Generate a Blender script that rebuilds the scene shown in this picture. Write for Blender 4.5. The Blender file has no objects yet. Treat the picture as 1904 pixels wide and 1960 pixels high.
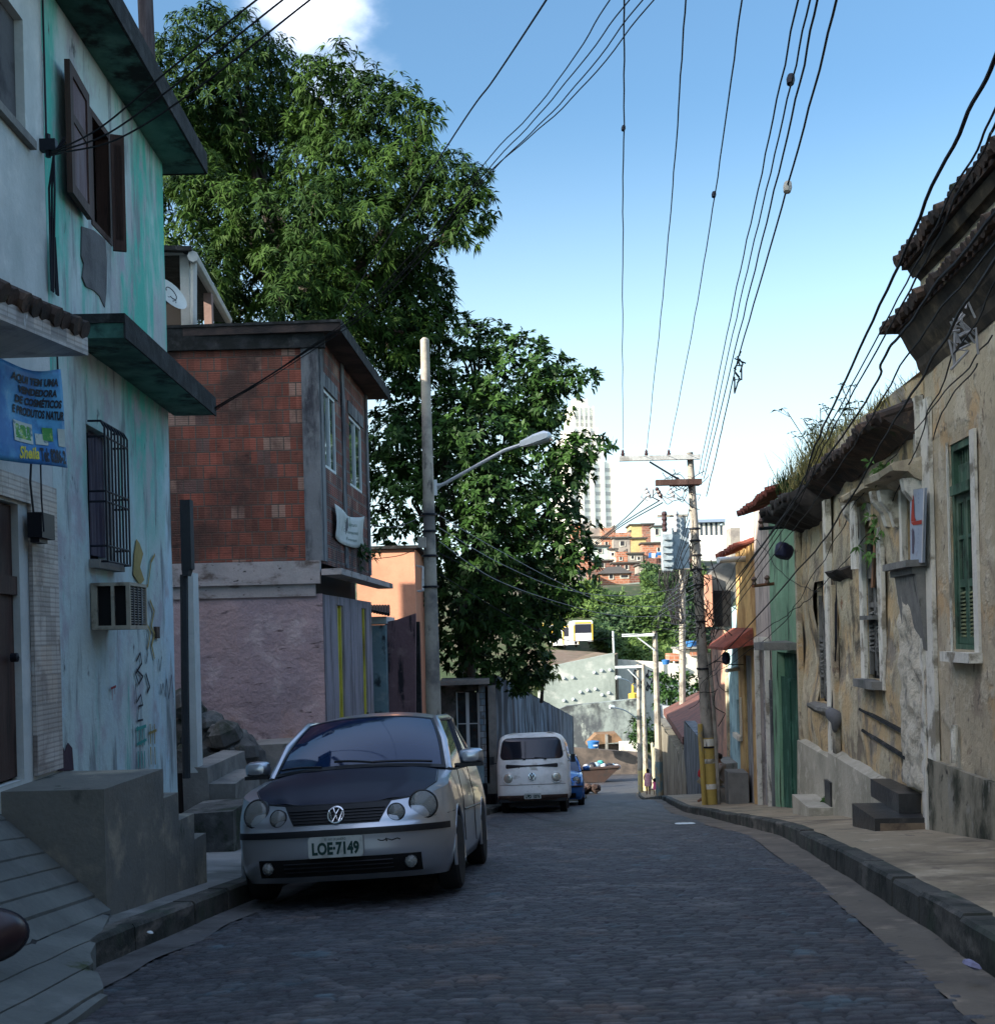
import bpy, math, random
import numpy as np
from mathutils import Vector, Matrix, noise
random.seed(7)
rng = np.random.default_rng(7)
SC = bpy.context.scene
COL = SC.collection
# ---------------------------------------------------------------- camera
F, U0, V0, ROLL = 2323.0, 952.0, 1213.0, 0.025
CR, SR = math.cos(ROLL), math.sin(ROLL)
cam = bpy.data.cameras.new('camera'); camo = bpy.data.objects.new('camera', cam); COL.objects.link(camo)
cam.sensor_fit = 'HORIZONTAL'; cam.sensor_width = 36; cam.lens = 36 * F / 1904
cam.shift_y = (V0 - 980) / 1904; cam.clip_start = .05; cam.clip_end = 6000
camo.matrix_world = Matrix(((CR, SR, 0, 0), (0, 0, -1, 0), (-SR, CR, 0, 0), (0, 0, 0, 1)))
SC.camera = camo
# ---------------------------------------------------------------- light
SUN_EL, SUN_AZ = math.radians(22), math.radians(62)   # sun stands behind the camera, to the left (azimuth from -Y towards -X)
sdir = Vector((-math.sin(SUN_AZ) * math.cos(SUN_EL), -math.cos(SUN_AZ) * math.cos(SUN_EL), math.sin(SUN_EL)))
sl = bpy.data.lights.new('sun', 'SUN'); sl.energy = 4.0; sl.angle = math.radians(.53); sl.color = (1, .9, .76)
so = bpy.data.objects.new('sun', sl); COL.objects.link(so); so.rotation_euler = sdir.to_track_quat('Z', 'Y').to_euler(); so.location = (0, 0, 60)
world = bpy.data.worlds.new('World'); SC.world = world; world.use_nodes = True
nt = world.node_tree; nd = nt.nodes; lk = nt.links; nd.clear()
wo = nd.new('ShaderNodeOutputWorld'); bg = nd.new('ShaderNodeBackground'); sky = nd.new('ShaderNodeTexSky')
sky.sky_type = 'NISHITA'; sky.sun_disc = False; sky.sun_elevation = SUN_EL
sky.sun_rotation = math.atan2(sdir.x, sdir.y)
sky.air_density = 1.0; sky.dust_density = 3.0; sky.ozone_density = 3.2
bg.inputs[1].default_value = .15
tc = nd.new('ShaderNodeTexCoord')
mp = nd.new('ShaderNodeMapping'); mp.inputs['Scale'].default_value = (1, 1, 1.6)
nz = nd.new('ShaderNodeTexNoise'); nz.inputs['Scale'].default_value = 7.0; nz.inputs['Detail'].default_value = 7; nz.inputs['Roughness'].default_value = .55
lk.new(tc.outputs['Generated'], mp.inputs[0]); lk.new(mp.outputs[0], nz.inputs['Vector'])
sub = nd.new('ShaderNodeVectorMath'); sub.operation = 'DISTANCE'
du, dv = (560 - U0) / F, (V0 + 10) / F
cd = Vector((du * CR + dv * SR, 1, -du * SR + dv * CR)).normalized(); sub.inputs[1].default_value = cd
lk.new(tc.outputs['Generated'], sub.inputs[0])
mr = nd.new('ShaderNodeMapRange'); mr.inputs[1].default_value = .0; mr.inputs[2].default_value = .13; mr.inputs[3].default_value = .17; mr.inputs[4].default_value = -.30
lk.new(sub.outputs['Value'], mr.inputs[0])
ad = nd.new('ShaderNodeMath'); ad.operation = 'ADD'; lk.new(nz.outputs[0], ad.inputs[0]); lk.new(mr.outputs[0], ad.inputs[1])
m2 = nd.new('ShaderNodeMapRange'); m2.interpolation_type = 'SMOOTHSTEP'; m2.inputs[1].default_value = .42; m2.inputs[2].default_value = .85
lk.new(ad.outputs[0], m2.inputs[0])
mx = nd.new('ShaderNodeMix'); mx.data_type = 'RGBA'; lk.new(m2.outputs[0], mx.inputs['Factor'])
sx = nd.new('ShaderNodeSeparateXYZ'); lk.new(tc.outputs['Generated'], sx.inputs[0])   # pale summer haze low in the sky
hzr = nd.new('ShaderNodeMapRange'); hzr.interpolation_type = 'SMOOTHSTEP'; hzr.inputs[1].default_value = -.02; hzr.inputs[2].default_value = .41; hzr.inputs[3].default_value = .92; hzr.inputs[4].default_value = 0
lk.new(sx.outputs[2], hzr.inputs[0]); hzm = nd.new('ShaderNodeMix'); hzm.data_type = 'RGBA'; hzm.inputs['B'].default_value = (2.9, 3.7, 3.95, 1)
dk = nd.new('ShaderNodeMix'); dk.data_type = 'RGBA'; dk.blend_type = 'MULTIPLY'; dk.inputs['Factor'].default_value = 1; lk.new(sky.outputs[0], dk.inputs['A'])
zr_ = nd.new('ShaderNodeMapRange'); zr_.interpolation_type = 'SMOOTHSTEP'; zr_.inputs[1].default_value = .50; zr_.inputs[2].default_value = .85; lk.new(sx.outputs[2], zr_.inputs[0])   # sky overhead brightened out of view, added to lift light in the shade
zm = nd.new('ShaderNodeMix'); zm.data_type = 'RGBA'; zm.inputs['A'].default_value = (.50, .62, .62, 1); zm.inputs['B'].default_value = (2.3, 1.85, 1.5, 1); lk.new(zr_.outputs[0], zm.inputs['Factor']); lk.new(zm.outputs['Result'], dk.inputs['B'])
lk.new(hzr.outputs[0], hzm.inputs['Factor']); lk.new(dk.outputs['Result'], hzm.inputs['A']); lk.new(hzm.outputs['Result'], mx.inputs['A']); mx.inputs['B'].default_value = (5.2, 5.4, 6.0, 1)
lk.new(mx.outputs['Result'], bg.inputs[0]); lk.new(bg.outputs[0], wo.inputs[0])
SC.view_settings.view_transform = 'Standard'; SC.view_settings.look = 'None'; SC.view_settings.exposure = 1.65; SC.view_settings.gamma = 1
SC.cycles.max_bounces = 6; SC.cycles.diffuse_bounces = 3; SC.cycles.glossy_bounces = 3; SC.cycles.transmission_bounces = 4; SC.cycles.transparent_max_bounces = 6
SC.cycles.caustics_reflective = False; SC.cycles.caustics_refractive = False
try:
    SC.cycles.use_denoising = True
except Exception: pass

# ---------------------------------------------------------------- measuring helpers: a sight line meets a real plane
def ray(u, v):
    a, b = (u - U0) / F, (V0 - v) / F
    return Vector((a * CR + b * SR, 1.0, -a * SR + b * CR))
def P(u, v, Y): return ray(u, v) * Y
class Fac:
    """vertical facade plane x = a + b*Y; side=-1: left of the street (faces +x), side=1: right (faces -x)"""
    def __init__(s, a, b, side):
        s.a, s.b = a, b; n = math.hypot(1, b); s.n = Vector((-side / n, side * b / n, 0))
    def hit(s, u, v, n=0.0):
        r = ray(u, v); a = s.a + n * s.n.x - s.b * n * s.n.y
        Y = a / (r.x - s.b); return Y - n * s.n.y, r.z * Y
    def w(s, Y, z, n=0.0): return Vector((s.a + s.b * Y, Y, z)) + s.n * n
    def rect(s, u0, v0, u1, v1, n=0):
        a = s.hit(u0, v0, n); b = s.hit(u1, v1, n)
        return (min(a[0], b[0]), max(a[0], b[0]), min(a[1], b[1]), max(a[1], b[1]))

# ---------------------------------------------------------------- meshes
class MB:
    def __init__(s): s.v = []; s.f = []; s.m = []
    def add(s, vs, fs, m=0):
        o = len(s.v); s.v += [tuple(p) for p in vs]; s.f += [tuple(i + o for i in f) for f in fs]; s.m += [m] * len(fs); return s
    def quad(s, a, b, c, d, m=0): return s.add([a, b, c, d], [(0, 1, 2, 3)], m)
    def hexa(s, p, m=0):  # 8 points: bottom 4 ccw, top 4
        return s.add(p, [(3, 2, 1, 0), (4, 5, 6, 7), (0, 1, 5, 4), (1, 2, 6, 5), (2, 3, 7, 6), (3, 0, 4, 7)], m)
    def box(s, x0, x1, y0, y1, z0, z1, m=0):
        return s.hexa([(x0, y0, z0), (x1, y0, z0), (x1, y1, z0), (x0, y1, z0), (x0, y0, z1), (x1, y0, z1), (x1, y1, z1), (x0, y1, z1)], m)
    def fbox(s, fc, Y0, Y1, z0, z1, n0, n1, m=0):
        w = fc.w
        return s.hexa([w(Y0, z0, n0), w(Y1, z0, n0), w(Y1, z0, n1), w(Y0, z0, n1), w(Y0, z1, n0), w(Y1, z1, n0), w(Y1, z1, n1), w(Y0, z1, n1)], m)
    def prism(s, pts, vec, m=0):
        n = len(pts); pts = [Vector(p) for p in pts]; vec = Vector(vec)
        return s.add(pts + [p + vec for p in pts], [tuple(range(n))[::-1], tuple(range(n, 2 * n))] + [(i, (i + 1) % n, n + (i + 1) % n, n + i) for i in range(n)], m)
    def tube(s, pts, r, k=6, m=0, caps=True, r1=None):
        pts = [Vector(p) for p in pts]; n = len(pts); o = len(s.v)
        for i, p in enumerate(pts):
            t = (pts[min(i + 1, n - 1)] - pts[max(i - 1, 0)]).normalized()
            a = t.cross(Vector((0, 0, 1)) if abs(t.z) < .9 else Vector((0, 1, 0))).normalized(); b = t.cross(a)
            if callable(r): rr = r(i / (n - 1))
            elif r1 is not None: rr = r + (r1 - r) * i / (n - 1)
            else: rr = r
            for j in range(k):
                q = 2 * math.pi * j / k; s.v.append(tuple(p + (a * math.cos(q) + b * math.sin(q)) * rr))
        for i in range(n - 1):
            for j in range(k):
                s.f.append((o + i * k + j, o + i * k + (j + 1) % k, o + (i + 1) * k + (j + 1) % k, o + (i + 1) * k + j)); s.m.append(m)
        if caps:
            s.f.append(tuple(o + j for j in range(k))[::-1]); s.f.append(tuple(o + (n - 1) * k + j for j in range(k))); s.m += [m, m]
        return s
    def lathe(s, prof, c, ax=(0, 0, 1), k=16, m=0, sq=1.0):
        """prof: (radius, height) pairs along axis ax from centre c"""
        ax = Vector(ax).normalized(); c = Vector(c)
        a = ax.cross(Vector((0, 0, 1)) if abs(ax.z) < .9 else Vector((1, 0, 0))).normalized(); b = ax.cross(a); o = len(s.v); n = len(prof)
        for (r, h) in prof:
            for j in range(k):
                q = 2 * math.pi * j / k; s.v.append(tuple(c + ax * h + (a * math.cos(q) + b * math.sin(q) * sq) * r))
        for i in range(n - 1):
            for j in range(k):
                s.f.append((o + i * k + j, o + i * k + (j + 1) % k, o + (i + 1) * k + (j + 1) % k, o + (i + 1) * k + j)); s.m.append(m)
        s.f.append(tuple(o + j for j in range(k))[::-1]); s.f.append(tuple(o + (n - 1) * k + j for j in range(k))); s.m += [m, m]
        return s
    def grid(s, fn, nu, nv, m=0, thick=None):
        o = len(s.v)
        for i in range(nu + 1):
            for j in range(nv + 1): s.v.append(tuple(fn(i / nu, j / nv)))
        for i in range(nu):
            for j in range(nv):
                a = o + i * (nv + 1) + j; s.f.append((a, a + nv + 1, a + nv + 2, a + 1)); s.m.append(m)
        return s
def wall(mb, fc, Y0, Y1, z0, z1, holes=(), depth=.22, m=0, jit=.012, step=.45, tops=None, back=.3):
    """facade wall with real openings; lightly uneven face; reveals; top and end faces. tops: z1 as function of Y"""
    ys = {Y0, Y1}; zs = {z0, z1}
    for h in holes: ys |= {h[0], h[1]}; zs |= {h[2], h[3]}
    def fill(a, lo, hi):
        a = sorted(x for x in a if lo - 1e-6 <= x <= hi + 1e-6); out = [a[0]]
        for x in a[1:]:
            if x - out[-1] < 1e-4: continue
            k = max(1, int(math.ceil((x - out[-1]) / step))); b = out[-1]
            out += [b + (x - b) * (i + 1) / k for i in range(k)]
        return out
    ys = fill(ys, Y0, Y1); zs = fill(zs, z0, z1)
    o = len(mb.v); nz_ = len(zs)
    for y in ys:
        for z in zs:
            zz = z
            if tops: zz = z0 + (z - z0) * (tops(y) - z0) / (z1 - z0)
            j = jit * 2 * noise.noise(Vector((y * 1.1, z * 1.1, fc.a * 3))) if jit else 0
            mb.v.append(tuple(fc.w(y, zz, j)))
    def inh(y, z): return any(h[0] < y < h[1] and h[2] < z < h[3] for h in holes)
    for i in range(len(ys) - 1):
        for j in range(nz_ - 1):
            if inh((ys[i] + ys[i + 1]) / 2, (zs[j] + zs[j + 1]) / 2): continue
            a = o + i * nz_ + j; mb.f.append((a, a + nz_, a + nz_ + 1, a + 1)); mb.m.append(m)
    for h in holes:
        a, b, c, d = h; w = fc.w
        mb.quad(w(a, c), w(a, d), w(a, d, -depth), w(a, c, -depth), m); mb.quad(w(b, c), w(b, d), w(b, d, -depth), w(b, c, -depth), m)
        mb.quad(w(a, c), w(b, c), w(b, c, -depth), w(a, c, -depth), m); mb.quad(w(a, d), w(b, d), w(b, d, -depth), w(a, d, -depth), m)
    t0 = tops(Y0) if tops else z1; t1 = tops(Y1) if tops else z1
    for Y, t in ((Y0, t0), (Y1, t1)): mb.quad(fc.w(Y, z0), fc.w(Y, t), fc.w(Y, t, -back), fc.w(Y, z0, -back), m)
    mb.quad(fc.w(Y0, t0), fc.w(Y1, t1), fc.w(Y1, t1, -back), fc.w(Y0, t0, -back), m)
    return mb
# ---------------------------------------------------------------- objects
WINV = {}
def finish(o, label, cat, group, kind):
    if label: o['label'] = label
    if cat: o['category'] = cat
    if group: o['group'] = group
    if kind: o['kind'] = kind
    return o
def obj(name, mb, mats, parent=None, label=None, cat=None, group=None, kind=None, smooth=False, local=False):
    me = bpy.data.meshes.new(name); mats = mats if isinstance(mats, (list, tuple)) else [mats]
    off = Vector((0, 0, 0))
    vs = mb.v
    if parent is None and not local and vs:
        a = np.array(vs); off = Vector(((a[:, 0].min() + a[:, 0].max()) / 2, (a[:, 1].min() + a[:, 1].max()) / 2, a[:, 2].min()))
        vs = [tuple(r) for r in (a - np.array(off))]
    me.from_pydata(vs, [], mb.f)
    for mt in mats: me.materials.append(mt)
    if any(mb.m): me.polygons.foreach_set('material_index', mb.m)
    if smooth:
        me.polygons.foreach_set('use_smooth', [True] * len(mb.f))
        if smooth != 'all':
            try: me.set_sharp_from_angle(angle=math.radians(40))
            except Exception: pass
    me.update()
    o = bpy.data.objects.new(name, me); COL.objects.link(o); o.location = off
    WINV[o.name] = Matrix.Translation(-off)
    if parent is not None:
        o.parent = parent; o.matrix_parent_inverse = WINV.get(parent.name, Matrix()); WINV[o.name] = Matrix()
        if parent.get('_loc'): o.matrix_parent_inverse = Matrix(); 
    return finish(o, label, cat, group, kind)
def thing(name, label, cat, loc=(0, 0, 0), group=None, mat=None):
    """Empty at the base; with mat= the children are in its local frame"""
    o = bpy.data.objects.new(name, None); COL.objects.link(o); o.empty_display_size = .3
    if mat is not None: o.matrix_world = mat; WINV[o.name] = Matrix()
    else: o.location = loc; WINV[o.name] = Matrix.Translation(-Vector(loc))
    return finish(o, label, cat, group, None)
def copy_tree(o, parent=None, label=None):
    c = o.copy(); COL.objects.link(c)
    if parent is not None: c.parent = parent
    if label: c['label'] = label
    for ch in list(o.children): copy_tree(ch, c)
    return c
# ---------------------------------------------------------------- materials
_M = {}
def srgb(r, g, b):
    return tuple((c / 255 / 12.92 if c / 255 <= .04045 else ((c / 255 + .055) / 1.055) ** 2.4) for c in (r, g, b)) + (1,)
def c4(c): return tuple(c) + (1,) if len(c) == 3 else tuple(c)
def mat(name, base, layers=(), rough=.9, bump=.25, bs=14, metal=0, spec=.3, var=.18, vs=2.5, pos=True, coat=0, emit=None, attr=None, brick=None, alpha=None, subs=None, bdist=.02):
    if name in _M: return _M[name]
    m = bpy.data.materials.new(name); _M[name] = m; m.use_nodes = True; t = m.node_tree; N = t.nodes; L = t.links
    b = N['Principled BSDF']; b.inputs['Roughness'].default_value = rough; b.inputs['Metallic'].default_value = metal
    b.inputs['Specular IOR Level'].default_value = spec; b.inputs['Coat Weight'].default_value = coat
    if emit: b.inputs['Emission Color'].default_value = c4(emit); b.inputs['Emission Strength'].default_value = 1
    g = N.new('ShaderNodeNewGeometry').outputs['Position'] if pos else N.new('ShaderNodeTexCoord').outputs['Object']
    def tex(scale, seed, detail=6, rgh=.6):
        mpn = N.new('ShaderNodeMapping'); mpn.inputs['Scale'].default_value = scale if isinstance(scale, tuple) else (scale,) * 3; mpn.inputs['Location'].default_value = (seed * 7.3, seed * 3.1, seed * 5.7)
        L.new(g, mpn.inputs[0]); n = N.new('ShaderNodeTexNoise'); n.inputs['Scale'].default_value = 1; n.inputs['Detail'].default_value = detail; n.inputs['Roughness'].default_value = rgh
        L.new(mpn.outputs[0], n.inputs['Vector']); return n.outputs[0]
    def mrange(x, a, c, lo=0, hi=1):
        r = N.new('ShaderNodeMapRange'); r.interpolation_type = 'SMOOTHSTEP'; r.inputs[1].default_value = a; r.inputs[2].default_value = c; r.inputs[3].default_value = lo; r.inputs[4].default_value = hi
        L.new(x, r.inputs[0]); return r.outputs[0]
    def mix(f, A, B, mode='MIX'):
        x = N.new('ShaderNodeMix'); x.data_type = 'RGBA'; x.blend_type = mode
        if hasattr(f, 'links'): L.new(f, x.inputs['Factor'])
        else: x.inputs['Factor'].default_value = f
        for k, q in (('A', A), ('B', B)):
            if hasattr(q, 'links'): L.new(q, x.inputs[k])
            else: x.inputs[k].default_value = c4(q)
        return x.outputs['Result']
    def mth(op, A, B):
        x = N.new('ShaderNodeMath'); x.operation = op
        for k, q in ((0, A), (1, B)):
            if hasattr(q, 'links'): L.new(q, x.inputs[k])
            else: x.inputs[k].default_value = q
        return x.outputs[0]
    col = c4(base); hts = []
    if brick:
        bw, bh, mort, c1, c2, cm = brick
        sp = N.new('ShaderNodeSeparateXYZ'); L.new(g, sp.inputs[0]); cb = N.new('ShaderNodeCombineXYZ')
        L.new(mth('ADD', sp.outputs[0], sp.outputs[1]), cb.inputs[0]); L.new(sp.outputs[2], cb.inputs[1])
        bt = N.new('ShaderNodeTexBrick'); L.new(cb.outputs[0], bt.inputs['Vector'])
        for k, q in (('Scale', 1.0), ('Brick Width', bw), ('Row Height', bh), ('Mortar Size', mort), ('Mortar Smooth', .3), ('Bias', 0)): bt.inputs[k].default_value = q
        bt.inputs['Color1'].default_value = c4(c1); bt.inputs['Color2'].default_value = c4(c2); bt.inputs['Mortar'].default_value = c4(cm)
        rib = mth('SINE', mth('MULTIPLY', sp.outputs[2], 2 * math.pi / (bh / 6)), 0)
        ribm = mrange(rib, -.9, -.1)
        uq = mth('DIVIDE', mth('ADD', sp.outputs[0], sp.outputs[1]), bw); vq = mth('FLOOR', mth('DIVIDE', sp.outputs[2], bh), 0); par = mth('MULTIPLY', mth('ABSOLUTE', mth('MODULO', vq, 2.0), 0), .5)
        cw = N.new('ShaderNodeCombineXYZ'); L.new(mth('FLOOR', mth('ADD', uq, par), 0), cw.inputs[0]); L.new(vq, cw.inputs[1]); wn = N.new('ShaderNodeTexWhiteNoise'); wn.noise_dimensions = '2D'; L.new(cw.outputs[0], wn.inputs['Vector'])
        bcol = mix(1.0, bt.outputs['Color'], mix(wn.outputs['Value'], (.74, .72, .72), (1.2, 1.2, 1.2)), 'MULTIPLY'); bcol = mix(mth('MULTIPLY', mrange(wn.outputs['Value'], .945, .95), .5), bcol, (.42, .33, .26)); bcol = mix(mth('MULTIPLY', mrange(wn.outputs['Value'], .04, .03), .6), bcol, (.16, .13, .12)); bcol = mix(bt.outputs['Fac'], bcol, cm)
        col = mix(1.0, bcol, mix(ribm, (.72, .70, .70), (1, 1, 1)), 'MULTIPLY')
        hts.append((bt.outputs['Fac'], -.6)); hts.append((ribm, .35))
    first = True
    for ly in layers:
        c, sc, thr, soft = ly[:4]; o = ly[4] if len(ly) > 4 else {}
        k = tex(sc, o.get('seed', 1 + layers.index(ly)), o.get('detail', 7), o.get('rgh', .62))
        f = mrange(k, thr - soft, thr + soft)
        if 'zr' in o:   # present only near a height: stain with a height of its own
            s2 = N.new('ShaderNodeSeparateXYZ'); L.new(g, s2.inputs[0])
            zz = mth('ADD', s2.outputs[2], mth('MULTIPLY', mth('SUBTRACT', tex((1.5, 1.5, 1.5), 9), .5), o.get('zn', 1.5)))
            if 'zs' in o: zz = mth('ADD', zz, mth('MULTIPLY', s2.outputs[1], o['zs']))
            f = mth('MULTIPLY', f, mrange(zz, o['zr'][0], o['zr'][1]))
        if 'amt' in o: f = mth('MULTIPLY', f, o['amt'])
        col = mix(f, col, c)
        if o.get('h'): hts.append((f, o['h']))
    if var:
        col = mix(1.0, col, mix(tex(vs, 21, 5), (1 - var * 1.6,) * 3, (1 + var * 1.2,) * 3), 'MULTIPLY')
        col = mix(1.0, col, mix(tex(vs * 14, 23, 3), (1 - var * .7,) * 3, (1 + var * .7,) * 3), 'MULTIPLY')
    if attr:
        at = N.new('ShaderNodeAttribute'); at.attribute_name = attr[0]
        col = mix(1.0, col, mix(at.outputs['Fac'], attr[1], attr[2]), 'MULTIPLY')
    if hasattr(col, 'links'): L.new(col, b.inputs['Base Color'])
    else: b.inputs['Base Color'].default_value = col
    if bump:
        h = mth('MULTIPLY', tex(bs, 31, 8, .65), 1.0)
        for q, k in hts: h = mth('ADD', h, mth('MULTIPLY', q, k))
        bp = N.new('ShaderNodeBump'); bp.inputs['Strength'].default_value = bump; bp.inputs['Distance'].default_value = bdist; L.new(h, bp.inputs['Height']); L.new(bp.outputs[0], b.inputs['Normal'])
    if alpha is not None: b.inputs['Alpha'].default_value = alpha
    if subs:
        tr = N.new('ShaderNodeBsdfTranslucent'); ms = N.new('ShaderNodeMixShader'); ms.inputs[0].default_value = subs
        L.new(col, tr.inputs[0]) if hasattr(col, 'links') else None
        L.new(b.outputs[0], ms.inputs[1]); L.new(tr.outputs[0], ms.inputs[2]); L.new(ms.outputs[0], N['Material Output'].inputs[0])
    return m
def text2d(s, size=1.0, shear=0, ext=0, bold=0):
    cu = bpy.data.curves.new('t', 'FONT'); cu.body = s; cu.size = size; cu.shear = shear; cu.align_x = 'CENTER'; cu.align_y = 'CENTER'; cu.offset = bold; cu.resolution_u = 3
    o = bpy.data.objects.new('t', cu); COL.objects.link(o); dg = bpy.context.evaluated_depsgraph_get(); me = bpy.data.meshes.new_from_object(o.evaluated_get(dg))
    v = [tuple(q.co) for q in me.vertices]; f = [tuple(p.vertices) for p in me.polygons]
    bpy.data.objects.remove(o); bpy.data.curves.remove(cu); bpy.data.meshes.remove(me); return v, f
def text_on(mb, s, fn, size, shear=0, bold=0, m=0, wmax=None):
    """text mapped through fn(x, y) -> point"""
    v, f = text2d(s, size, shear, bold=bold)
    if not v: return mb
    xs = [q[0] for q in v]; cx = (min(xs) + max(xs)) / 2; k = 1
    if wmax: k = wmax / (max(xs) - min(xs))
    return mb.add([fn((q[0] - cx) * k, q[1]) for q in v], f, m)
# ================================================================ ground
HT = np.array([(-80, -5.0), (-20, -.3), (0, 1.15), (4.6, 1.52), (9, 1.97), (14, 2.52), (20, 3.25), (28, 4.2), (36, 5.05), (50, 7.0), (62, 8.7), (77, 10.6), (90, 11.7), (100, 12.3), (120, 12.9), (400, 13)])
_Y = np.arange(-90, 400, .5); _H = np.interp(_Y, HT[:, 0], HT[:, 1]); _k = np.ones(9) / 9; _H = np.convolve(np.pad(_H, 4, mode='edge'), _k, 'valid')
def hroad(Y): return np.interp(Y, _Y, _H)
XL = np.array([(-80, -2.8), (0, -2.4), (6, -2.25), (9.2, -2.05), (15, -1.6), (22, -.85), (28, -.3), (40, 1.2), (60, 3.6), (77, 5.4), (92, 5.6), (130, 4)])
XR = np.array([(-80, .6), (0, 1.4), (5.1, 2.07), (14.6, 3.38), (23.6, 3.95), (27, 4.05), (36, 4.75), (50, 6.15), (66, 7.6), (80, 9.0), (84, 9.6), (88, 11), (95, 14), (130, 15)])
def xl(Y): return np.interp(Y, XL[:, 0], XL[:, 1])
def xr(Y): return np.interp(Y, XR[:, 0], XR[:, 1])
def zroad(x, Y):
    """height of the road; its left half falls to the gutter"""
    w = np.clip((26 - Y) / 10, 0, 1)
    return -hroad(Y) + w * .045 * (np.minimum(x, 0.0) + 1.16) * (Y < 60)
def fnoise(x, y, s): return np.array([noise.noise(Vector((a * s, b * s, 1.7))) for a, b in zip(np.ravel(x), np.ravel(y))]).reshape(np.shape(x))
def big_mesh(name, V, Fq, mats, smooth=False, attrs=None, parent=None, matidx=None, **kw):
    me = bpy.data.meshes.new(name); V = np.asarray(V, np.float32); Fq = np.asarray(Fq, np.int32)
    off = np.zeros(3, np.float32)
    if parent is None: off = np.array([(V[:, 0].min() + V[:, 0].max()) / 2, (V[:, 1].min() + V[:, 1].max()) / 2, V[:, 2].min()], np.float32); V = V - off
    n, k = Fq.shape
    me.vertices.add(len(V)); me.vertices.foreach_set('co', V.ravel()); me.loops.add(n * k); me.loops.foreach_set('vertex_index', Fq.ravel())
    me.polygons.add(n); me.polygons.foreach_set('loop_start', np.arange(0, n * k, k, dtype=np.int32)); me.polygons.foreach_set('loop_total', np.full(n, k, np.int32))
    if smooth: me.polygons.foreach_set('use_smooth', np.ones(n, bool))
    if matidx is not None: me.polygons.foreach_set('material_index', np.asarray(matidx, np.int32))
    me.update(calc_edges=True); me.validate()
    for (an, dom, arr) in (attrs or []):
        a = me.attributes.new(an, 'FLOAT', dom); a.data.foreach_set('value', np.asarray(arr, np.float32))
    for mt in (mats if isinstance(mats, list) else [mats]): me.materials.append(mt)
    o = bpy.data.objects.new(name, me); COL.objects.link(o); o.location = off.tolist()
    if parent is not None: o.parent = parent; o.matrix_parent_inverse = WINV.get(parent.name, Matrix())
    WINV[o.name] = Matrix() if parent is not None else Matrix.Translation(-Vector(off.tolist()))
    return finish(o, kw.get('label'), kw.get('cat'), kw.get('group'), kw.get('kind'))
def gridfaces(nr, nc):
    i, j = np.meshgrid(np.arange(nr - 1), np.arange(nc - 1), indexing='ij'); a = (i * nc + j).ravel()
    return np.stack([a, a + 1, a + nc + 1, a + nc], 1)

# cobbled road: every stone is modelled in the sheet
ysp = np.concatenate([np.arange(-30, 3.6, .6), np.arange(3.6, 11, .0155), np.arange(11, 20, .028), np.arange(20, 40, .07), np.arange(40, 135, 1.2)])
ncx = 230; tt = np.linspace(0, 1, ncx)
GW = .0  # paving runs between the gutters
YY = np.repeat(ysp[:, None], ncx, 1); X0 = xl(ysp)[:, None] + .22; X1 = (xr(ysp) - np.interp(ysp, [0, 5, 12, 20, 26, 40], [.24, .27, .34, .42, .3, .2]) * (ysp < 60) + .05)[:, None]; XX = X0 + (X1 - X0) * tt[None, :]
PR, PS = .070, .118
warp = .05 * np.sin(XX * 1.3 + YY * .3) + .03 * np.sin(XX * 3.1 + 1.2)
r = (YY + warp) / PR; ri = np.floor(r); rf = r - ri
hsh = np.modf(np.abs(np.sin(ri * 12.9898) * 43758.5453))[0]
q = XX / (PS * (.85 + .3 * hsh)) + hsh * 7; qi = np.floor(q); qf = q - qi
sh = np.modf(np.abs(np.sin(ri * 78.233 + qi * 37.719) * 43758.5453))[0]
prof = (1 - np.abs(2 * rf - 1) ** 5) * (1 - np.abs(2 * qf - 1) ** 8)
hz = -.014 + .014 * prof + .009 * (sh - .5) * (prof > .3)
hz = np.where((YY > 3.5) & (YY < 40), hz, 0)
ZZ = zroad(XX, YY) + hz + .012 * np.sin(YY * .9 + XX) * np.sin(XX * 1.7)
V = np.stack([XX, YY, ZZ], -1).reshape(-1, 3)
m_cob = mat('cobble_stone', (.050, .055, .064), [((.10, .10, .105), 2.2, .60, .10), ((.035, .032, .04), 5, .58, .12), ((.095, .075, .068), 1.6, .64, .08), ((.06, .09, .11), 2.7, .64, .06)], rough=.62, bump=.8, bs=45, spec=.4, var=.2, vs=1.2,
            attr=('tone', (.20, .20, .22), (1.75, 1.7, 1.65)))
tone = np.clip(.12 + (.25 + .75 * sh) * np.clip(prof, 0, 1) * .85, 0, 1)
tone = np.where((YY > 3.5) & (YY < 40), tone, .5)
big_mesh('cobbled_road', V, gridfaces(len(ysp), ncx), m_cob, smooth=True, attrs=[('tone', 'POINT', tone.ravel())], kind='structure')

m_gut = mat('gutter_concrete', (.15, .13, .105), [((.11, .095, .08), 1.4, .56, .1), ((.24, .2, .155), 3, .6, .08), ((.06, .06, .06), (8, 8, 8), .68, .05)], bump=.35, bs=22)
m_walk = mat('pavement_concrete', (.31, .255, .175), [((.17, .14, .10), 1.1, .58, .12), ((.44, .37, .27), 2.5, .6, .1), ((.17, .14, .10), .7, .58, .06, {'seed': 14}), ((.20, .16, .12), (9, 2.2, 9), .66, .02, {'seed': 15}), ((.30, .16, .09), 1.3, .74, .03, {'seed': 5}), ((.05, .05, .045), 7, .7, .05)], bump=.3, bs=25)
m_curb = mat('granite_kerb', (.075, .075, .068), [((.025, .03, .026), 3, .52, .1), ((.15, .14, .125), (4, 1.2, 4), .6, .06), ((.05, .07, .05), 2, .6, .1)], bump=.8, bs=12, rough=.8)
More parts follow.
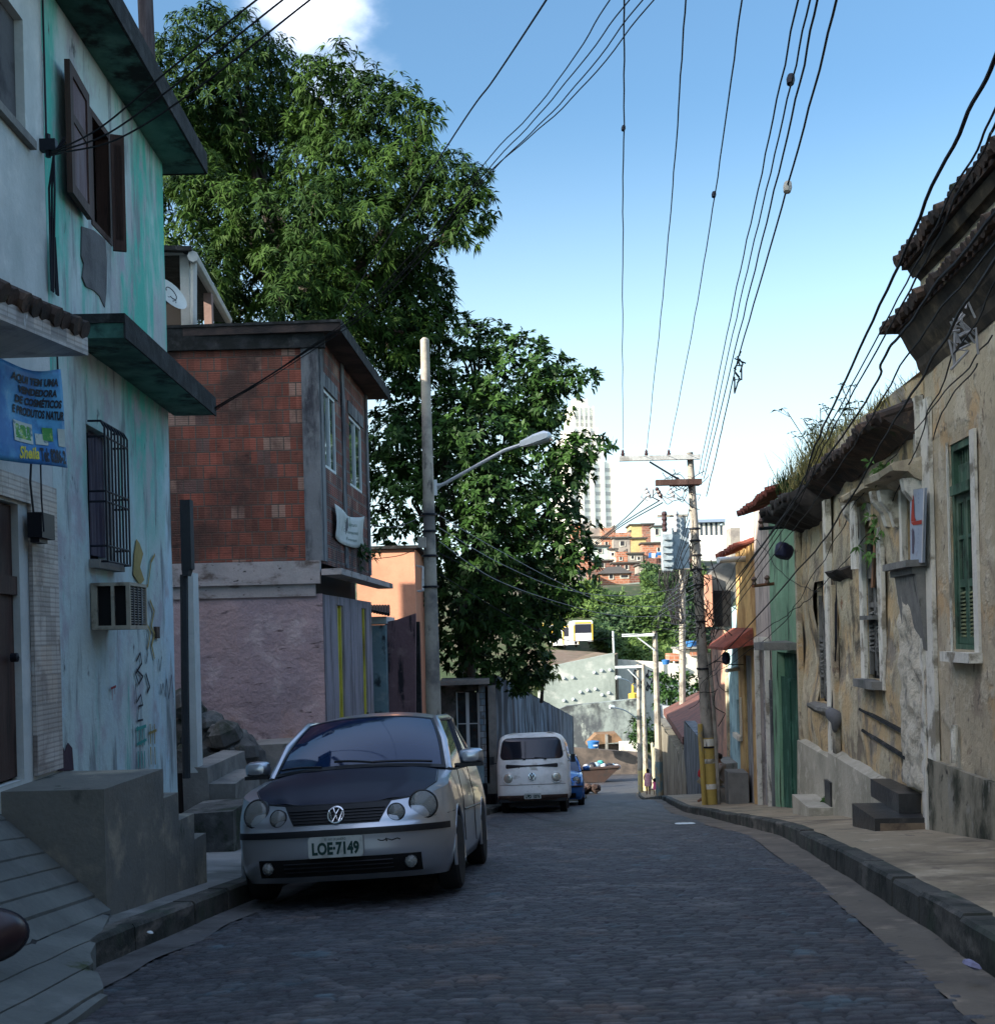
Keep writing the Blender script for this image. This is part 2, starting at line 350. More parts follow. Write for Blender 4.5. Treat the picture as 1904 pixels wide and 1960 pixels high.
m_gutl = mat('left_gutter_dirt', (.12, .12, .12), [((.06, .06, .06), 1.8, .55, .12), ((.20, .19, .18), 3, .62, .08)], bump=.4, bs=22)
def strip(name, fx0, fx1, Y0, Y1, fz0, fz1, m, n=1, dy=.35, kind='structure'):
    ys = np.arange(Y0, Y1 + dy / 2, dy); mb = MB()
    for i, y in enumerate(ys):
        for j in range(n + 1):
            k = j / n; x = fx0(y) + (fx1(y) - fx0(y)) * k; z = fz0(y) + (fz1(y) - fz0(y)) * k
            mb.v.append((float(x), float(y), float(z + .012 * noise.noise(Vector((x * 1.3, y * 1.3, 3))))))
    nc = n + 1
    for i in range(len(ys) - 1):
        for j in range(n):
            a = i * nc + j; mb.f.append((a, a + 1, a + nc + 1, a + nc)); mb.m.append(0)
    return obj(name, mb, m, kind=kind, smooth='all')
def gw(y): return np.interp(y, [0, 5, 12, 20, 26, 40], [.24, .27, .34, .42, .3, .2])
strip('right_gutter', lambda y: xr(y) - gw(y) + .03 * noise.noise(Vector((y * 1.2, 3, 0))) + .02 * noise.noise(Vector((y * 5.5, 7, 0))), lambda y: xr(y) + .03, -30, 84, lambda y: zroad(0, y) + .001, lambda y: zroad(0, y) + .012, m_gut, 3, dy=.12)
strip('left_gutter', lambda y: xl(y) - .02, lambda y: xl(y) + .26 + .04 * noise.noise(Vector((y * 1.4, 9, 0))), -30, 84, lambda y: zroad(xl(y), y) + .012, lambda y: zroad(xl(y) + .3, y) - .0, m_gutl, 2, dy=.12)
KH = lambda y: np.interp(y, [0, 5, 14, 24, 40, 60], [.2, .19, .17, .15, .12, .1])
def right_walk_z(y): return zroad(0, y) + KH(y)
FR = Fac(3.3, .081, 1)      # right-hand building line
def xfr(y): return 3.3 + .081 * y
strip('right_pavement', lambda y: xr(y) + .16, lambda y: np.where(y < 40, xfr(y) + .25, xr(y) + 1.9 + (y - 40) * .0), -30, 83, right_walk_z, lambda y: right_walk_z(y) + .04, m_walk, 8, kind='structure')
def kerb(name, fx, ftop, Y0, Y1, side, seglen=1.05, wd=.16):
    mb = MB(); y = Y0; rr = random.Random(3)
    while y < Y1:
        L_ = seglen * rr.uniform(.75, 1.25); ye = min(y + L_ - .015, Y1)
        j = rr.uniform(-.012, .012); jz = rr.uniform(-.008, .008); n = 4; pts = []
        for k in range(n + 1):
            yy = y + (ye - y) * k / n; jj = j + .01 * noise.noise(Vector((yy * 5, 0, 0)))
            x0 = float(fx(yy)) + side * 0 + jj; x1 = x0 + side * wd; zt = float(ftop(yy)) + jz + .006; zb = zt - .35
            c = .022
            pts.append([(x0, yy, zb), (x0 + side * .006, yy, zt - c), (x0 + side * c, yy, zt), (x1, yy, zt), (x1, yy, zb)])
        o = len(mb.v)
        for p in pts: mb.v += p
        for k in range(n):
            for q_ in range(4): a = o + k * 5 + q_; mb.f.append((a, a + 5, a + 6, a + 1)); mb.m.append(0)
        mb.f += [(o, o + 1, o + 2, o + 3, o + 4), tuple(o + n * 5 + i for i in (4, 3, 2, 1, 0))]; mb.m += [0, 0]
        y += L_
    return obj(name, mb, m_curb, kind='structure')
kerb('right_kerb', lambda y: xr(y) + .0, right_walk_z, -20, 83.5, 1)
def left_walk_z(y): return zroad(xl(y), y) + np.interp(y, [0, 6, 7, 40], [.12, .15, .17, .14])
kerb('left_kerb', lambda y: xl(y) - .0, left_walk_z, 6.25, 84, -1)
m_walkl = mat('left_pavement_concrete', (.22, .225, .22), [((.11, .12, .11), 1.3, .57, .12), ((.28, .28, .27), 2.5, .6, .1)], bump=.35, bs=25)
strip('left_pavement', lambda y: xl(y) - 4.5, lambda y: xl(y) - .15, 6.6, 84, left_walk_z, left_walk_z, m_walkl, 5)
# terrain: one sheet to the horizon
gx = np.concatenate([np.linspace(-900, -60, 15), np.linspace(-50, 60, 56), np.linspace(80, 900, 15)]); gy = np.concatenate([np.arange(-90, 260, 3.0), np.linspace(270, 3000, 30)])
GX, GY = np.meshgrid(gx, gy)
def smooth(a, b, x): t = np.clip((x - a) / (b - a), 0, 1); return t * t * (3 - 2 * t)
GZ = -np.interp(GY, _Y, _H) - .35
hill = smooth(128, 205, GY) * 21 + smooth(200, 245, GY) * 7 - smooth(300, 600, GY) * 24
GZ = GZ + hill * np.exp(-((GX - 20) / 130) ** 2)
GZ = GZ + np.where((GY > 60) & (GY < 125), smooth(10, 20, GX) * -3 * 0, 0)
GZ = GZ + smooth(-8, -30, GX) * 1.0 * smooth(0, 30, GY)
GZ = GZ + .5 * np.sin(GX * .13) * np.sin(GY * .11) * smooth(135, 160, GY)
m_ground = mat('bare_earth_ground', (.10, .085, .06), [((.035, .055, .022), .12, .42, .1), ((.14, .11, .08), .5, .6, .1)], bump=.4, bs=3)
big_mesh('ground', np.stack([GX, GY, GZ], -1).reshape(-1, 3), gridfaces(len(gy), len(gx)), m_ground, smooth=True, kind='structure')
def zground(x, y):
    h = -float(np.interp(y, _Y, _H)) - .35
    return h + float((smooth(128, 205, y) * 21 + smooth(200, 245, y) * 7) * math.exp(-((x - 20) / 130) ** 2))
# ================================================================ left side of the street
def ppoly(mb, pts, Y, depth, m=0):
    """polygon read at distance Y, given real thickness away from the street"""
    return mb.prism([P(u, v, Y) for u, v in pts], (0, depth, 0), m)
def pbox(mb, u0, v0, u1, v1, Y, depth, m=0):
    a = P(u0, v1, Y); b = P(u1, v0, Y); return mb.box(a.x, b.x, Y, Y + depth, a.z, b.z, m)
def stroke(mb, fc, pts, wd, n=.016, m=0, perp=None):
    q = [fc.hit(*p) for p in pts]
    for i in range(len(q) - 1):
        a, b = Vector(q[i]), Vector(q[i + 1]); d = (b - a).normalized(); s = Vector((-d.y, d.x)) * wd / 2; a -= d * wd * .3; b += d * wd * .3
        mb.quad(fc.w(a.x - s.x, a.y - s.y, n), fc.w(b.x - s.x, b.y - s.y, n), fc.w(b.x + s.x, b.y + s.y, n), fc.w(a.x + s.x, a.y + s.y, n), m)
    return mb
def fpoly(mb, fc, pts, n0, n1, m=0):
    q = [fc.hit(u, v, (n0 + n1) / 2) for u, v in pts]; A = [fc.w(y, z, n0) for y, z in q]; return mb.prism(A, fc.n * (n1 - n0), m)
FL = Fac(-2.916, -.023, -1)
TURQ = (.05, .27, .22); PALE = (.30, .42, .40); WHT = (.40, .44, .45); MOLD = (.018, .024, .024)
m_turq = mat('worn_turquoise_plaster', (.50, .61, .60), [((.10, .48, .38), (1.2, 1.2, .35), .515, .07, {'zr': (.3, 2.2), 'zn': 2.5}), ((.50, .66, .74), (.8, .8, .4), .55, .1, {'zr': (2.2, 1.0)}), ((.20, .48, .42), (3.5, 3.5, .6), .64, .05), ((.42, .46, .46), (1.3, 1.3, .5), .60, .07), ((.22, .26, .27), (5, 5, 1.0), .60, .08), ((.40, .40, .44), (2.2, 2.2, 1.6), .60, .08, {'seed': 12}), ((.10, .11, .12), (7, 7, 3), .68, .05), ((.035, .04, .04), (9, 9, 9), .73, .03)], bump=.35, bs=18, var=.12)
m_whitewall = mat('grey_white_plaster', (.55, .59, .58), [((.42, .47, .46), (1, 1, .6), .55, .12), ((.62, .65, .63), 2, .6, .1), ((.25, .28, .28), (8, 8, 1.5), .70, .06)], bump=.3, bs=20, var=.1)
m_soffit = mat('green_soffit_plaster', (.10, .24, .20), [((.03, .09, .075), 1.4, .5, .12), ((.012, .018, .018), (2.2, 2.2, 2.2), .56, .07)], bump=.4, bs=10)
m_mold = mat('black_mouldy_concrete', (.028, .03, .032), [((.07, .07, .07), 3, .6, .08), ((.012, .014, .014), 5, .5, .1)], bump=.7, bs=14)
m_dark = mat('dark_interior', (.008, .008, .009), bump=0, var=0)
m_wood = mat('dark_brown_wood', (.055, .028, .022), [((.10, .06, .05), (10, 10, 1), .58, .1), ((.02, .012, .01), (20, 20, 2), .6, .08)], rough=.7, bump=.3, bs=(30, 30, 3), spec=.3)
m_woodp = mat('greyish_shutter_panel', (.12, .075, .085), [((.17, .13, .14), (6, 6, 1), .55, .1)], rough=.75, bump=.2, bs=30)
m_barec = mat('bare_cement_render', (.13, .13, .135), [((.08, .08, .085), 3, .55, .12)], bump=.5, bs=20)
m_iron = mat('dark_ironwork', (.012, .014, .022), rough=.5, bump=0, metal=.3, var=0)
m_tile = mat('cream_wall_tile', (.34, .31, .29), brick=(.2, .2, .004, (.42, .39, .36), (.46, .43, .40), (.27, .25, .235)), layers=[((.20, .17, .16), 3, .58, .1), ((.45, .45, .44), (9, 9, 3), .66, .03)], rough=.45, bump=.15, bs=20)
m_conc = mat('rough_grey_concrete', (.23, .225, .21), [((.12, .125, .12), 1.6, .55, .12), ((.20, .195, .18), 3, .58, .1), ((.05, .06, .05), (5, 5, 1.5), .66, .07)], bump=.6, bs=16)
m_cloth_b = mat('blue_banner_vinyl', (.03, .17, .44), [((.09, .36, .62), 3, .5, .1), ((.30, .55, .68), 2.2, .64, .07), ((.02, .08, .25), 4, .62, .08)], rough=.55, bump=.1, bs=6)
m_ink = mat('dark_print', (.01, .012, .02), bump=0, var=0, rough=.6)
m_yink = mat('yellow_print', (.62, .56, .06), bump=0, var=.05, rough=.6)
m_gpic = mat('green_print', (.06, .28, .05), [((.35, .5, .12), 14, .55, .05), ((.5, .6, .6), 22, .62, .04)], bump=0, rough=.6)
m_wpic = mat('pale_print', (.5, .56, .5), [((.1, .2, .22), 16, .6, .05)], bump=0, rough=.6)

# --- white-grey house at the left edge
yT0, zt = FL.hit(90, 500); YC = 8.57; YE = 11.97
hw = thing('plaster_house', 'grey-white two-storey house with dark door and tiled door frame, at the left edge', 'house', (-4.5, 5, -1))
door = FL.rect(-130, 918, 47, 1492); win = FL.rect(-90, -60, 49, 262); win = (win[0], win[1], FL.hit(49, 262)[1], FL.hit(44, 38)[1])
mb = MB(); wall(mb, FL, 1.5, YC, -2.2, 6.3, [door, win], depth=.08, jit=.004)
mb.fbox(FL, 1.5, YC - .002, -2.2, 6.3, -6, -.2)
obj('wall', mb, m_whitewall, hw)
mb = MB(); mb.fbox(FL, win[0] + .001, win[1] - .001, win[2] + .001, win[3] - .001, -.12, -.06); obj('blocked_window', mb, mat('grey_window_fill', (.10, .10, .105), [((.05, .05, .055), 4, .55, .1)], bump=.4), hw)
mb = MB(); mb.fbox(FL, win[0] - .03, win[1] + .07, win[2] - .06, win[2] - .002, .004, .05); obj('window_sill', mb, m_conc, hw)
mb = MB(); Yd0, Yd1, zd0, zd1 = door; np_ = 7
for i in range(np_):
    a = Yd0 + (Yd1 - Yd0) * i / np_; b = Yd0 + (Yd1 - Yd0) * (i + 1) / np_; mb.fbox(FL, a + .004, b - .004, zd0 + .02, zd1 - .01, -.08, -.045 + .008 * (i % 2))
mb.fbox(FL, Yd0 + .002, Yd1 - .002, zd0 + 1.2, zd0 + 1.32, -.036, -.015)
dd = obj('door', mb, m_wood, hw); mb = MB(); mb.lathe([(.005, 0), (.03, .01), (.03, .05), (.005, .06)], FL.w(Yd1 - .12, (zd0 + zd1) / 2 - .1, -.03), FL.n, 10); obj('door_knob', mb, m_iron, dd)
t0 = FL.rect(50, 926, 106, 1478)
mb = MB(); mb.fbox(FL, t0[0], YC - .012, zd0, zd1 + .18, .004, .03); mb.fbox(FL, Yd0, t0[0] - .002, zd1 + .02, zd1 + .18, .004, .03); obj('tiled_door_frame', mb, m_tile, hw)
# tiled canopy with a roof of clay tiles over the door
m_clay = mat('old_clay_roof_tile', (.075, .05, .04), [((.035, .03, .028), 3, .5, .12), ((.14, .09, .065), 5, .62, .08), ((.03, .045, .02), 4, .64, .06)], bump=.5, bs=18)
can = thing('door_canopy', 'narrow canopy faced with cream tiles and mossy clay roof tiles over the dark door', 'canopy', FL.w(7.4, 1.9, .3))
A, B = P(-60, 585, 6.3), P(169, 681, 7.45); A.z = B.z = (A.z + B.z) / 2; wA, wB = FL.w(A.y, A.z, .006), FL.w(B.y + .02, B.z, .006); hh = .11
mb = MB(); mb.hexa([A, B, wB, wA, A + Vector((0, 0, hh)), B + Vector((0, 0, hh)), wB + Vector((0, 0, hh)), wA + Vector((0, 0, hh))]); obj('tiled_slab', mb, m_tile, can)
mb = MB(); dAB = (B - A).normalized(); n_ = 11; L_ = (B - A).length
for i in range(n_):
    p0 = A + dAB * (i + .5) * L_ / n_ + Vector((.03, 0, hh + .03)); q0 = wA + (wB - wA) * ((i + .5) / n_) + Vector((0, 0, hh + .26)); r_ = L_ / n_ * .56
    j = random.uniform(-.015, .015)
    for k, (aa, bb) in enumerate(((0, .55), (.45, 1))):
        mb.tube([p0.lerp(q0, aa) + Vector((j, 0, .012 * k)), p0.lerp(q0, bb) + Vector((j, 0, .012 * k))], r_, 8)
obj('roof_tiles', mb, m_clay, can, smooth=True)
# electricity meter box and its wires
mt_ = thing('meter_box', 'small black electricity meter box with a dangling lead beside the dark door', 'meter box', FL.w(7.9, .3, 0))
b0 = FL.rect(71, 980, 97, 1034, .1); mb = MB(); mb.fbox(FL, b0[0], b0[1], b0[2], b0[3], .034, .13); mb.fbox(FL, b0[0] + .03, b0[1] - .06, b0[2] - .03, b0[2] - .001, .04, .1); obj('case', mb, m_iron, mt_)
mb = MB(); mb.tube([FL.w(b0[0] + .05, b0[3] - .01, .06), FL.w(b0[0] + .03, b0[3] + .2, .05), FL.w(b0[0] + .05, b0[3] + .45, .06), FL.w(b0[0] + .02, b0[3] + .66, .05)], .008, 5); obj('lead', mb, m_iron, mt_)
# banner
bn = thing('vinyl_banner', 'blue vinyl advertising banner with lettering hanging under the tiled canopy', 'banner', P(60, 895, 7.2))
c00, c10, c01, c11 = P(-38, 668, 6.75), P(114, 708, 7.55), P(-14, 880, 6.85), P(128, 896, 7.5)
def bans(s, t):
    p = (c00 * (1 - s) + c10 * s) * (1 - t) + (c01 * (1 - s) + c11 * s) * t
    p = p + Vector((.5, -1, 0)).normalized() * (.030 * math.sin(s * 7 + t * 2) * (1 - .4 * t) + .022 * math.sin(s * 3 - t * 6)); p.z -= .05 * math.sin(math.pi * s) * (1 - t) ** 2
    return p
mb = MB(); mb.grid(bans, 24, 18); bp_ = obj('cloth', mb, m_cloth_b, bn, smooth='all'); sol = bp_.modifiers.new('t', 'SOLIDIFY'); sol.thickness = .004
W_ = (c10 - c00).length; H_ = (c01 - c00).length
def bfn(cx, cy, rot=0):
    def f(x, y):
        s = cx + (x * math.cos(rot) - y * math.sin(rot)) / W_; t = cy - (x * math.sin(rot) + y * math.cos(rot)) / H_
        p = bans(s, t); e = 1e-3; nn = (bans(s + e, t) - p).cross(bans(s, t + e) - p).normalized()
        if nn.y > 0: nn = -nn
        return p + nn * .008
    return f
mb = MB()
for s_, cx, cy, sz, fr_ in (('AQUI TEM UMA', .63, .135, .066, .62), ('VENDEDORA', .66, .25, .060, .50), ('DE COSMÉTICOS', .66, .36, .064, .62), ('E PRODUTOS NATUR', .645, .475, .070, .68)): text_on(mb, s_, bfn(cx, cy, -.03), sz, .25, .003, wmax=fr_ * W_)
text_on(mb, 'Tel: 8286-2', bfn(.80, .905, .0), .11, 0, .005, wmax=.36 * W_)
obj('lettering', mb, m_ink, bn)
mb = MB(); text_on(mb, 'Sheila', bfn(.47, .90, .02), .10, .35, .003, wmax=.27 * W_); obj('yellow_lettering', mb, m_yink, bn)
for nm, cx, cy, w2, h2, rt, mm in (('printed_picture', .42, .69, .125, .065, -.05, m_wpic), ('printed_picture', .42, .688, .10, .045, -.05, m_gpic), ('printed_picture', .66, .74, .085, .035, .0, m_wpic), ('printed_picture', .75, .68, .07, .042, 0, m_gpic), ('printed_picture', .94, .70, .05, .055, 0, m_wpic)):
    f0 = bfn(cx, cy, rt); mb = MB(); mb.grid(lambda a, b: f0((a - .5) * 2 * w2 * W_, (b - .5) * 2 * h2) + Vector((0, -.001 * (mm is m_gpic) - .0005, 0)), 4, 4); obj(nm, mb, mm, bn)
mb = MB()
for s_, t_ in ((.03, 0), (.97, .0)): q_ = bans(s_, t_); mb.tube([q_, q_ + Vector((-.02, .05, .16)), q_ + Vector((-.03, .10, .30))], .006, 5)
mb.tube([bans(.62, 1), bans(.62, 1) + Vector((0, 0, -.2)), bans(.62, 1) + Vector((.01, 0, -.4))], .005, 5); obj('cord', mb, m_iron, bn)

# --- turquoise house
ht = thing('turquoise_house', 'two-storey house in peeling turquoise and white plaster with brown shutters', 'house', (-4.5, 10.3, -2))
uw = (FL.hit(171, 300)[0], FL.hit(212, 400)[0], FL.hit(211, 469)[1], FL.hit(171, 205)[1])
lw = (FL.hit(168, 940)[0], FL.hit(213, 940)[0], FL.hit(171, 1070)[1], FL.hit(167, 812)[1])
mb = MB(); wall(mb, FL, YC + .004, YE, -3, 4.9, [uw, lw], depth=.12, jit=.005, back=.2); mb.fbox(FL, YC + .004, YE - .0, -3, 4.9, -6, -.2)
obj('wall', mb, m_turq, ht)
mb = MB(); mb.fbox(FL, uw[0], uw[1], uw[2], uw[3], -.16, -.12); obj('room_behind_window', mb, m_dark, ht); mb = MB(); mb.fbox(FL, lw[0], lw[1], lw[2], lw[3], -.16, -.12); obj('room_behind_window', mb, m_dark, ht)
m_curt = mat('faded_curtain', (.13, .12, .15), [((.07, .06, .09), (18, 18, 1), .5, .1)], bump=.4, bs=(30, 30, 2))
mb = MB(); ycu = lw[0] + (lw[1] - lw[0]) * .42
mb.grid(lambda a, b: FL.w(ycu + (lw[1] - ycu) * a, lw[2] + .05 + (lw[3] - lw[2] - .06) * b, -.07 + .015 * math.sin(a * 26)), 30, 2); obj('curtain', mb, m_curt, ht, smooth='all')
# upper shutters
def shutter(y0, n0, y1, n1, z0, z1, sub=True):
    f2 = Fac(0, 0, -1); a, b = FL.w(y0, 0, n0), FL.w(y1, 0, n1); d = (b - a); L = d.length; d.normalize(); nn = Vector((d.y, -d.x, 0))
    def bx(m_, s0, s1, za, zb, t0, t1):
        q = [a + d * s + nn * t for s, t in ((s0, t0), (s1, t0), (s1, t1), (s0, t1))]; m_.hexa([Vector((p.x, p.y, za)) for p in q] + [Vector((p.x, p.y, zb)) for p in q])
    mb = MB(); fw = .085
    bx(mb, 0, L, z0, z0 + fw, 0, .04); bx(mb, 0, L, z1 - fw, z1, 0, .04); bx(mb, 0, fw, z0 + fw, z1 - fw, 0, .04); bx(mb, L - fw, L, z0 + fw, z1 - fw, 0, .04); zm = (z0 + z1) / 2 + .1; bx(mb, fw, L - fw, zm - .03, zm + .03, 0, .036)
    sh_ = obj('shutter', mb, m_wood, ht); mb = MB(); bx(mb, fw, L - fw, z0 + fw, zm - .03, .008, .026); bx(mb, fw, L - fw, zm + .03, z1 - fw, .008, .026); obj('panel', mb, m_woodp, sh_)
ls0 = FL.hit(122, 200, .06)[0]; ls1 = FL.hit(169, 300, .05)[0]
shutter(ls0, .07, ls1, .03, uw[2] - .03, uw[3] + .0)
rs1 = FL.hit(236, 380, .1)[0]
shutter(uw[1] - .07, .03, FL.hit(237, 380, .12)[0], .13, uw[2] - .06, uw[3] - .04)
mb = MB()
for (a, b, c, d) in ((uw[0], uw[0] + .06, uw[2], uw[3]), (uw[1] - .06, uw[1], uw[2], uw[3]), (uw[0] + .06, uw[1] - .06, uw[3] - .06, uw[3]), (uw[0] + .06, uw[1] - .06, uw[2], uw[2] + .05)): mb.fbox(FL, a + .002, b - .002, c + .002, d - .002, -.10, .012)
obj('window_frame', mb, m_wood, ht)
mb = MB(); fpoly(mb, FL, [(156, 433), (178, 440), (201, 458), (204, 500), (203, 560), (200, 588), (190, 566), (180, 556), (164, 548), (157, 530), (160, 505), (155, 490)], .002, .011); obj('bare_patch', mb, m_barec, ht)
# lower window grille and sill
mb = MB(); n1 = .14; zt_, zb_ = lw[3] + .02, lw[2] - .02
ybs = [lw[0] + (lw[1] - lw[0]) * k / 7 for k in range(8)]
for y in ybs: mb.tube([FL.w(y, zb_, n1), FL.w(y, zt_ - .05, n1), FL.w(y, zt_, n1 - .03)], .009, 5)
for z in (zb_, zb_ + .12, (zb_ + zt_) / 2 - .08, (zb_ + zt_) / 2, zt_ - .12, zt_):
    nn = n1 if z != zt_ else n1 - .03; mb.tube([FL.w(ybs[0], z, .012), FL.w(ybs[0], z, nn), FL.w(ybs[-1], z, nn), FL.w(ybs[-1], z, .012)], .009, 5)
obj('window_grille', mb, m_iron, ht)
mb = MB(); mb.fbox(FL, lw[0] - .04, lw[1] + .02, lw[2] - .07, lw[2] - .003, .012, .09); obj('window_sill', mb, m_conc, ht)
# roof eave slab and mid ledge
oc = P(385, 325, 12.25); zr = oc.z
mb = MB(); mb.fbox(FL, 1.2, 12.25, zr - .03, zr + .10, -6.2, .36); ev = obj('roof_slab', mb, m_soffit, ht)
mb = MB(); mb.fbox(FL, 1.2, 12.26, zr + .102, zr + .17, -6.3, .385); mb.fbox(FL, 1.2, 12.27, zr - .035, zr + .10, .362, .385); mb.fbox(FL, 12.252, 12.28, zr - .035, zr + .10, -6, .36); obj('eave_edge', mb, m_mold, ht)
ze = FL.hit(317, 782)[1]
mb = MB(); mb.fbox(FL, YC + .45, 12.22, ze - .01, ze + .10, .012, .40); mb.fbox(FL, YC + .1, 12.22, ze - .01, ze + .10, -.0, .0101); obj('ledge', mb, m_soffit, ht)
mb = MB(); mb.fbox(FL, YC + .44, 12.25, ze + .101, ze + .17, .012, .415); mb.fbox(FL, YC + .44, 12.25, ze - .015, ze + .10, .402, .418); obj('ledge_edge', mb, m_mold, ht)
# graffiti
m_gy = mat('ochre_paint', (.33, .26, .10), bump=.1, var=.3); m_gk = mat('black_spray_paint', (.025, .025, .035), bump=.1, var=.2); m_gg = mat('teal_spray_paint', (.06, .33, .30), bump=.1, var=.3); m_gr = mat('red_spray_paint', (.30, .05, .06), bump=.1)
mb = MB(); fpoly(mb, FL, [(261, 1032), (267, 1040), (274, 1060), (268, 1085), (276, 1110), (268, 1120), (255, 1100), (257, 1060)], .008, .011)
stroke(mb, FL, [(272, 1130), (280, 1120), (286, 1075), (293, 1062)], .03); stroke(mb, FL, [(284, 1150), (292, 1170), (286, 1200), (293, 1215), (287, 1235), (292, 1260)], .035); stroke(mb, FL, [(278, 1195), (285, 1210), (280, 1240)], .03); obj('ochre_graffiti', mb, m_gy, ht)
mb = MB(); stroke(mb, FL, [(258, 1265), (265, 1250), (268, 1270), (256, 1290), (262, 1310), (270, 1295), (258, 1282)], .022); stroke(mb, FL, [(256, 1310), (258, 1345), (266, 1330), (270, 1350), (262, 1352), (260, 1380), (270, 1378)], .018); stroke(mb, FL, [(276, 1290), (283, 1315), (279, 1325)], .03); stroke(mb, FL, [(266, 1190), (276, 1205), (280, 1250), (276, 1270)], .015)
stroke(mb, FL, [(304, 1310), (305, 1330), (309, 1308), (313, 1334), (316, 1300), (320, 1338), (325, 1292), (329, 1335)], .014); stroke(mb, FL, [(300, 1262), (303, 1285), (306, 1258)], .014); obj('black_graffiti', mb, m_gk, ht)
mb = MB()
for u_ in (260, 266, 272): stroke(mb, FL, [(u_, 1392), (u_ + 1, 1425)], .03); stroke(mb, FL, [(u_ + 1, 1440), (u_ + 2, 1468)], .03)
stroke(mb, FL, [(258, 1396), (276, 1390)], .03); stroke(mb, FL, [(259, 1425), (277, 1416)], .025); obj('teal_graffiti', mb, m_gg, ht)
mb = MB()
for u_ in (284, 292): stroke(mb, FL, [(u_, 1388), (u_ + 1, 1422)], .03); stroke(mb, FL, [(u_ + 1, 1432), (u_ + 2, 1462)], .03)
stroke(mb, FL, [(282, 1404), (296, 1398)], .025); obj('yellow_graffiti', mb, m_gy, ht)
mb = MB(); stroke(mb, FL, [(209, 1318), (218, 1314)], .02); stroke(mb, FL, [(211, 1316), (211, 1340)], .012); stroke(mb, FL, [(216, 1316), (216, 1328)], .012); obj('red_graffiti', mb, m_gr, ht)
mb = MB(); fpoly(mb, FL, [(111, 1430), (118, 1424), (124, 1440), (130, 1422), (138, 1432), (141, 1475), (111, 1476)], .008, .012); obj('stain_patch', mb, mat('maroon_stain', (.06, .035, .05), bump=.2), ht)
mb = MB(); mb.fbox(FL, 11.2, 11.32, FL.hit(307, 1222)[1], FL.hit(307, 1200)[1], .004, .03); obj('small_wall_socket', mb, m_clay, ht)
# air conditioner
ac = thing('air_conditioner', 'old cream window air conditioner sticking out of the turquoise wall', 'air conditioner', FL.w(9.5, 0, .2))
y0, z1_ = FL.hit(170, 1116); z0_ = FL.hit(170, 1206)[1]; y1_ = y0 + .50
m_cream = mat('yellowed_cream_metal', (.33, .31, .25), [((.15, .13, .1), 6, .6, .08)], rough=.6, bump=.15)
mb = MB(); pj = .31
mb.fbox(FL, y0, y1_, z0_, z0_ + .03, .012, pj); mb.fbox(FL, y0, y1_, z1_ - .025, z1_, .012, pj); mb.fbox(FL, y0, y0 + .025, z0_ + .03, z1_ - .025, pj - .03, pj); mb.fbox(FL, y0, y0 + .025, z0_ + .03, z1_ - .025, .012, .06); mb.fbox(FL, y0, y0 + .02, z0_ + .03, z1_ - .025, .165, .19)
mb.fbox(FL, y1_ - .025, y1_, z0_ + .03, z1_ - .025, pj - .03, pj); obj('casing', mb, m_cream, ac)
mb = MB(); mb.fbox(FL, y0 + .04, y1_ - .03, z0_ + .031, z1_ - .026, .02, pj - .032); obj('coil', mb, m_dark, ac)
mb = MB()
for k in range(15): z = z0_ + .045 + (z1_ - z0_ - .09) * k / 14; mb.fbox(FL, y0 + .03, y1_ - .03, z, z + .007, pj - .028, pj - .012)
for k in range(3): y = y0 + .14 + .11 * k; mb.fbox(FL, y, y + .008, z0_ + .03, z1_ - .026, pj - .012, pj - .004)
obj('fin_grille', mb, mat('dull_aluminium', (.18, .2, .23), rough=.45, metal=.6, bump=0), ac)
# bracket and cables on the corner
bk = thing('cable_bracket', 'metal bracket with black cables running down the corner of the turquoise house', 'bracket', FL.w(8.57, 3, 0))
kb = FL.w(8.5, FL.hit(88, 290)[1], .05)
mb = MB(); mb.box(kb.x - .05, kb.x + .06, kb.y - .03, kb.y + .03, kb.z - .04, kb.z + .04); mb.tube([kb + Vector((0, 0, -.08)), kb + Vector((0, 0, .08))], .02, 6); obj('clamp', mb, m_iron, bk)
mb = MB()
for k in range(3):
    o_ = .02 * k; mb.tube([kb + Vector((.12, 0, .0 + .03 * k)), kb + Vector((.04, 0, -.06)), kb + Vector((.0 + o_, 0, -.3)), FL.w(8.56 + o_, kb.z - 1.0, .03), FL.w(8.6 + o_, 2.9, .035), FL.w(8.66 + o_, 2.5, .03)], .008, 5)
mb.tube([FL.w(8.56, kb.z + .1, .02), FL.w(8.55, 5, .02), FL.w(8.6, 6.2, .02)], .008, 5); obj('cable', mb, m_iron, bk)
# wooden post over the roof
pw = MB(); a_ = P(283, 115, 13.2); pw.tube([a_ + Vector((0, 0, -1.5)), a_, a_ + Vector((-.04, 0, 2.2))], .085, 10); obj('wooden_post', pw, mat('weathered_post', (.10, .085, .09), [((.05, .04, .045), (12, 12, 1), .5, .1)], bump=.4, bs=(20, 20, 2)), label='weathered wooden post rising behind the eave of the turquoise house', cat='post', smooth=True)

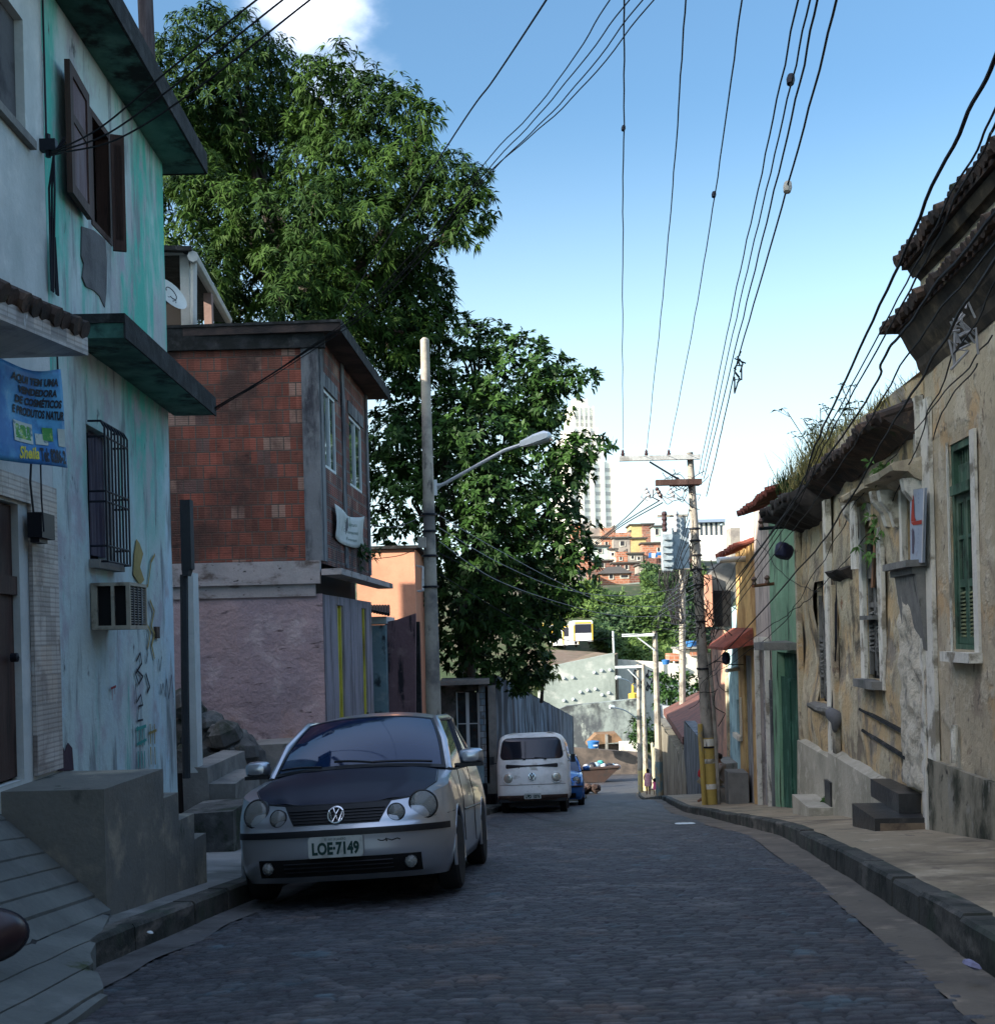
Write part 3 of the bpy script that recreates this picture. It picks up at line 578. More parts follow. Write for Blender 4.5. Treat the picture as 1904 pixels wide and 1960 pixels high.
# --- platform, steps and grooved ramp in front of the doors
pl = thing('door_platform', 'grey concrete platform with descending side steps in front of the dark door', 'platform', (-2.8, 8, -1.7))
m_plat = mat('platform_cement', (.17, .17, .15), [((.15, .155, .145), 1.5, .55, .12), ((.35, .32, .25), 2, .6, .1), ((.05, .06, .05), (4, 4, 2), .66, .07)], bump=.45, bs=18)
xf = P(201, 1600, 7.5).x; zp = P(202, 1511, 7.5).z
def xface(y): return xf + .05 * (y - 7.5)
def stepbox(mb, y0, y1, z): mb.hexa([(-3.2, y0, -2.6), (xface(y0), y0, -2.6), (xface(y1), y1, -2.6), (-3.25, y1, -2.6), (-3.2, y0, z), (xface(y0), y0, z), (xface(y1), y1, z), (-3.25, y1, z)])
mb = MB(); stepbox(mb, 7.5, 8.62, zp); obj('landing', mb, m_plat, pl)
mb = MB()
for y0, y1, z in ((8.622, 8.95, zp - .21), (8.952, 9.32, zp - .42), (9.322, 9.62, zp - .62)): stepbox(mb, y0, y1, z)
obj('steps', mb, m_plat, pl)
m_ramp = mat('grooved_ramp_cement', (.125, .14, .135), [((.16, .18, .17), 2, .55, .12), ((.17, .185, .18), 3, .6, .08), ((.05, .07, .03), (3, 3, 3), .68, .05)], bump=.5, bs=22)
rp = thing('grooved_ramp', 'steep grooved cement apron rising from the gutter to the platform', 'ramp', (-2.4, 5, -1.9))
def relh(x): return float(np.interp(-x, [1.7, 2.42, 3.2], [.0, .20, .92]))
def xedge(y): return float(np.interp(y, [0, 5.6, 6.25, 7.49], [-1.70, -1.84, -2.14, -2.42]))
edges = [-1.70, -1.88, -2.06, -2.24, -2.42, -2.52, -2.62, -2.72, -2.82, -2.93, -3.05, -3.2]; mb = MB(); rr = random.Random(21)
for i in range(len(edges) - 1):
    xa, xb_ = edges[i] - .006, edges[i + 1] + .006; y = .5; lift = rr.uniform(-.004, .006)
    while y < 7.49:
        y2_ = min(7.49, y + .085); e0, e1 = xedge(y), xedge(y2_)
        if e1 < xb_ + .02: y = y2_; continue
        a0, a1 = min(xa, e0), min(xa, e1)
        def pt(x, yy, up): return (x, yy, float(zroad(-2.2, yy)) + relh(x) + up + lift + .006 * noise.noise(Vector((x * 6, yy * 3, 0))))
        mb.hexa([pt(xb_, y, -.25), pt(a0, y, -.25), pt(a1, y2_, -.25), pt(xb_, y2_, -.25), pt(xb_, y, .012), pt(a0, y, .012), pt(a1, y2_, .012), pt(xb_, y2_, .012)]); y = y2_
obj('cement_strips', mb, m_ramp, rp)
mb = MB(); ys_ = [.5 + .35 * k for k in range(21)]
for y in ys_: pass
mb.grid(lambda a, b: (lambda y: Vector((xedge(y) - .01 + (-3.2 - xedge(y)) * b, y, float(zroad(-2.2, y)) + relh(xedge(y) - .01 + (-3.2 - xedge(y)) * b) - .012)))(.5 + 6.98 * a), 24, 10); obj('joint_bed', mb, m_mold, rp)
# dark rounded thing of unknown kind at the edge
db = thing('rounded_object', 'dark maroon rounded object on the grooved ramp, cut off by the left edge', 'object', P(-10, 1840, 5.4))
c_ = P(-32, 1790, 5.4); ax_ = Vector((.35, -.8, .35)).normalized()
mb = MB(); mb.lathe([(.02, .085), (.09, .08), (.14, .055), (.175, .01), (.185, -.03)], c_, ax_, 28, sq=.66); obj('shell', mb, mat('dark_maroon_plastic', (.035, .018, .022), rough=.35, bump=.05, spec=.5), db, smooth=True)
mb = MB(); mb.lathe([(.186, -.03), (.195, -.032), (.195, -.045), (.17, -.046)], c_, ax_, 28, sq=.66); obj('rim', mb, m_iron, db, smooth=True)

# --- alley: rough steps, rubble, chute
al = thing('alley_steps', 'rough mossy concrete steps climbing the alley between the turquoise and brick houses', 'steps', P(400, 1620, 14))
m_moss = mat('mossy_dark_stone', (.08, .08, .078), [((.18, .18, .17), 2.2, .57, .1), ((.02, .03, .018), 3, .55, .1)], bump=.9, bs=10)
def rough(mb_, amp, s=2.2):
    mb_.v = [tuple(Vector(p) + Vector((noise.noise(Vector(p) * s), noise.noise(Vector(p) * s + Vector((9, 0, 0))), noise.noise(Vector(p) * s + Vector((0, 9, 0))))) * amp) for p in mb_.v]; return mb_
for (u0, v0, u1, v1, Y, dd_) in ((348, 1553, 447, 1640, 13.2, 1.0), (350, 1470, 398, 1560, 14.2, 2.2), (398, 1500, 450, 1555, 14.25, 1.5), (340, 1440, 470, 1480, 16.4, 1.4), (476, 1421, 640, 1520, 17.0, .9)):
    mb = MB(); pbox(mb, u0, v0, u1, v1, Y, dd_); obj('step', rough(mb, .05), m_conc if (u0 in (350, 476, 398)) else m_moss, al)
mb = MB(); rr = random.Random(5)
for k in range(60):
    u = rr.uniform(352, 480); h = max(0, 1 - (u - 352) / 140); v = rr.uniform(1445 - 105 * h, 1450); c = P(u, v, 17.2 + rr.uniform(-.7, .4)); r_ = rr.uniform(.10, .26)
    mb.lathe([(r_ * .2, -r_), (r_, -r_ * .4), (r_ * .9, r_ * .3), (r_ * .3, r_ * .8)], c, (rr.uniform(-.5, .5), rr.uniform(-.5, .5), 1), 6)
obj('rubble_pile', mb, m_moss, label='dark heap of rubble and moss against the pink stucco wall', cat='rubble')
m_chute = mat('dark_sheet_metal', (.035, .04, .045), rough=.75, bump=.3)
ch_ = thing('downpipe', 'dark downpipe with a boxy hopper at the corner of the turquoise house', 'downpipe', P(350, 1480, 12.4))
mb = MB(); pbox(mb, 347, 956, 363, 1090, 13.4, .15); ppoly(mb, [(347, 1090), (363, 1090), (359, 1102), (349, 1102)], 13.4, .15); obj('hopper', mb, m_chute, ch_)
mb = MB(); mb.tube([P(352, 1100, 13.5), P(354, 1300, 13.5), P(357, 1490, 13.5)], .045, 8); obj('pipe', mb, m_chute, ch_, smooth=True)
mb = MB(); pbox(mb, 358, 1096, 369, 1480, 14.2, .25); obj('rendered_pier', mb, m_whitewall, label='slim pale rendered pier in the alley beside the dark downpipe', cat='pier')

# --- brick house
FB = Fac(-3.398, .046, -1); YB, YBE = 18.0, 22.75
hb = thing('brick_house', 'narrow two-storey house of bare red hollow brick over pink stucco, with yellow doors', 'house', (-5, 20, -3.2))
m_brick = mat('hollow_red_brick', (.2, .07, .05), brick=(.20, .20, .011, (.34, .105, .07), (.21, .085, .06), (.14, .11, .09)), layers=[((.09, .05, .04), 1.2, .54, .12), ((.03, .022, .02), (2, 2, 5), .66, .06)], bump=.6, bs=30, var=.22)
m_brickd = mat('grimy_street_brick', (.2, .07, .05), brick=(.20, .20, .02, (.26, .09, .07), (.17, .07, .055), (.18, .16, .15)), layers=[((.06, .05, .05), (2, 2, .8), .54, .12), ((.13, .12, .12), 3, .68, .05)], bump=.6, bs=30, var=.2)
m_beam = mat('stained_ledge_plaster', (.42, .38, .37), [((.13, .10, .085), (2, 2, 4), .56, .08), ((.36, .34, .33), 3, .58, .08), ((.045, .04, .04), (7, 7, 14), .66, .04)], bump=.9, bs=7)
m_pink = mat('pink_grey_stucco', (.44, .32, .32), [((.36, .28, .30), (.9, .9, .9), .5, .14), ((.40, .24, .18), 1.1, .58, .1, {'zr': (-.4, -1.3)}), ((.54, .44, .44), 2, .6, .1), ((.10, .07, .07), (3, 3, 12), .67, .05), ((.05, .035, .035), (1.2, 1.2, 1.2), .60, .05, {'zr': (-.8, -1.4), 'zn': 1.0})], bump=1.0, bs=6, var=.15, bdist=.05)
m_lil = mat('lilac_grey_plaster', (.33, .30, .34), [((.13, .115, .13), (6, 6, .6), .55, .1), ((.24, .19, .15), (1, 1, 1), .62, .08)], bump=.4, bs=14)
m_pil = mat('grey_concrete_frame', (.2, .21, .22), [((.05, .05, .06), (3, 3, .8), .52, .1), ((.18, .185, .19), 4, .62, .07)], bump=.6, bs=12)
zL0, zL1 = P(480, 1141, 18).z, P(480, 1079, 18).z; zBt = P(480, 668, 18).z; zTop = P(480, 623, 18).z; zbase = P(520, 1432, 18).z
def perp(mb, x0, x1, z0, z1, Y, jit=.02, step=.3):
    nx = max(1, int((x1 - x0) / step)); nz2 = max(1, int((z1 - z0) / step))
    return mb.grid(lambda a, b: Vector((x0 + (x1 - x0) * a, Y + jit * noise.noise(Vector(((x0 + (x1 - x0) * a) * 1.3, (z0 + (z1 - z0) * b) * 1.3, Y))), z0 + (z1 - z0) * b)), nx, nz2)
xc = FB.a + FB.b * YB
mb = MB(); mb.box(-9, xc - .14, YB + .03, YBE + .6, -4, zBt); obj('core', mb, m_dark, hb)
mb = MB(); perp(mb, -9, xc - .23, zL1, zBt, YB, .01); obj('brick_wall', mb, m_brick, hb)
mb = MB(); perp(mb, -9, xc - .01, zbase - .2, zL0 + .01, YB - .012, .03, .18); obj('stucco_wall', mb, m_pink, hb)
mb = MB(); mb.box(-9, xc - .02, YB - .10, YB + .02, zL0 + .16, zL1 + .02); mb.box(-9, xc - .10, YB - .05, YB + .02, zL0 - .02, zL0 + .159); obj('plaster_band', rough(mb, .012, 4), m_beam, hb)
mb = MB(); mb.box(-9, xc + .12, YB - .07, YB + .05, zBt - .01, zTop); obj('parapet_beam', mb, m_mold, hb)
mb = MB(); mb.box(xc - .24, xc + .015, YB - .03, YB + .05, zL1 + .02, zBt - .012); obj('corner_column', mb, m_pil, hb)
# street face
def frect(fc, u0, v0, u1, v1): y0, za = fc.hit(u0, v0); y1, zb = fc.hit(u1, v1); return (y0, y1, zb, za)
w1 = frect(FB, 619, 742, 645, 910); w2 = frect(FB, 667, 788, 694, 935); w2 = (w2[0], w2[1], w1[2], w1[3])
d1 = frect(FB, 645, 1158, 662, 1400); d2 = frect(FB, 692, 1158, 706, 1400); d1 = (d1[0], d1[1], -3.35, d1[3]); d2 = (d2[0], d2[1], -3.35, d1[3])
mb = MB(); wall(mb, FB, YB + .02, YBE, zL1 - .02, zTop - .02, [w1, w2], depth=.10, jit=.006); obj('street_brick_wall', mb, m_brickd, hb)
mb = MB(); wall(mb, FB, YB + .02, YBE, -4, zL0 + .0, [d1, d2], depth=.08, jit=.006); obj('street_wall', mb, m_lil, hb)
mb = MB(); 
for (y0, y1) in ((YB + .06, YB + .3), ((w1[1] + w2[0]) / 2 - .13, (w1[1] + w2[0]) / 2 + .13), (YBE - .22, YBE - .02)): mb.fbox(FB, y0, y1, zL1 + .02, zBt + .2, .005, .03)
for w_ in (w1, w2): mb.fbox(FB, w_[0] - .12, w_[1] + .12, w_[3] + .004, w_[3] + .22, .005, .026)
obj('concrete_frame', mb, m_pil, hb)
m_wframe = mat('white_aluminium', (.6, .66, .68), rough=.4, bump=0, var=.05); m_glass = mat('reflective_window_glass', (.05, .07, .08), rough=.06, spec=1.0, bump=.02, bs=2, var=0, coat=.6)
for w_ in (w1, w2):
    mb = MB(); a, b, c, d = w_; e = .05
    for q_ in ((a, a + e, c, d), (b - e, b, c, d), (a + e, b - e, c, c + e), (a + e, b - e, d - e, d), ((a + b) / 2 - .03, (a + b) / 2 + .03, c + e, d - e)): mb.fbox(FB, q_[0] + .002, q_[1] - .002, q_[2] + .002, q_[3] - .002, -.07, -.01)
    wf = obj('window', mb, m_wframe, hb)
    mb = MB(); mb.fbox(FB, a + e + .003, (a + b) / 2 - .033, c + e + .003, d - e - .003, -.05, -.04); mb.fbox(FB, (a + b) / 2 + .033, b - e - .003, c + e + .003, d - e - .003, -.035, -.03); obj('pane', mb, m_glass, wf)
m_yel = mat('yellow_painted_metal', (.62, .56, .09), [((.25, .2, .04), (5, 5, 1), .6, .1)], rough=.55, bump=.1)
for d_ in (d1, d2):
    mb = MB(); a, b, c, d = d_; mb.fbox(FB, a + .004, b - .004, c, d - .004, -.10, -.06); mb.fbox(FB, a + .004, a + .08, c, d - .004, -.059, -.03); mb.fbox(FB, b - .08, b - .004, c, d - .004, -.059, -.03); dr = obj('door', mb, m_yel, hb)
    mb = MB(); z_ = c + (d - c) * .47; mb.fbox(FB, a + .45, a + .53, z_, z_ + .16, -.058, -.0); obj('door_handle', mb, m_iron, dr)
mb = MB(); zled = FB.hit(625, 1094, .25)[1]
mb.fbox(FB, YB - .12, YBE + .9, zled, zled + .09, .008, .30); obj('ledge', rough(mb, .015, 3), m_beam, hb)
mb = MB(); zs = P(648, 628, 17.7).z
mb.fbox(FB, YB - .16, YBE + .35, zs, zs + .12, -5.5, .38); obj('roof_slab', mb, mat('brown_stained_soffit', (.07, .05, .045), [((.03, .025, .025), 1.5, .5, .1)], bump=.5), hb)
mb = MB(); mb.fbox(FB, YB - .18, YBE + .37, zs - .02, zs + .13, .382, .40); mb.fbox(FB, YB - .18, YBE + .37, zs + .121, zs + .16, -5.5, .40); obj('roof_edge', mb, m_mold, hb)
# plants growing on the ledge
# cloth sign
wb = thing('cloth_sign', 'small white cloth sign with faded handwriting on the brick house', 'sign', FB.w(21, 0, .05))
q4 = [FB.w(*FB.hit(u, v, .05), .05) for u, v in ((640, 964), (696, 988), (698, 1044), (641, 1028))]
def clf(s, t): p = (q4[0] * (1 - s) + q4[1] * s) * (1 - t) + (q4[3] * (1 - s) + q4[2] * s) * t; p.z -= .10 * math.sin(math.pi * s) * 1.0; return p + FB.n * (.03 * math.sin(s * 9 + t * 3))
mb = MB(); mb.grid(clf, 14, 8); o_ = obj('cloth', mb, mat('white_cloth', (.55, .58, .56), [((.35, .42, .36), 6, .6, .05)], bump=.1), wb, smooth='all'); o_.modifiers.new('t', 'SOLIDIFY').thickness = .004
mb = MB(); Wc = (q4[1] - q4[0]).length
for s_, cy, sz, wm in (('Floricultura', .26, .17, 1.0), ('Casamento', .52, .16, 1.1), ('Eventos', .76, .14, .8)): text_on(mb, s_, lambda x, y, cy=cy: clf(.5 + x / Wc, cy - y / 1.0) + FB.n * .008, sz, .3, wmax=wm)
obj('lettering', mb, mat('faded_green_ink', (.10, .16, .13), bump=0), wb)
# terrace shelter
ts = thing('terrace_shelter', 'lean-to shelter with white posts and gutter on the roof terrace of the brick house', 'shelter', P(350, 620, 19))
m_wpost = mat('dirty_white_post', (.5, .5, .48), [((.16, .15, .18), (4, 4, 2), .52, .1, {'zr': (5.1, 4.7), 'zn': .4})], bump=.2)
mb = MB(); pbox(mb, 347, 486, 361, 625, 19, .16); obj('post', mb, m_wpost, ts)
mb = MB(); pbox(mb, 391, 560, 404, 625, 21.5, .15); obj('post', mb, mat('pinkish_post', (.25, .17, .15), bump=.2), ts)
mb = MB(); mb.tube([P(371, 492, 18.95), P(371, 622, 18.95)], .05, 8); obj('drainpipe', mb, m_wpost, ts, smooth=True)
mb = MB(); pbox(mb, 200, 480, 350, 488, 18.9, .1); obj('beam', mb, m_wpost, ts)
mb = MB(); a, b = P(270, 476, 18.7), P(366, 479, 18.7); c, d = P(438, 618, 26), P(330, 606, 26); v_ = Vector((0, 0, .07)); mb.hexa([a, b, c, d, a + v_, b + v_, c + v_, d + v_]); obj('roof_sheet', mb, m_mold, ts)
mb = MB(); mb.tube([P(369, 490, 18.75), P(437, 612, 25.5)], .085, 8); obj('gutter', mb, m_wpost, ts, smooth=True)
mb = MB(); pbox(mb, 200, 500, 345, 625, 24, .2); obj('back_wall', mb, m_dark, ts)
ds = thing('satellite_dish', 'white satellite dish beside the shelter post on the roof terrace', 'satellite dish', P(330, 620, 18.6))
c_ = P(327, 562, 18.5); ax_ = Vector((.80, -.45, .55)).normalized()
mb = MB(); mb.lathe([(.01, -.07), (.16, -.05), (.29, 0), (.295, .008), (.16, -.04), (.01, -.06)], c_, ax_, 24); obj('reflector', mb, mat('offwhite_dish', (.5, .53, .5), bump=.05, rough=.6), ds, smooth=True)
mb = MB(); mb.tube([c_ - ax_ * .06, c_ - ax_ * .2 + Vector((0, 0, -.1)), c_ - ax_ * .2 + Vector((0, 0, -.6))], .025, 6); obj('mast', mb, m_iron, ds)
mb = MB(); e1 = ax_.cross(Vector((0, 0, 1))).normalized(); e2 = e1.cross(ax_); pts = [c_ + e1 * (.09 * math.cos(q) ) + e2 * (.12 * math.sin(q)) + ax_ * .012 for q in np.linspace(.3, 5.6, 14)]; mb.tube(pts, .008, 5); mb.tube([c_ - e2 * .2 + ax_ * .02 + e1 * .02, c_ - e2 * .13 + ax_ * .01 - e1 * .03, c_ - e2 * .17 + e1 * .06 + ax_ * .012], .008, 5); obj('printed_mark', mb, m_ink, ds)

# --- salmon house, blue bit, pink wall, gate house
m_salm = mat('salmon_plaster', (.70, .34, .22), [((.62, .28, .18), 1.2, .55, .12), ((.30, .16, .12), (9, 9, 1), .70, .04)], bump=.3, bs=12, var=.08)
hs = thing('salmon_house', 'sunlit salmon-orange house wall behind the brick house', 'house', P(755, 1365, 27))
mb = MB(); a, b = P(690, 1400, 27), P(793, 1050, 27); mb.box(a.x, b.x, 27, 32, -5, b.z); obj('wall', mb, m_salm, hs)
mb = MB(); mb.box(a.x, b.x + .12, 26.9, 32.1, b.z + .002, b.z + .07); obj('parapet_cap', mb, m_mold, hs)
mb = MB(); x_ = b.x + .012
for k in range(5): y = 27.3 + .18 * k; mb.tube([(x_, y, P(795, 1132, 27.5).z), (x_ + .12, y, P(795, 1130, 27.5).z), (x_ + .14, y, P(797, 1085, 27.5).z), (x_, y, P(797, 1083, 27.5).z)], .012, 5)
for v_ in (1130, 1108, 1085): z = P(797, v_, 27.5).z; mb.tube([(x_ + .13, 27.25, z), (x_ + .13, 28.1, z)], .012, 5)
obj('window_grille', mb, m_wframe, hs)
m_lb = mat('light_blue_plaster', (.20, .30, .33), [((.05, .06, .07), (3, 3, 2), .60, .06), ((.30, .38, .40), 4, .6, .08)], bump=.3)
hl = thing('blue_shed', 'small light blue shed with a corrugated roof edge beside the brick house', 'shed', P(725, 1365, 24.2))
mb = MB(); a, b = P(690, 1400, 24.2), P(737, 1196, 24.2); mb.box(a.x, b.x, 24.2, 26.4, -5, b.z); obj('wall', mb, m_lb, hl)
mb = MB(); pbox(mb, 690, 1180, 739, 1195, 24.3, 2); obj('fascia', mb, m_wframe, hl)
mb = MB()
for k in range(9): u = 700 + 5.4 * k; mb.tube([P(u, 1168 + .2 * (u - 700), 24.05), P(u, 1160, 26.6)], .035, 6)
obj('roof_sheet', mb, m_mold, hl)
m_pinkd = mat('shaded_pink_wall', (.19, .115, .125), [((.03, .025, .03), (5, 5, .7), .58, .07), ((.26, .17, .17), 3, .6, .08)], bump=.4)
mb = MB(); mb.prism([P(737, 1410, 24.6), P(795, 1410, 24.6), P(795, 1174, 24.6), P(760, 1186, 24.6), P(737, 1191, 24.6)], (0, .25, 0)); obj('boundary_wall', mb, m_pinkd, label='shaded pink boundary wall streaked black in front of the salmon house', cat='wall')  # dark pink and sloping top paint the shade under the sunlit salmon part
mb = MB(); pbox(mb, 795, 1190, 802, 1410, 24.9, .3); obj('wall_end_pier', mb, m_mold, label='narrow dark pier at the end of the shaded pink wall', cat='pier')
gh = thing('gate_house', 'small old gatehouse with tiled pillar and a tall dark metal gate behind the silver car', 'gatehouse', P(900, 1480, 30))
m_tp = mat('patchwork_tile_pillar', (.22, .27, .30), brick=(.16, .16, .012, (.28, .34, .37), (.12, .19, .24), (.09, .09, .09)), layers=[((.10, .09, .08), 5, .58, .06)], rough=.6, bump=.3)
mb = MB(); pbox(mb, 830, 1311, 872, 1500, 30, .3); pbox(mb, 872, 1311, 921, 1324, 30, .3); obj('wall', mb, m_moss, gh)
mb = MB(); pbox(mb, 921, 1311, 933, 1500, 29.9, .4); obj('tiled_pillar', mb, m_tp, gh)
mb = MB(); pbox(mb, 933, 1314, 948, 1520, 29.9, .9); obj('side_pillar', mb, m_conc, gh)
mb = MB(); pbox(mb, 842, 1300, 936, 1312, 29.5, 1.4); obj('canopy_slab', rough(mb, .03, 3), m_conc, gh)
mb = MB(); pbox(mb, 872, 1325, 921, 1500, 30.4, .1); obj('doorway_shadowed_back', mb, mat('rusty_dark_gate_sheet', (.05, .055, .06), [((.09, .10, .10), 2, .55, .1), ((.09, .05, .04), 5, .62, .06)], bump=.3), gh)
mb = MB(); pbox(mb, 872, 1384, 920, 1387, 30.1, .04); pbox(mb, 872, 1326, 875, 1500, 30.1, .05); pbox(mb, 917, 1326, 920, 1500, 30.1, .05); pbox(mb, 895, 1326, 897, 1500, 30.12, .03); obj('gate_frame', mb, m_wframe, gh)
mb = MB(); pbox(mb, 908, 1466, 926, 1500, 29.3, .4); obj('low_block', mb, m_lb, gh)
# retaining wall down the left side
FW = Fac(-.15 - .102 * 31, .102, -1)
m_ret = mat('blue_black_stained_wall', (.17, .2, .25), [((.035, .038, .05), (.9, .9, .18), .48, .08), ((.20, .25, .30), (2.5, 2.5, .3), .60, .06), ((.07, .05, .055), (1.5, 1.5, .6), .62, .07)], bump=.4, bs=5)
mb = MB(); wall(mb, FW, 31.5, 80, -14, -1, jit=.05, step=1.2, tops=lambda y: -1.0 - 4.5 * (y - 31) / 48, back=.5); obj('retaining_wall', mb, m_ret, label='tall retaining wall stained blue-black behind the white van', cat='wall')

# --- left concrete pole with lamp
pp = thing('lamp_pole', 'tall round concrete pole with a long-armed street lamp, left of the road', 'lamp pole', P(829, 1400, 22))
m_pole = mat('concrete_pole', (.42, .38, .32), [((.16, .15, .145), 1.2, .55, .12), ((.10, .095, .09), (6, 6, 2), .64, .06), ((.42, .41, .40), (14, 14, 5), .72, .03, {'zr': (-2.2, -2.8)})], bump=.35, bs=14)
pa, pb = P(831, 1415, 22), P(813, 657, 22); pa.z = -hroad(22) - .1
mb = MB(); mb.tube([pa, pa.lerp(pb, .5), pb, pb + Vector((0, 0, .02))], lambda t: .155 - .075 * min(1, t * 1.5), 16); mb.lathe([(.082, 0), (.08, .06), (.04, .10), (.005, .11)], pb, (0, 0, 1), 14); obj('pole', mb, m_pole, pp, smooth=True)
m_galv = mat('pale_galvanised_metal', (.55, .58, .60), rough=.4, bump=0, metal=.2, var=.08)
for v_ in (922, 948, 986, 1034): mb = MB(); c = pa.lerp(pb, (1415 - v_) / (1415 - 657.)); r_ = .135; mb.lathe([(r_, -.02), (r_ + .012, -.015), (r_ + .012, .015), (r_, .02)], c, (0, 0, 1), 14); obj('clamp_band', mb, m_iron, pp)
mb = MB(); a0 = P(834, 932, 21.9); pts = [a0, P(850, 926, 21.8), P(925, 884, 21.5), P(965, 862, 21.3), P(1000, 850, 21.2)]; mb.tube(pts, .032, 8); pbox(mb, 831, 918, 836, 948, 21.85, .06); mb.prism([P(836, 925, 21.88), P(850, 925, 21.84), P(838, 938, 21.88)], (0, .03, 0)); obj('lamp_arm', mb, m_galv, pp, smooth=True)
h0, h1 = P(996, 850, 21.2), P(1054, 834, 21.0); d = (h1 - h0).normalized(); up = Vector((0, 0, 1)); sd = d.cross(up).normalized()
def hsec(t, w_, a_, b_): c = h0 + d * (h1 - h0).length * t; return [c - sd * w_ - up * b_, c + sd * w_ - up * b_, c + sd * w_ * 1.0 + up * a_ * .5, c + sd * w_ * .5 + up * a_, c - sd * w_ * .5 + up * a_, c - sd * w_ + up * a_ * .5]
secs = [hsec(0, .05, .05, .05), hsec(.25, .08, .075, .06), hsec(.5, .12, .10, .06), hsec(.8, .13, .11, .05), hsec(.95, .11, .07, .03), hsec(1.0, .06, .03, .0)]
mb = MB(); o0 = 0; mb.v = [tuple(p) for s_ in secs for p in s_]
for i in range(5):
    for j in range(6): mb.f.append((i * 6 + j, i * 6 + (j + 1) % 6, (i + 1) * 6 + (j + 1) % 6, (i + 1) * 6 + j)); mb.m.append(0)
mb.f += [(5, 4, 3, 2, 1, 0), tuple(30 + j for j in range(6))]; mb.m += [0, 0]
lh = obj('lamp_head', mb, mat('white_lamp_housing', (.7, .72, .73), rough=.4, bump=0, var=.03), pp, smooth=True)
mb = MB(); c = h0 + d * .75 * (h1 - h0).length - up * .055; mb.hexa([c - d * .16 - sd * .09 - up * .03, c + d * .14 - sd * .08 - up * .02, c + d * .14 + sd * .08 - up * .02, c - d * .16 + sd * .09 - up * .03, c - d * .18 - sd * .1, c + d * .16 - sd * .1, c + d * .16 + sd * .1, c - d * .18 + sd * .1]); obj('lens', mb, mat('lamp_lens', (.4, .42, .42), rough=.15, bump=0), lh)
jb = MB(); pbox(jb, 800, 1028, 815, 1048, 21.7, .14); obj('junction_box', jb, m_pole, label='small grey junction box on the side of the lamp pole', cat='junction box')
# ================================================================ right side of the street
OCH = (.34, .25, .15)
m_old1 = mat('ochre_crumbling_plaster', (.56, .41, .23), [((.50, .44, .31), (1.1, 1.1, 1.0), .50, .06, {'h': .5}), ((.60, .52, .37), 2.2, .58, .05, {'h': .4}), ((.30, .26, .21), 1.0, .57, .05, {'seed': 17, 'h': -.6}), ((.24, .20, .15), (3, 3, 1.4), .60, .06), ((.14, .12, .09), (1.4, 1.4, 1.0), .62, .05, {'seed': 13}), ((.20, .17, .14), (11, 11, 7), .63, .05), ((.30, .14, .07), 2.0, .70, .03, {'seed': 4, 'h': -.8}), ((.04, .04, .035), 9, .72, .03)], bump=.8, bs=9, var=.16, bdist=.03)
m_old2 = mat('grey_lichen_plaster', (.52, .44, .31), [((.56, .39, .22), (1.0, 1.0, .9), .56, .04, {'h': -.5}), ((.62, .55, .42), 1.8, .56, .05, {'h': .4}), ((.38, .31, .23), (2.4, 2.4, 1.8), .58, .06), ((.22, .19, .15), (10, 10, 7), .64, .05), ((.20, .12, .09), 1.3, .66, .04, {'seed': 6, 'h': -.7}), ((.12, .11, .09), 1.1, .55, .06, {'zr': (-1.0, -1.7), 'zn': 1.6}), ((.05, .05, .04), 10, .73, .03)], bump=.8, bs=10, var=.16, bdist=.03)
m_white = mat('flaking_whitewash', (.74, .71, .62), [((.30, .27, .21), 3.0, .57, .06, {'h': -.5}), ((.16, .15, .13), (7, 7, 1.2), .64, .06)], bump=.6, bs=14)
m_stuc = mat('rough_thrown_render', (.68, .62, .50), [((.62, .45, .29), (1.2, 1.2, .5), .53, .1), ((.22, .21, .18), 4, .6, .1)], bump=1.0, bs=11, bdist=.06)
m_plin = mat('mossy_plinth', (.33, .30, .23), [((.045, .05, .035), (1.6, 1.6, 1.1), .52, .1), ((.30, .29, .25), (5, 5, 3), .62, .06), ((.03, .03, .025), 6, .66, .06)], bump=.7, bs=12)
m_plin2 = mat('pale_plinth', (.44, .41, .34), [((.30, .29, .23), 1.5, .52, .12), ((.54, .50, .42), 3, .6, .08), ((.07, .07, .06), 6, .68, .05)], bump=.6, bs=14)
m_eaveu = mat('dark_stained_cornice', (.10, .08, .06), [((.26, .20, .13), (1.5, 1.5, 3), .60, .08), ((.04, .035, .03), 2, .5, .1)], bump=.5, bs=9)
m_gwood = mat('dark_green_wood', (.06, .13, .085), [((.13, .19, .13), (9, 9, 1.5), .56, .08), ((.03, .05, .035), 5, .58, .1), ((.20, .19, .15), (20, 20, 4), .70, .04)], rough=.65, bump=.3, bs=(25, 25, 4))
m_gwood2 = mat('weathered_grey_wood', (.15, .15, .14), [((.25, .25, .23), (9, 9, 1.5), .56, .08), ((.05, .05, .045), 6, .58, .1)], rough=.8, bump=.4, bs=(25, 25, 4))
m_black = mat('blackish_underside', (.028, .024, .022), [((.06, .05, .045), 3, .56, .1)], bump=.5, bs=8)  # near-black brown for the sagging roof and broken door hood
m_tilered = mat('red_roof_tile', (.28, .075, .05), [((.14, .05, .04), 3, .54, .1), ((.36, .14, .09), 8, .62, .06)], bump=.4, bs=18)
m_step = mat('dark_wet_stone', (.035, .035, .036), [((.09, .085, .08), 3, .60, .08)], rough=.35, bump=.5, bs=10, spec=.5)
m_stept = mat('tan_stone_face', (.24, .18, .125), [((.12, .09, .07), 3, .58, .1)], bump=.5, bs=14)

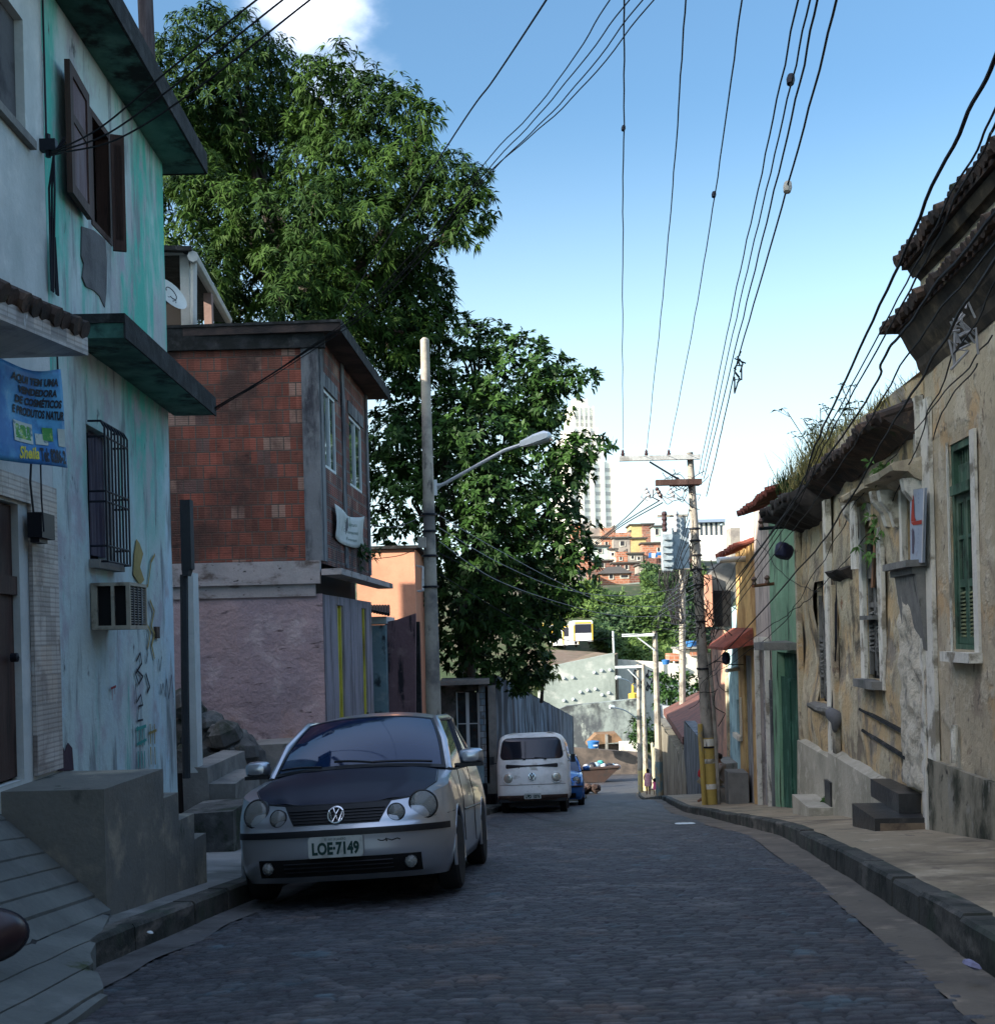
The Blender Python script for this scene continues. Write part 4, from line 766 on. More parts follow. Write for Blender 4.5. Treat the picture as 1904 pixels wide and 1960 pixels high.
# --- big two-tier house in the right foreground
YR = 12.0
hbg = thing('corner_house', 'tall old house with double tiled eaves and dark green louvred shutters, at the right edge', 'house', (5, 8, -1.5))
gwn = (FR.hit(1821, 1050)[0], FR.hit(1866, 1050)[0], FR.hit(1830, 1243)[1], FR.hit(1818, 852)[1]); gwn = (min(gwn[:2]), max(gwn[:2])) + gwn[2:]
zc = FR.hit(1780, 700)[1]; zl = P(1716, 637, 12).z; zu = P(1741, 514, 12).z
mb = MB(); wall(mb, FR, 1.5, YR, -2.9, zu + .1, [gwn], depth=.12, jit=.012, step=.4); mb.fbox(FR, 1.5, YR - .002, -2.9, zu + .1, -6, -.301); obj('wall', mb, m_old2, hbg)
mb = MB(); # curved cornice below the lower eave
prof_ = [(0.005, zc - .05), (.05, zc + .02), (.07, zc + .10), (.14, zc + .20), (.20, zl - .06), (.24, zl)]
def frow(m_, fc, prof, Y0, Y1, nseg, m=0, jit=.01):
    o = len(m_.v); n = len(prof)
    for i in range(nseg + 1):
        y = Y0 + (Y1 - Y0) * i / nseg
        for (a, z) in prof: m_.v.append(tuple(fc.w(y, z + jit * noise.noise(Vector((y * 2, a * 9, 1))), a)))
    for i in range(nseg):
        for j in range(n - 1): a = o + i * n + j; m_.f.append((a, a + n, a + n + 1, a + 1)); m_.m.append(m)
    m_.f += [tuple(o + j for j in range(n)), tuple(o + nseg * n + j for j in range(n))]; m_.m += [m, m]
frow(mb, FR, prof_ + [(.24, zl + .01), (-.05, zl + .06), (-.05, zc - .05)], 1.5, YR + .0, 24); frow(mb, FR, [(0.005, zl + .5), (.05, zl + .55), (.08, zu - .1), (.13, zu - .01), (-.05, zu), (-.05, zl + .5)], 1.5, YR, 24); obj('cornice', mb, m_eaveu, hbg)
def tiles(mb, fc, Y0, Y1, z, n_out, n_in, rise, pitch=.16, r_=.062, seed=1, sides=8):
    rr = random.Random(seed); k = int((Y1 - Y0) / pitch)
    for i in range(k):
        y = Y0 + (i + .5) * pitch + rr.uniform(-.01, .01); j = rr.uniform(-.05, .03); rows = max(1, int((n_out - n_in) / .38) + 1)
        for q in range(rows):
            a = q / rows; b = min(1, (q + 1.25) / rows); na, nb = n_out + j + (n_in - n_out) * a, n_out + (n_in - n_out) * b
            mb.tube([fc.w(y, z + rise * a + .035 - .0 + rr.uniform(-.008, .008), na), fc.w(y, z + rise * b + .02, nb)], r_ * 1.0, sides, r1=r_ * .8)
    return mb
mb = MB(); tiles(mb, FR, 1.5, YR + .10, zl + .03, .34, -.15, .22, seed=2); mb.fbox(FR, 1.5, YR + .06, zl + .005, zl + .04, -.1, .26); mb.fbox(FR, YR + .0, YR + .16, zl + .03, zl + .10, -.0, .38); obj('lower_eave_tiles', mb, m_clay, hbg, smooth=True)
mb = MB(); tiles(mb, FR, 1.5, YR + .10, zu + .04, .24, -2.2, 1.0, seed=3); mb.fbox(FR, 1.5, YR + .06, zu + .005, zu + .05, -.1, .17); obj('roof_tiles', mb, m_clay, hbg, smooth=True)
# shuttered window
a, b, c, d = gwn
mb = MB(); mb.fbox(FR, a + .001, b - .001, c + .001, d - .001, -.16, -.122); obj('room_behind_window', mb, m_dark, hbg)
win_ = MB(); e = .07; zt2 = FR.hit(1822, 938)[1]; ym = (a + b) / 2
for q_ in ((a, a + e, c, d), (b - e, b, c, d), (a + e, b - e, d - e, d), (a + e, b - e, c, c + .05)): win_.fbox(FR, q_[0] + .002, q_[1] - .002, q_[2] + .002, q_[3] - .002, -0.135, -0.015)
win_.fbox(FR, a + e, b - e, zt2 - .06, zt2 + .03, -0.115, 0.025)
wf = obj('window_frame', win_, m_gwood, hbg)
mb = MB(); mb.fbox(FR, a + e + .003, b - e - .003, zt2 + .033, zt2 + .22, -0.095, -0.055)
for k in range(7): y = a + e + .05 + (b - a - 2 * e - .1) * k / 6; mb.fbox(FR, y - .014, y + .014, zt2 + .22, d - e - .003, -0.090, -0.060)
obj('fanlight', mb, m_gwood, hbg)
for (y0, y1) in ((a + e + .004, ym - .004), (ym + .004, b - e - .004)):
    mb = MB(); zb0, zt0 = c + .053, zt2 - .063; h = zt0 - zb0; zlv = zb0 + h * .38; f_ = .055
    mb.fbox(FR, y0, y0 + f_, zb0, zt0, -0.075, -0.030); mb.fbox(FR, y1 - f_, y1, zb0, zt0, -0.075, -0.030)
    for z_, hh_ in ((zb0, .07), (zlv, .07), (zt0 - .07, .07), (zlv + (zt0 - zlv) * .52, .035)): mb.fbox(FR, y0 + f_, y1 - f_, z_, z_ + hh_, -0.075, -0.030)
    mb.fbox(FR, (y0 + y1) / 2 - .01, (y0 + y1) / 2 + .01, zlv + .07, zt0 - .07, -0.065, -0.045)
    lf = obj('shutter_leaf', mb, m_gwood, hbg)
    mb = MB(); nl = 12
    for k in range(nl):
        z = zb0 + .08 + (zlv - zb0 - .09) * k / nl; w = FR.w; yy0, yy1 = y0 + f_ + .002, y1 - f_ - .002; mb.hexa([w(yy0, z, -.075), w(yy1, z, -.075), w(yy1, z - .02, -.025), w(yy0, z - .02, -.025), w(yy0, z + .02, -.075), w(yy1, z + .02, -.075), w(yy1, z - .008, -.025), w(yy0, z - .008, -.025)])
    obj('louvres', mb, mat('faded_yellow_green_slat', (.22, .24, .12), [((.10, .13, .08), 9, .5, .1)], bump=.2), lf)
    mb = MB(); mb.fbox(FR, y0 + f_ + .002, y1 - f_ - .002, zlv + .071, zt0 - .071, -0.059, -0.053); obj('pane', mb, mat('dusty_glass', (.035, .045, .04), rough=.25, spec=.6, bump=.05), lf)
mb = MB(); mb.fbox(FR, a - .13, a - .003, c - .02, d + .03, .006, .03); mb.fbox(FR, b + .003, b + .03, c - .02, d + .03, .006, .022); mb.fbox(FR, a - .15, b + .04, c - .11, c - .022, .006, .12); obj('window_surround', rough(mb, .008, 5), m_white, hbg)
zpl = FR.hit(1797, 1456)[1]
mb = MB(); mb.fbox(FR, 1.4, YR + .01, -3.2, zpl, .0, .05); o = obj('plinth', mb, m_plin, hbg)
mb = MB(); mb.fbox(FR, YR - .28, YR + .0, zpl + .002, zc - .3, .005, .045); obj('corner_strip', rough(mb, .006, 4), m_white, hbg)
mb = MB(); mb.tube([FR.w(FR.hit(1837, 1385)[0], FR.hit(1837, 1388)[1], .05), FR.w(FR.hit(1837, 1385)[0], FR.hit(1838, 1460)[1], .06)], .03, 8); obj('drain_pipe', mb, m_white, hbg, smooth=True)
mb = MB(); yy = FR.hit(1901, 1400, .12)[0]; mb.fbox(FR, yy - .5, yy, FR.hit(1901, 1440, .1)[1], FR.hit(1901, 1376, .1)[1], .02, .10); obj('red_letter_box', mb, mat('crimson_metal', (.35, .01, .04), rough=.4, bump=.05), label='crimson box on the wall of the corner house, cut off by the right edge', cat='letter box')

# --- old crumbling house
YO = 19.55
ho = thing('crumbling_house', 'crumbling ochre colonial house with weeds on its roof and ruined doors and windows', 'house', (5, 16, -3))
def fr(u0, v0, u1, v1, n=0): y0, za = FR.hit(u0, v0, n); y1, zb = FR.hit(u1, v1, n); return (min(y0, y1), max(y0, y1), min(za, zb), max(za, zb))
wB = fr(1655, 1008, 1690, 1290); wC = (FR.hit(1634, 1300)[0], FR.hit(1608, 1300)[0], -3.0, FR.hit(1620, 1100)[1]); wD = fr(1563, 1112, 1588, 1340)
zB0 = FR.hit(1672, 1300)[1]; wB = (wB[0], wB[1], zB0, FR.hit(1672, 1005)[1]); wA = (FR.hit(1767, 1000)[0], FR.hit(1736, 1000)[0], FR.hit(1745, 1076)[1], FR.hit(1745, 925)[1])
wD = (wD[0], wD[1], FR.hit(1577, 1345)[1], FR.hit(1575, 1112)[1])
YM = 16.95
zt1 = FR.hit(1700, 838)[1]; zt3 = FR.hit(1560, 960)[1]
mb = MB(); wall(mb, FR, YR + .01, YM, -3.6, zt1 + .45, [wA, wB], depth=.07, jit=.05, step=.22); mb.fbox(FR, YR + .01, YM, -3.6, zt1 + .4, -5, -.31); wall(mb, FR, YM, YO, -3.6, zt3 + .3, [wC, wD], depth=.07, jit=.06, step=.22); mb.fbox(FR, YM, YO, -3.6, zt3 + .3, -5, -.31); obj('wall', mb, m_old1, ho, smooth='all')
for w_ in (wA, wB, wC, wD): mb = MB(); mb.fbox(FR, w_[0] + .002, w_[1] - .002, w_[2] + .002, w_[3] - .002, -.12, -.072); obj('room_behind_window', mb, m_dark, ho)
# frames of flaking whitewash
mb = MB()
for (y0, y1, z0, z1) in ((wB[0] - .22, wB[0] - .01, wB[2] - .1, wB[3] + .05), (wB[1] + .01, wB[1] + .22, wB[2] - .1, wB[3] + .05), (wB[0] - .22, wB[1] + .22, wB[3] + .06, wB[3] + .34)): mb.fbox(FR, y0, y1, z0, z1, .0, .045)
obj('window_surround', rough(mb, .012, 4), m_white, ho)
mb = MB()
for (y0, y1, z0, z1, n) in ((YR + .03, YR + .20, -2.2, zt1 + .2, .07), (YM - .17, YM + .10, -3.0, FR.hit(1634, 930)[1], .08), (wA[1] + .01, wA[1] + .14, wA[2] - .1, wA[3] + .1, .06)): mb = MB(); mb.fbox(FR, y0, y1, z0, z1, .0, n); obj('pilaster', rough(mb, .02, 3), m_white, ho)
mb = MB(); y0, y1 = wC[1] + .06, wC[1] + .26; mb.fbox(FR, wC[1] + .02, wC[1] + .25, -3.2, FR.hit(1600, 1120)[1], 0, .07); obj('pilaster', rough(mb, .03, 3), m_old2, ho); mb = MB(); mb.fbox(FR, YO - .16, YO - .01, -3.3, zt3, 0, .08); obj('pilaster', rough(mb, .03, 3), m_old2, ho)
# bricked-up doorway plastered with thrown render
ya, yb = FR.hit(1782, 1300)[0], FR.hit(1731, 1300)[0]; ztA = FR.hit(1750, 1100)[1]; zbA = FR.hit(1765, 1508)[1]
mb = MB(); mb.grid(lambda s, t: FR.w(ya + (yb - ya) * s, zbA + (ztA - zbA) * t, .045 + .05 * noise.noise(Vector((s * 6, t * 14, 2))) + .05 * math.sin(math.pi * s)), 14, 40); obj('blocked_doorway', mb, m_stuc, ho, smooth='all')
# hoods over door A and window B
def hood(u0, u1, v, yA, yB, proj, th, mt_):
    z = FR.hit(u0, v)[1]; mb = MB()
    frow(mb, FR, [(0, z - th * 1.7), (proj * .35, z - th * 1.2), (proj * .5, z - th * .7), (proj * .95, z - th * .5), (proj, z + th * .1), (proj * .9, z + th * .3), (0, z + th * .9), (-.02, z - th * 1.7)], yA, yB, 10, jit=.03)
    return obj('hood', rough(mb, .012, 4), mt_, ho)
hA = (FR.hit(1776, 905)[0] + .05, FR.hit(1712, 905)[0]); hood(1745, 0, 903, hA[0], hA[1], .34, .10, m_old2); hB = (FR.hit(1708, 940)[0], FR.hit(1642, 940)[0]); hood(1672, 0, 938, hB[0], hB[1], .24, .09, m_old1)
for y in (hA[0] + .12, hA[1] - .15, hB[0] + .1, hB[1] - .12):
    z = FR.hit(1745, 903)[1] - .12 if y < hB[0] else FR.hit(1672, 938)[1] - .1
    mb = MB(); frow(mb, FR, [(0, z - .42), (.06, z - .40), (.10, z - .25), (.20, z - .12), (.22, z), (0, z), (-.02, z - .42)], y - .07, y + .07, 2, jit=.01); obj('scroll_bracket', mb, m_white, ho)
mb = MB(); z = FR.hit(1750, 1076)[1]; mb.fbox(FR, wA[0] - .25, wA[1] + .12, z - .07, z - .002, 0, .24); mb.fbox(FR, wA[0] - .2, wA[1] + .08, z - .14, z - .071, 0, .17); mb.hexa([FR.w(wA[0] - .2, z - .9, 0), FR.w(wA[1] + .05, z - .75, 0), FR.w(wA[1] + .05, z - .75, .05), FR.w(wA[0] - .2, z - .9, .06), FR.w(wA[0] - .2, z - .141, 0), FR.w(wA[1] + .05, z - .141, 0), FR.w(wA[1] + .05, z - .141, .13), FR.w(wA[0] - .2, z - .141, .14)])
obj('stone_sill', rough(mb, .008, 5), m_conc, ho); mb = MB(); mb.fbox(FR, wB[0] - .14, wB[1] + .14, wB[2] - .10, wB[2] - .003, 0, .16); obj('stone_sill', rough(mb, .008, 5), m_conc, ho)
# ruined shutters
def ruin(w_, nm, seed, louvre_frac=.42):
    rr = random.Random(seed); a, b, c, d = w_; mb = MB(); ym = (a + b) / 2
    for y0, y1 in ((a + .02, ym - .01), (ym + .01, b - .02)):
        h = d - c
        mb.fbox(FR, y0, y0 + .05, c + .1, d - .3, -.055, -.01); mb.fbox(FR, y1 - .05, y1, c + .05, d - .2, -.055, -.01); zl_ = c + h * louvre_frac
        mb.fbox(FR, y0 + .05, y1 - .05, zl_, zl_ + .06, -.055, -.01); mb.fbox(FR, y0 + .05, y1 - .05, c + .3 * h, c + .3 * h + .04, -.055, -.015)
        for k in range(11):
            if rr.random() < .18: continue
            z = c + .16 * h + (zl_ - c - .16 * h) * k / 11; t = rr.uniform(-.02, .03); mb.hexa([FR.w(y0 + .05, z, -.055), FR.w(y1 - .05, z + t, -.055), FR.w(y1 - .05, z + t - .025, -.0), FR.w(y0 + .05, z - .025, -.0), FR.w(y0 + .05, z + .018, -.055), FR.w(y1 - .05, z + t + .018, -.055), FR.w(y1 - .05, z + t - .007, -.0), FR.w(y0 + .05, z - .007, -.0)])
    return obj(nm, mb, m_gwood2, ho)
ruin(wB, 'shutter', 1, .47); ruin(wD, 'shutter', 2, .50)
m_plank = mat('orange_brown_plank', (.30, .16, .09), [((.15, .09, .06), (14, 14, 1), .55, .1)], bump=.2)
mb = MB(); q0, q1 = FR.hit(1675, 1010, .03), FR.hit(1668, 1125, .03); mb.hexa([FR.w(q1[0] - .04, q1[1], .0), FR.w(q1[0] + .06, q1[1], .0), FR.w(q1[0] + .06, q1[1], .03), FR.w(q1[0] - .04, q1[1], .03), FR.w(q0[0] - .04, q0[1], .0), FR.w(q0[0] + .06, q0[1], .0), FR.w(q0[0] + .06, q0[1], .03), FR.w(q0[0] - .04, q0[1], .03)]); obj('loose_plank', mb, m_plank, ho)
mb = MB(); mb.fbox(FR, wB[0] + .03, wB[1] - .03, FR.hit(1675, 1105)[1], FR.hit(1675, 1068)[1], -.07, -.0); mb.fbox(FR, wB[0] + .03, wB[1] - .03, FR.hit(1675, 1186)[1], FR.hit(1675, 1178)[1], -.07, .10); obj('cross_board', mb, m_gwood2, ho)
mb = MB(); rr = random.Random(9)
for k in range(4): y = wC[0] + .05 + (wC[1] - wC[0] - .1) * k / 4; mb.fbox(FR, y, y + (wC[1] - wC[0]) / 4 - .03, -2.9, wC[3] - .12 - .2 * rr.random(), -.10, -.06)
obj('door', mb, m_gwood2, ho)
mb = MB(); z = FR.hit(1620, 1092)[1]; frow(mb, FR, [(0, z - .14), (.12, z - .05), (.16, z), (.0, z + .05), (-.02, z - .14)], wC[0] - .12, wC[1] + .1, 8, jit=.05); obj('broken_door_hood', rough(mb, .015, 7), m_black, ho)
# balcony lump and grey cloth below window D
mb = MB(); y0, y1 = FR.hit(1606, 1370)[0], FR.hit(1566, 1360)[0]; z = FR.hit(1580, 1350)[1]; frow(mb, FR, [(0, z - .16), (.08, z - .12), (.17, z - .05), (.17, z), (0, z + .03), (-.02, z - .16)], y0, y1, 10, jit=.02); obj('broken_sill', rough(mb, .015, 7), m_conc, ho)
# string courses cut in the wall
mb = MB()
for (p, q) in (((1650, 1357), (1735, 1402)), ((1655, 1398), (1740, 1452))):
    A, B = FR.hit(*p), FR.hit(*q); mb.hexa([FR.w(A[0], A[1] - .015, 0), FR.w(B[0], B[1] - .015, 0), FR.w(B[0], B[1] - .015, .05), FR.w(A[0], A[1] - .015, .05), FR.w(A[0], A[1] + .015, 0), FR.w(B[0], B[1] + .015, 0), FR.w(B[0], B[1] + .015, .04), FR.w(A[0], A[1] + .015, .04)])
obj('string_course', rough(mb, .006, 5), m_mold, ho)
# plinths
zpa, zpb = FR.hit(1740, 1512)[1], FR.hit(1637, 1450)[1]
mb = MB(); w = FR.w; ya_, yb_ = FR.hit(1740, 1512)[0], YM - .1
mb.hexa([w(ya_, -3.4, 0), w(yb_, -3.6, 0), w(yb_, -3.6, .16), w(ya_, -3.4, .16), w(ya_, zpa, 0), w(yb_, zpb, 0), w(yb_, zpb - .06, .12), w(ya_, zpa - .06, .12)])
zpc = FR.hit(1600, 1440)[1]; y2 = FR.hit(1601, 1400)[0]; mb.hexa([w(y2, -3.4, 0), w(YO, -3.6, 0), w(YO, -3.6, .14), w(y2, -3.4, .14), w(y2, FR.hit(1601, 1445)[1], 0), w(YO, FR.hit(1545, 1415)[1], 0), w(YO, FR.hit(1545, 1415)[1] - .05, .1), w(y2, FR.hit(1601, 1445)[1] - .05, .1)])
obj('plinth', rough(mb, .012, 3), m_plin2, ho)
# roofs: near part with a mossy tiled eave, far part sagging
mb = MB(); tiles(mb, FR, YR + .1, YM + .1, zt1 - .02, .36, -2.4, 1.0, seed=5); frow(mb, FR, [(0, zt1 - .22), (.12, zt1 - .12), (.30, zt1 - .05), (.34, zt1 + .0), (0, zt1 + .1), (-.05, zt1 - .22)], YR + .12, YM + .08, 18, jit=.08)
mb.v = [(x, y, z + (y - 14.5) * -.02 + .10 * noise.noise(Vector((x, y * .8, 0)))) for x, y, z in mb.v]; obj('roof', rough(mb, .035, 3), m_clay, ho)
mb = MB()
zt3b = FR.hit(1574, 935, .3)[1]
frow(mb, FR, [(-.1, zt3b - .30), (.12, zt3b - .24), (.34, zt3b - .12), (.52, zt3b - .04), (.54, zt3b + .06), (.25, zt3b + .22), (-.6, zt3b + .50), (-2.4, zt3b + .9), (-2.4, zt3b - .3)], YM + .12, YO + .30, 26, jit=.08); tiles(mb, FR, YM + .2, YO + .2, zt3b + .02, .56, -.3, .25, seed=15); obj('sagging_roof', rough(mb, .04, 4), m_black, ho, smooth='all')
# pensioner items on the wall: hanging boards, cloth, cables
mb = MB(); A = FR.hit(1627, 962, .15); B = FR.hit(1641, 1088, .15); mb.fbox(FR, min(A[0], B[0]), max(A[0], B[0]), B[1], A[1], .135, .165); obj('hanging_board', rough(mb, .02, 3), m_white, ho)
mb = MB()
for k in range(4): mb.tube([w(FR.hit(1596 + 3 * k, 1110)[0], FR.hit(1598, 1100)[1], .03), w(FR.hit(1602 + 2 * k, 1220)[0], FR.hit(1602, 1220)[1], .05), w(FR.hit(1606 - k, 1360)[0], FR.hit(1604, 1362)[1], .08)], .012, 5)
obj('hanging_cable', mb, m_iron, ho)
gc = MB(); c0 = FR.w(FR.hit(1596, 1372, .1)[0], FR.hit(1596, 1372, .1)[1], .10)
gc.lathe([(.02, -.22), (.05, -.17), (.08, -.10), (.11, -.02), (.10, .05), (.05, .09), (.01, .10)], c0, (0, 0, 1), 12); obj('grey_rag', rough(gc, .06, 7), mat('grey_cloth', (.14, .145, .16), bump=.3), label='grey rag bundled on the broken sill of the crumbling house', cat='rag', smooth='all')
# sign with pencils
sg = thing('painted_sign', 'blue and white painted sign with a red pencil, hung in the blocked doorway', 'sign', FR.w(13, .5, .1))
s4 = [FR.w(*FR.hit(u, v, .12), .12) for u, v in ((1741, 938), (1768, 934), (1764, 1077), (1742, 1076))]
m_sig = mat('pale_blue_sign_paint', (.36, .42, .52), [((.24, .24, .28), 4, .62, .06)], bump=.05, rough=.5)
def sgf(s, t): return (s4[0] * (1 - s) + s4[1] * s) * (1 - t) + (s4[3] * (1 - s) + s4[2] * s) * t
mb = MB(); mb.add([sgf(0, 0), sgf(1, 0), sgf(1, 1), sgf(0, 1)] + [sgf(*q) - FR.n * .03 for q in ((0, 0), (1, 0), (1, 1), (0, 1))], [(0, 1, 2, 3), (7, 6, 5, 4), (0, 4, 5, 1), (1, 5, 6, 2), (2, 6, 7, 3), (3, 7, 4, 0)]); obj('panel', mb, m_sig, sg)
def sgr(pts, mt_, nm): m_ = MB(); m_.add([sgf(*p) + FR.n * .006 for p in pts], [tuple(range(len(pts)))]); return obj(nm, m_, mt_, sg)
m_rs = mat('red_sign_paint', (.42, .06, .04), bump=0); m_yr = mat('white_sign_edge', (.62, .62, .6), bump=0)
sgr([(.22, .05), (.32, .10), (.40, .38), (.50, .42), (.42, .44), (.12, .44), (.14, .36)], m_rs, 'red_pencil'); sgr([(.10, .45), (.95, .42), (.95, .48), (.3, .49)], m_rs, 'red_stripe'); sgr([(.25, .52), (.36, .58), (.34, .88), (.2, .88), (.18, .58)], mat('grey_sign_paint', (.12, .10, .14), bump=0), 'grey_pencil')
sgr([(1.0, 0), (1.08, 0), (1.08, 1), (1.0, 1)], m_yr, 'white_edge')
mb = MB()
for tt_, ch in ((.07, 'B'), (.13, 'A'), (.19, 'R'), (.55, 'P'), (.61, 'A'), (.67, 'P'), (.73, 'E'), (.79, 'L'), (.85, 'A')):
    text_on(mb, ch, lambda x, y, tt_=tt_: sgf(.70 + x * 1.15, tt_ - y / 1.3) + FR.n * .007, .062)
obj('lettering', mb, mat('blue_sign_ink', (.10, .17, .35), bump=0), sg)
# door steps
def step(pts, mts, nm, lab):
    t_ = thing(nm, lab, 'step', pts[0]); return t_
st = thing('door_step', 'dark stone doorstep block with a tan front, in front of the blocked doorway', 'step', P(1730, 1605, 12.8))
zS = lambda y: float(right_walk_z(y))
mb = MB(); yS0, yS1 = 12.12, 13.2; zt_s = P(1750, 1556, 12.6).z + .02
def nfor(u, Y): r = ray(u, 1570); return (FR.a + FR.b * Y) - r.x * Y
mb.fbox(FR, yS0 + .0, yS1, -3.2, zt_s, .0, .55); obj('lower_block', rough(mb, .008, 4), m_step, st)
mb = MB(); mb.fbox(FR, yS0 - .012, yS0 - .002, -2.6, zt_s - .05, .05, .50); obj('tan_face', mb, m_stept, st)
mb = MB(); mb.fbox(FR, yS0 + .3, yS1 + .5, zt_s + .003, zt_s + .20, .0, .24); obj('upper_block', rough(mb, .008, 4), m_step, st)
st2 = thing('low_step', 'low cement doorstep with a black stone block at the far door of the crumbling house', 'step', P(1600, 1560, 17.4))
y0, y1 = 16.5, 17.9; z = P(1600, 1540, 16.8).z
mb = MB(); mb.fbox(FR, y0, y1, -3.6, z, 0, .46); obj('slab', rough(mb, .01, 4), m_plin2, st2)
mb = MB(); mb.fbox(FR, y0 + .05, y0 + .45, z + .003, z + .33, 0.0, .16); obj('black_block', rough(mb, .01, 4), m_step, st2)

# --- narrow coloured houses further down
m_green = mat('faded_green_plaster', (.20, .37, .24), [((.28, .44, .30), (1.2, 1.2, .6), .54, .1), ((.05, .09, .065), (2, 2, .8), .60, .08), ((.25, .28, .25), (4, 4, 2), .68, .05)], bump=.4, bs=10)
m_gdoor = mat('peeling_green_door', (.02, .085, .055), [((.06, .17, .12), (5, 5, 2), .56, .06), ((.22, .27, .25), (5, 5, 1.5), .66, .05, {'zr': (-2.0, -3.0)})], bump=.3)
m_pinkg = mat('pinkish_grey_render', (.52, .45, .41), [((.20, .18, .17), (3, 3, .6), .55, .1), ((.42, .38, .36), 3, .6, .08)], bump=.4)
m_orange = mat('ochre_yellow_plaster', (.62, .42, .18), [((.36, .20, .08), 1.2, .55, .12), ((.20, .14, .09), (6, 6, .8), .66, .06)], bump=.3)
m_blue = mat('sky_blue_plaster', (.34, .52, .58), [((.14, .24, .30), 1.5, .55, .1), ((.30, .40, .42), (5, 5, 1), .64, .06)], bump=.3)
m_salm2 = mat('peeling_salmon_plaster', (.62, .32, .22), [((.26, .15, .12), 1.4, .54, .1), ((.12, .08, .07), 3, .66, .05), ((.46, .28, .22), 5, .62, .06)], bump=.4)
def Yof(u, v=1300, n=0): return FR.hit(u, v, n)[0]
def zof(u, v, n=0): return FR.hit(u, v, n)[1]
ygA, ygB = YO + .01, Yof(1478)
hg = thing('green_house', 'narrow green house with a peeling dark green door under a concrete slab', 'house', FR.w(21, -3.6))
zg = zof(1482, 946)
dG = (Yof(1531), Yof(1489), -4.5, zof(1510, 1250)); 
mb = MB(); wall(mb, FR, ygA, ygB, -5, zg + .05, [dG], depth=.12, jit=.02, step=.5); mb.fbox(FR, ygA, ygB, -5, zg, -5, -.31); obj('wall', mb, m_green, hg)
mb = MB(); a, b, c, d = dG; mb.fbox(FR, a, b, c, d, -.16, -.121)
mb.fbox(FR, a + .25, b - .01, c, d - .45, -.10, -.05); mb.fbox(FR, (a + b) / 2 + .1, (a + b) / 2 + .16, c, d - .5, -.049, -.03); obj('door', mb, m_gdoor, hg)
mb = MB(); mb.fbox(FR, a + .01, a + .22, -4.2, d - .5, -.09, -.02); obj('yellow_green_strip', mb, mat('yellow_green_paint', (.22, .27, .07), [((.12, .15, .05), (6, 6, 2), .58, .1)], bump=.2), hg)
mb = MB(); tiles(mb, FR, ygA + .1, ygB + 1.2, zof(1500, 925, .3) - .05, .45, -1.5, .6, pitch=.22, seed=8); obj('roof_tiles', mb, m_tilered, hg, smooth=True)
zsl = zof(1500, 1246, .3); ysl = Yof(1450, 1246, .5)
mb = MB(); mb.fbox(FR, ygA + .3, ysl, zsl, zsl + .13, 0.02, .55); obj('canopy_slab', rough(mb, .03, 2), m_conc, hg)
yp2 = Yof(1449)
hp = thing('grey_house', 'pinkish-grey rendered house front with pale carved door frame, beside the green house', 'house', FR.w(24, -3.8))
m_cdoor = mat('pale_grey_woodwork', (.33, .33, .33), [((.17, .16, .16), (4, 4, 2), .56, .1)], bump=.3)
dP = (Yof(1478) + .35, Yof(1455), -4.6, zof(1465, 1235))
mb = MB(); wall(mb, FR, ygB + .01, yp2, -5, zof(1465, 948), [dP], depth=.1, jit=.02, step=.6); mb.fbox(FR, ygB + .01, yp2, -5, zof(1465, 948), -5, -.26); obj('wall', mb, m_pinkg, hp)
mb = MB(); a, b, c, d = dP; mb.fbox(FR, a, b, c, d, -.10, -.05)
for k in range(9): z = c + 1.8 + k * .16; mb.fbox(FR, a + .15, b - .15, z, z + .06, -.05, -.03)
obj('door', mb, m_cdoor, hp); mb = MB(); mb.fbox(FR, a - .16, a - .01, -4.6, d + .12, .01, .1); mb.fbox(FR, b + .01, b + .14, -4.6, d + .12, .01, .1); mb.fbox(FR, a - .0, b, d + .01, d + .16, .01, .1); obj('door_frame', mb, m_white, hp)
mb = MB(); mb.fbox(FR, ygB + .02, Yof(1478) + .33, -4.8, zof(1470, 1300) + .0, .0, .04); obj('grey_pier', mb, m_pil, hp)
yy2 = Yof(1413)
hy = thing('yellow_house', 'ochre-yellow house with a red tiled roof edge and red awning', 'house', FR.w(26.5, -4))
dY = (Yof(1438), Yof(1424), -4.8, zof(1430, 1255)); zy = zof(1430, 1045)
mb = MB(); wall(mb, FR, yp2 + .01, yy2, -5.5, zy, [dY], depth=.1, jit=.01, step=.8); mb.fbox(FR, yp2 + .01, yy2, -5.5, zy, -5, -.26); obj('wall', mb, m_orange, hy)
mb = MB(); a, b, c, d = dY; mb.fbox(FR, a, b, c, d, -.10, -.05); obj('door', mb, m_cdoor, hy)
mb = MB(); tiles(mb, FR, yp2 - .1, yy2 + .4, zof(1430, 1040, .3), .42, -1.5, .6, pitch=.24, seed=11); obj('roof_tiles', mb, m_tilered, hy, smooth=True)
mb = MB(); z = zof(1420, 1236, .4); mb.hexa([FR.w(yp2 + .4, z, 0), FR.w(yy2 + .9, z, 0), FR.w(yy2 + .9, z - .12, .62), FR.w(yp2 + .4, z - .12, .62), FR.w(yp2 + .4, z + .35, 0), FR.w(yy2 + .9, z + .35, 0), FR.w(yy2 + .9, z - .06, .62), FR.w(yp2 + .4, z - .06, .62)]); obj('red_awning', rough(mb, .03, 3), m_tilered, hy)
yb2 = Yof(1394)
hbl = thing('blue_house', 'light blue house front with a white sill, between the yellow and salmon houses', 'house', FR.w(30, -4.4))
wBl = (Yof(1418), Yof(1408), zof(1412, 1402), zof(1412, 1340))
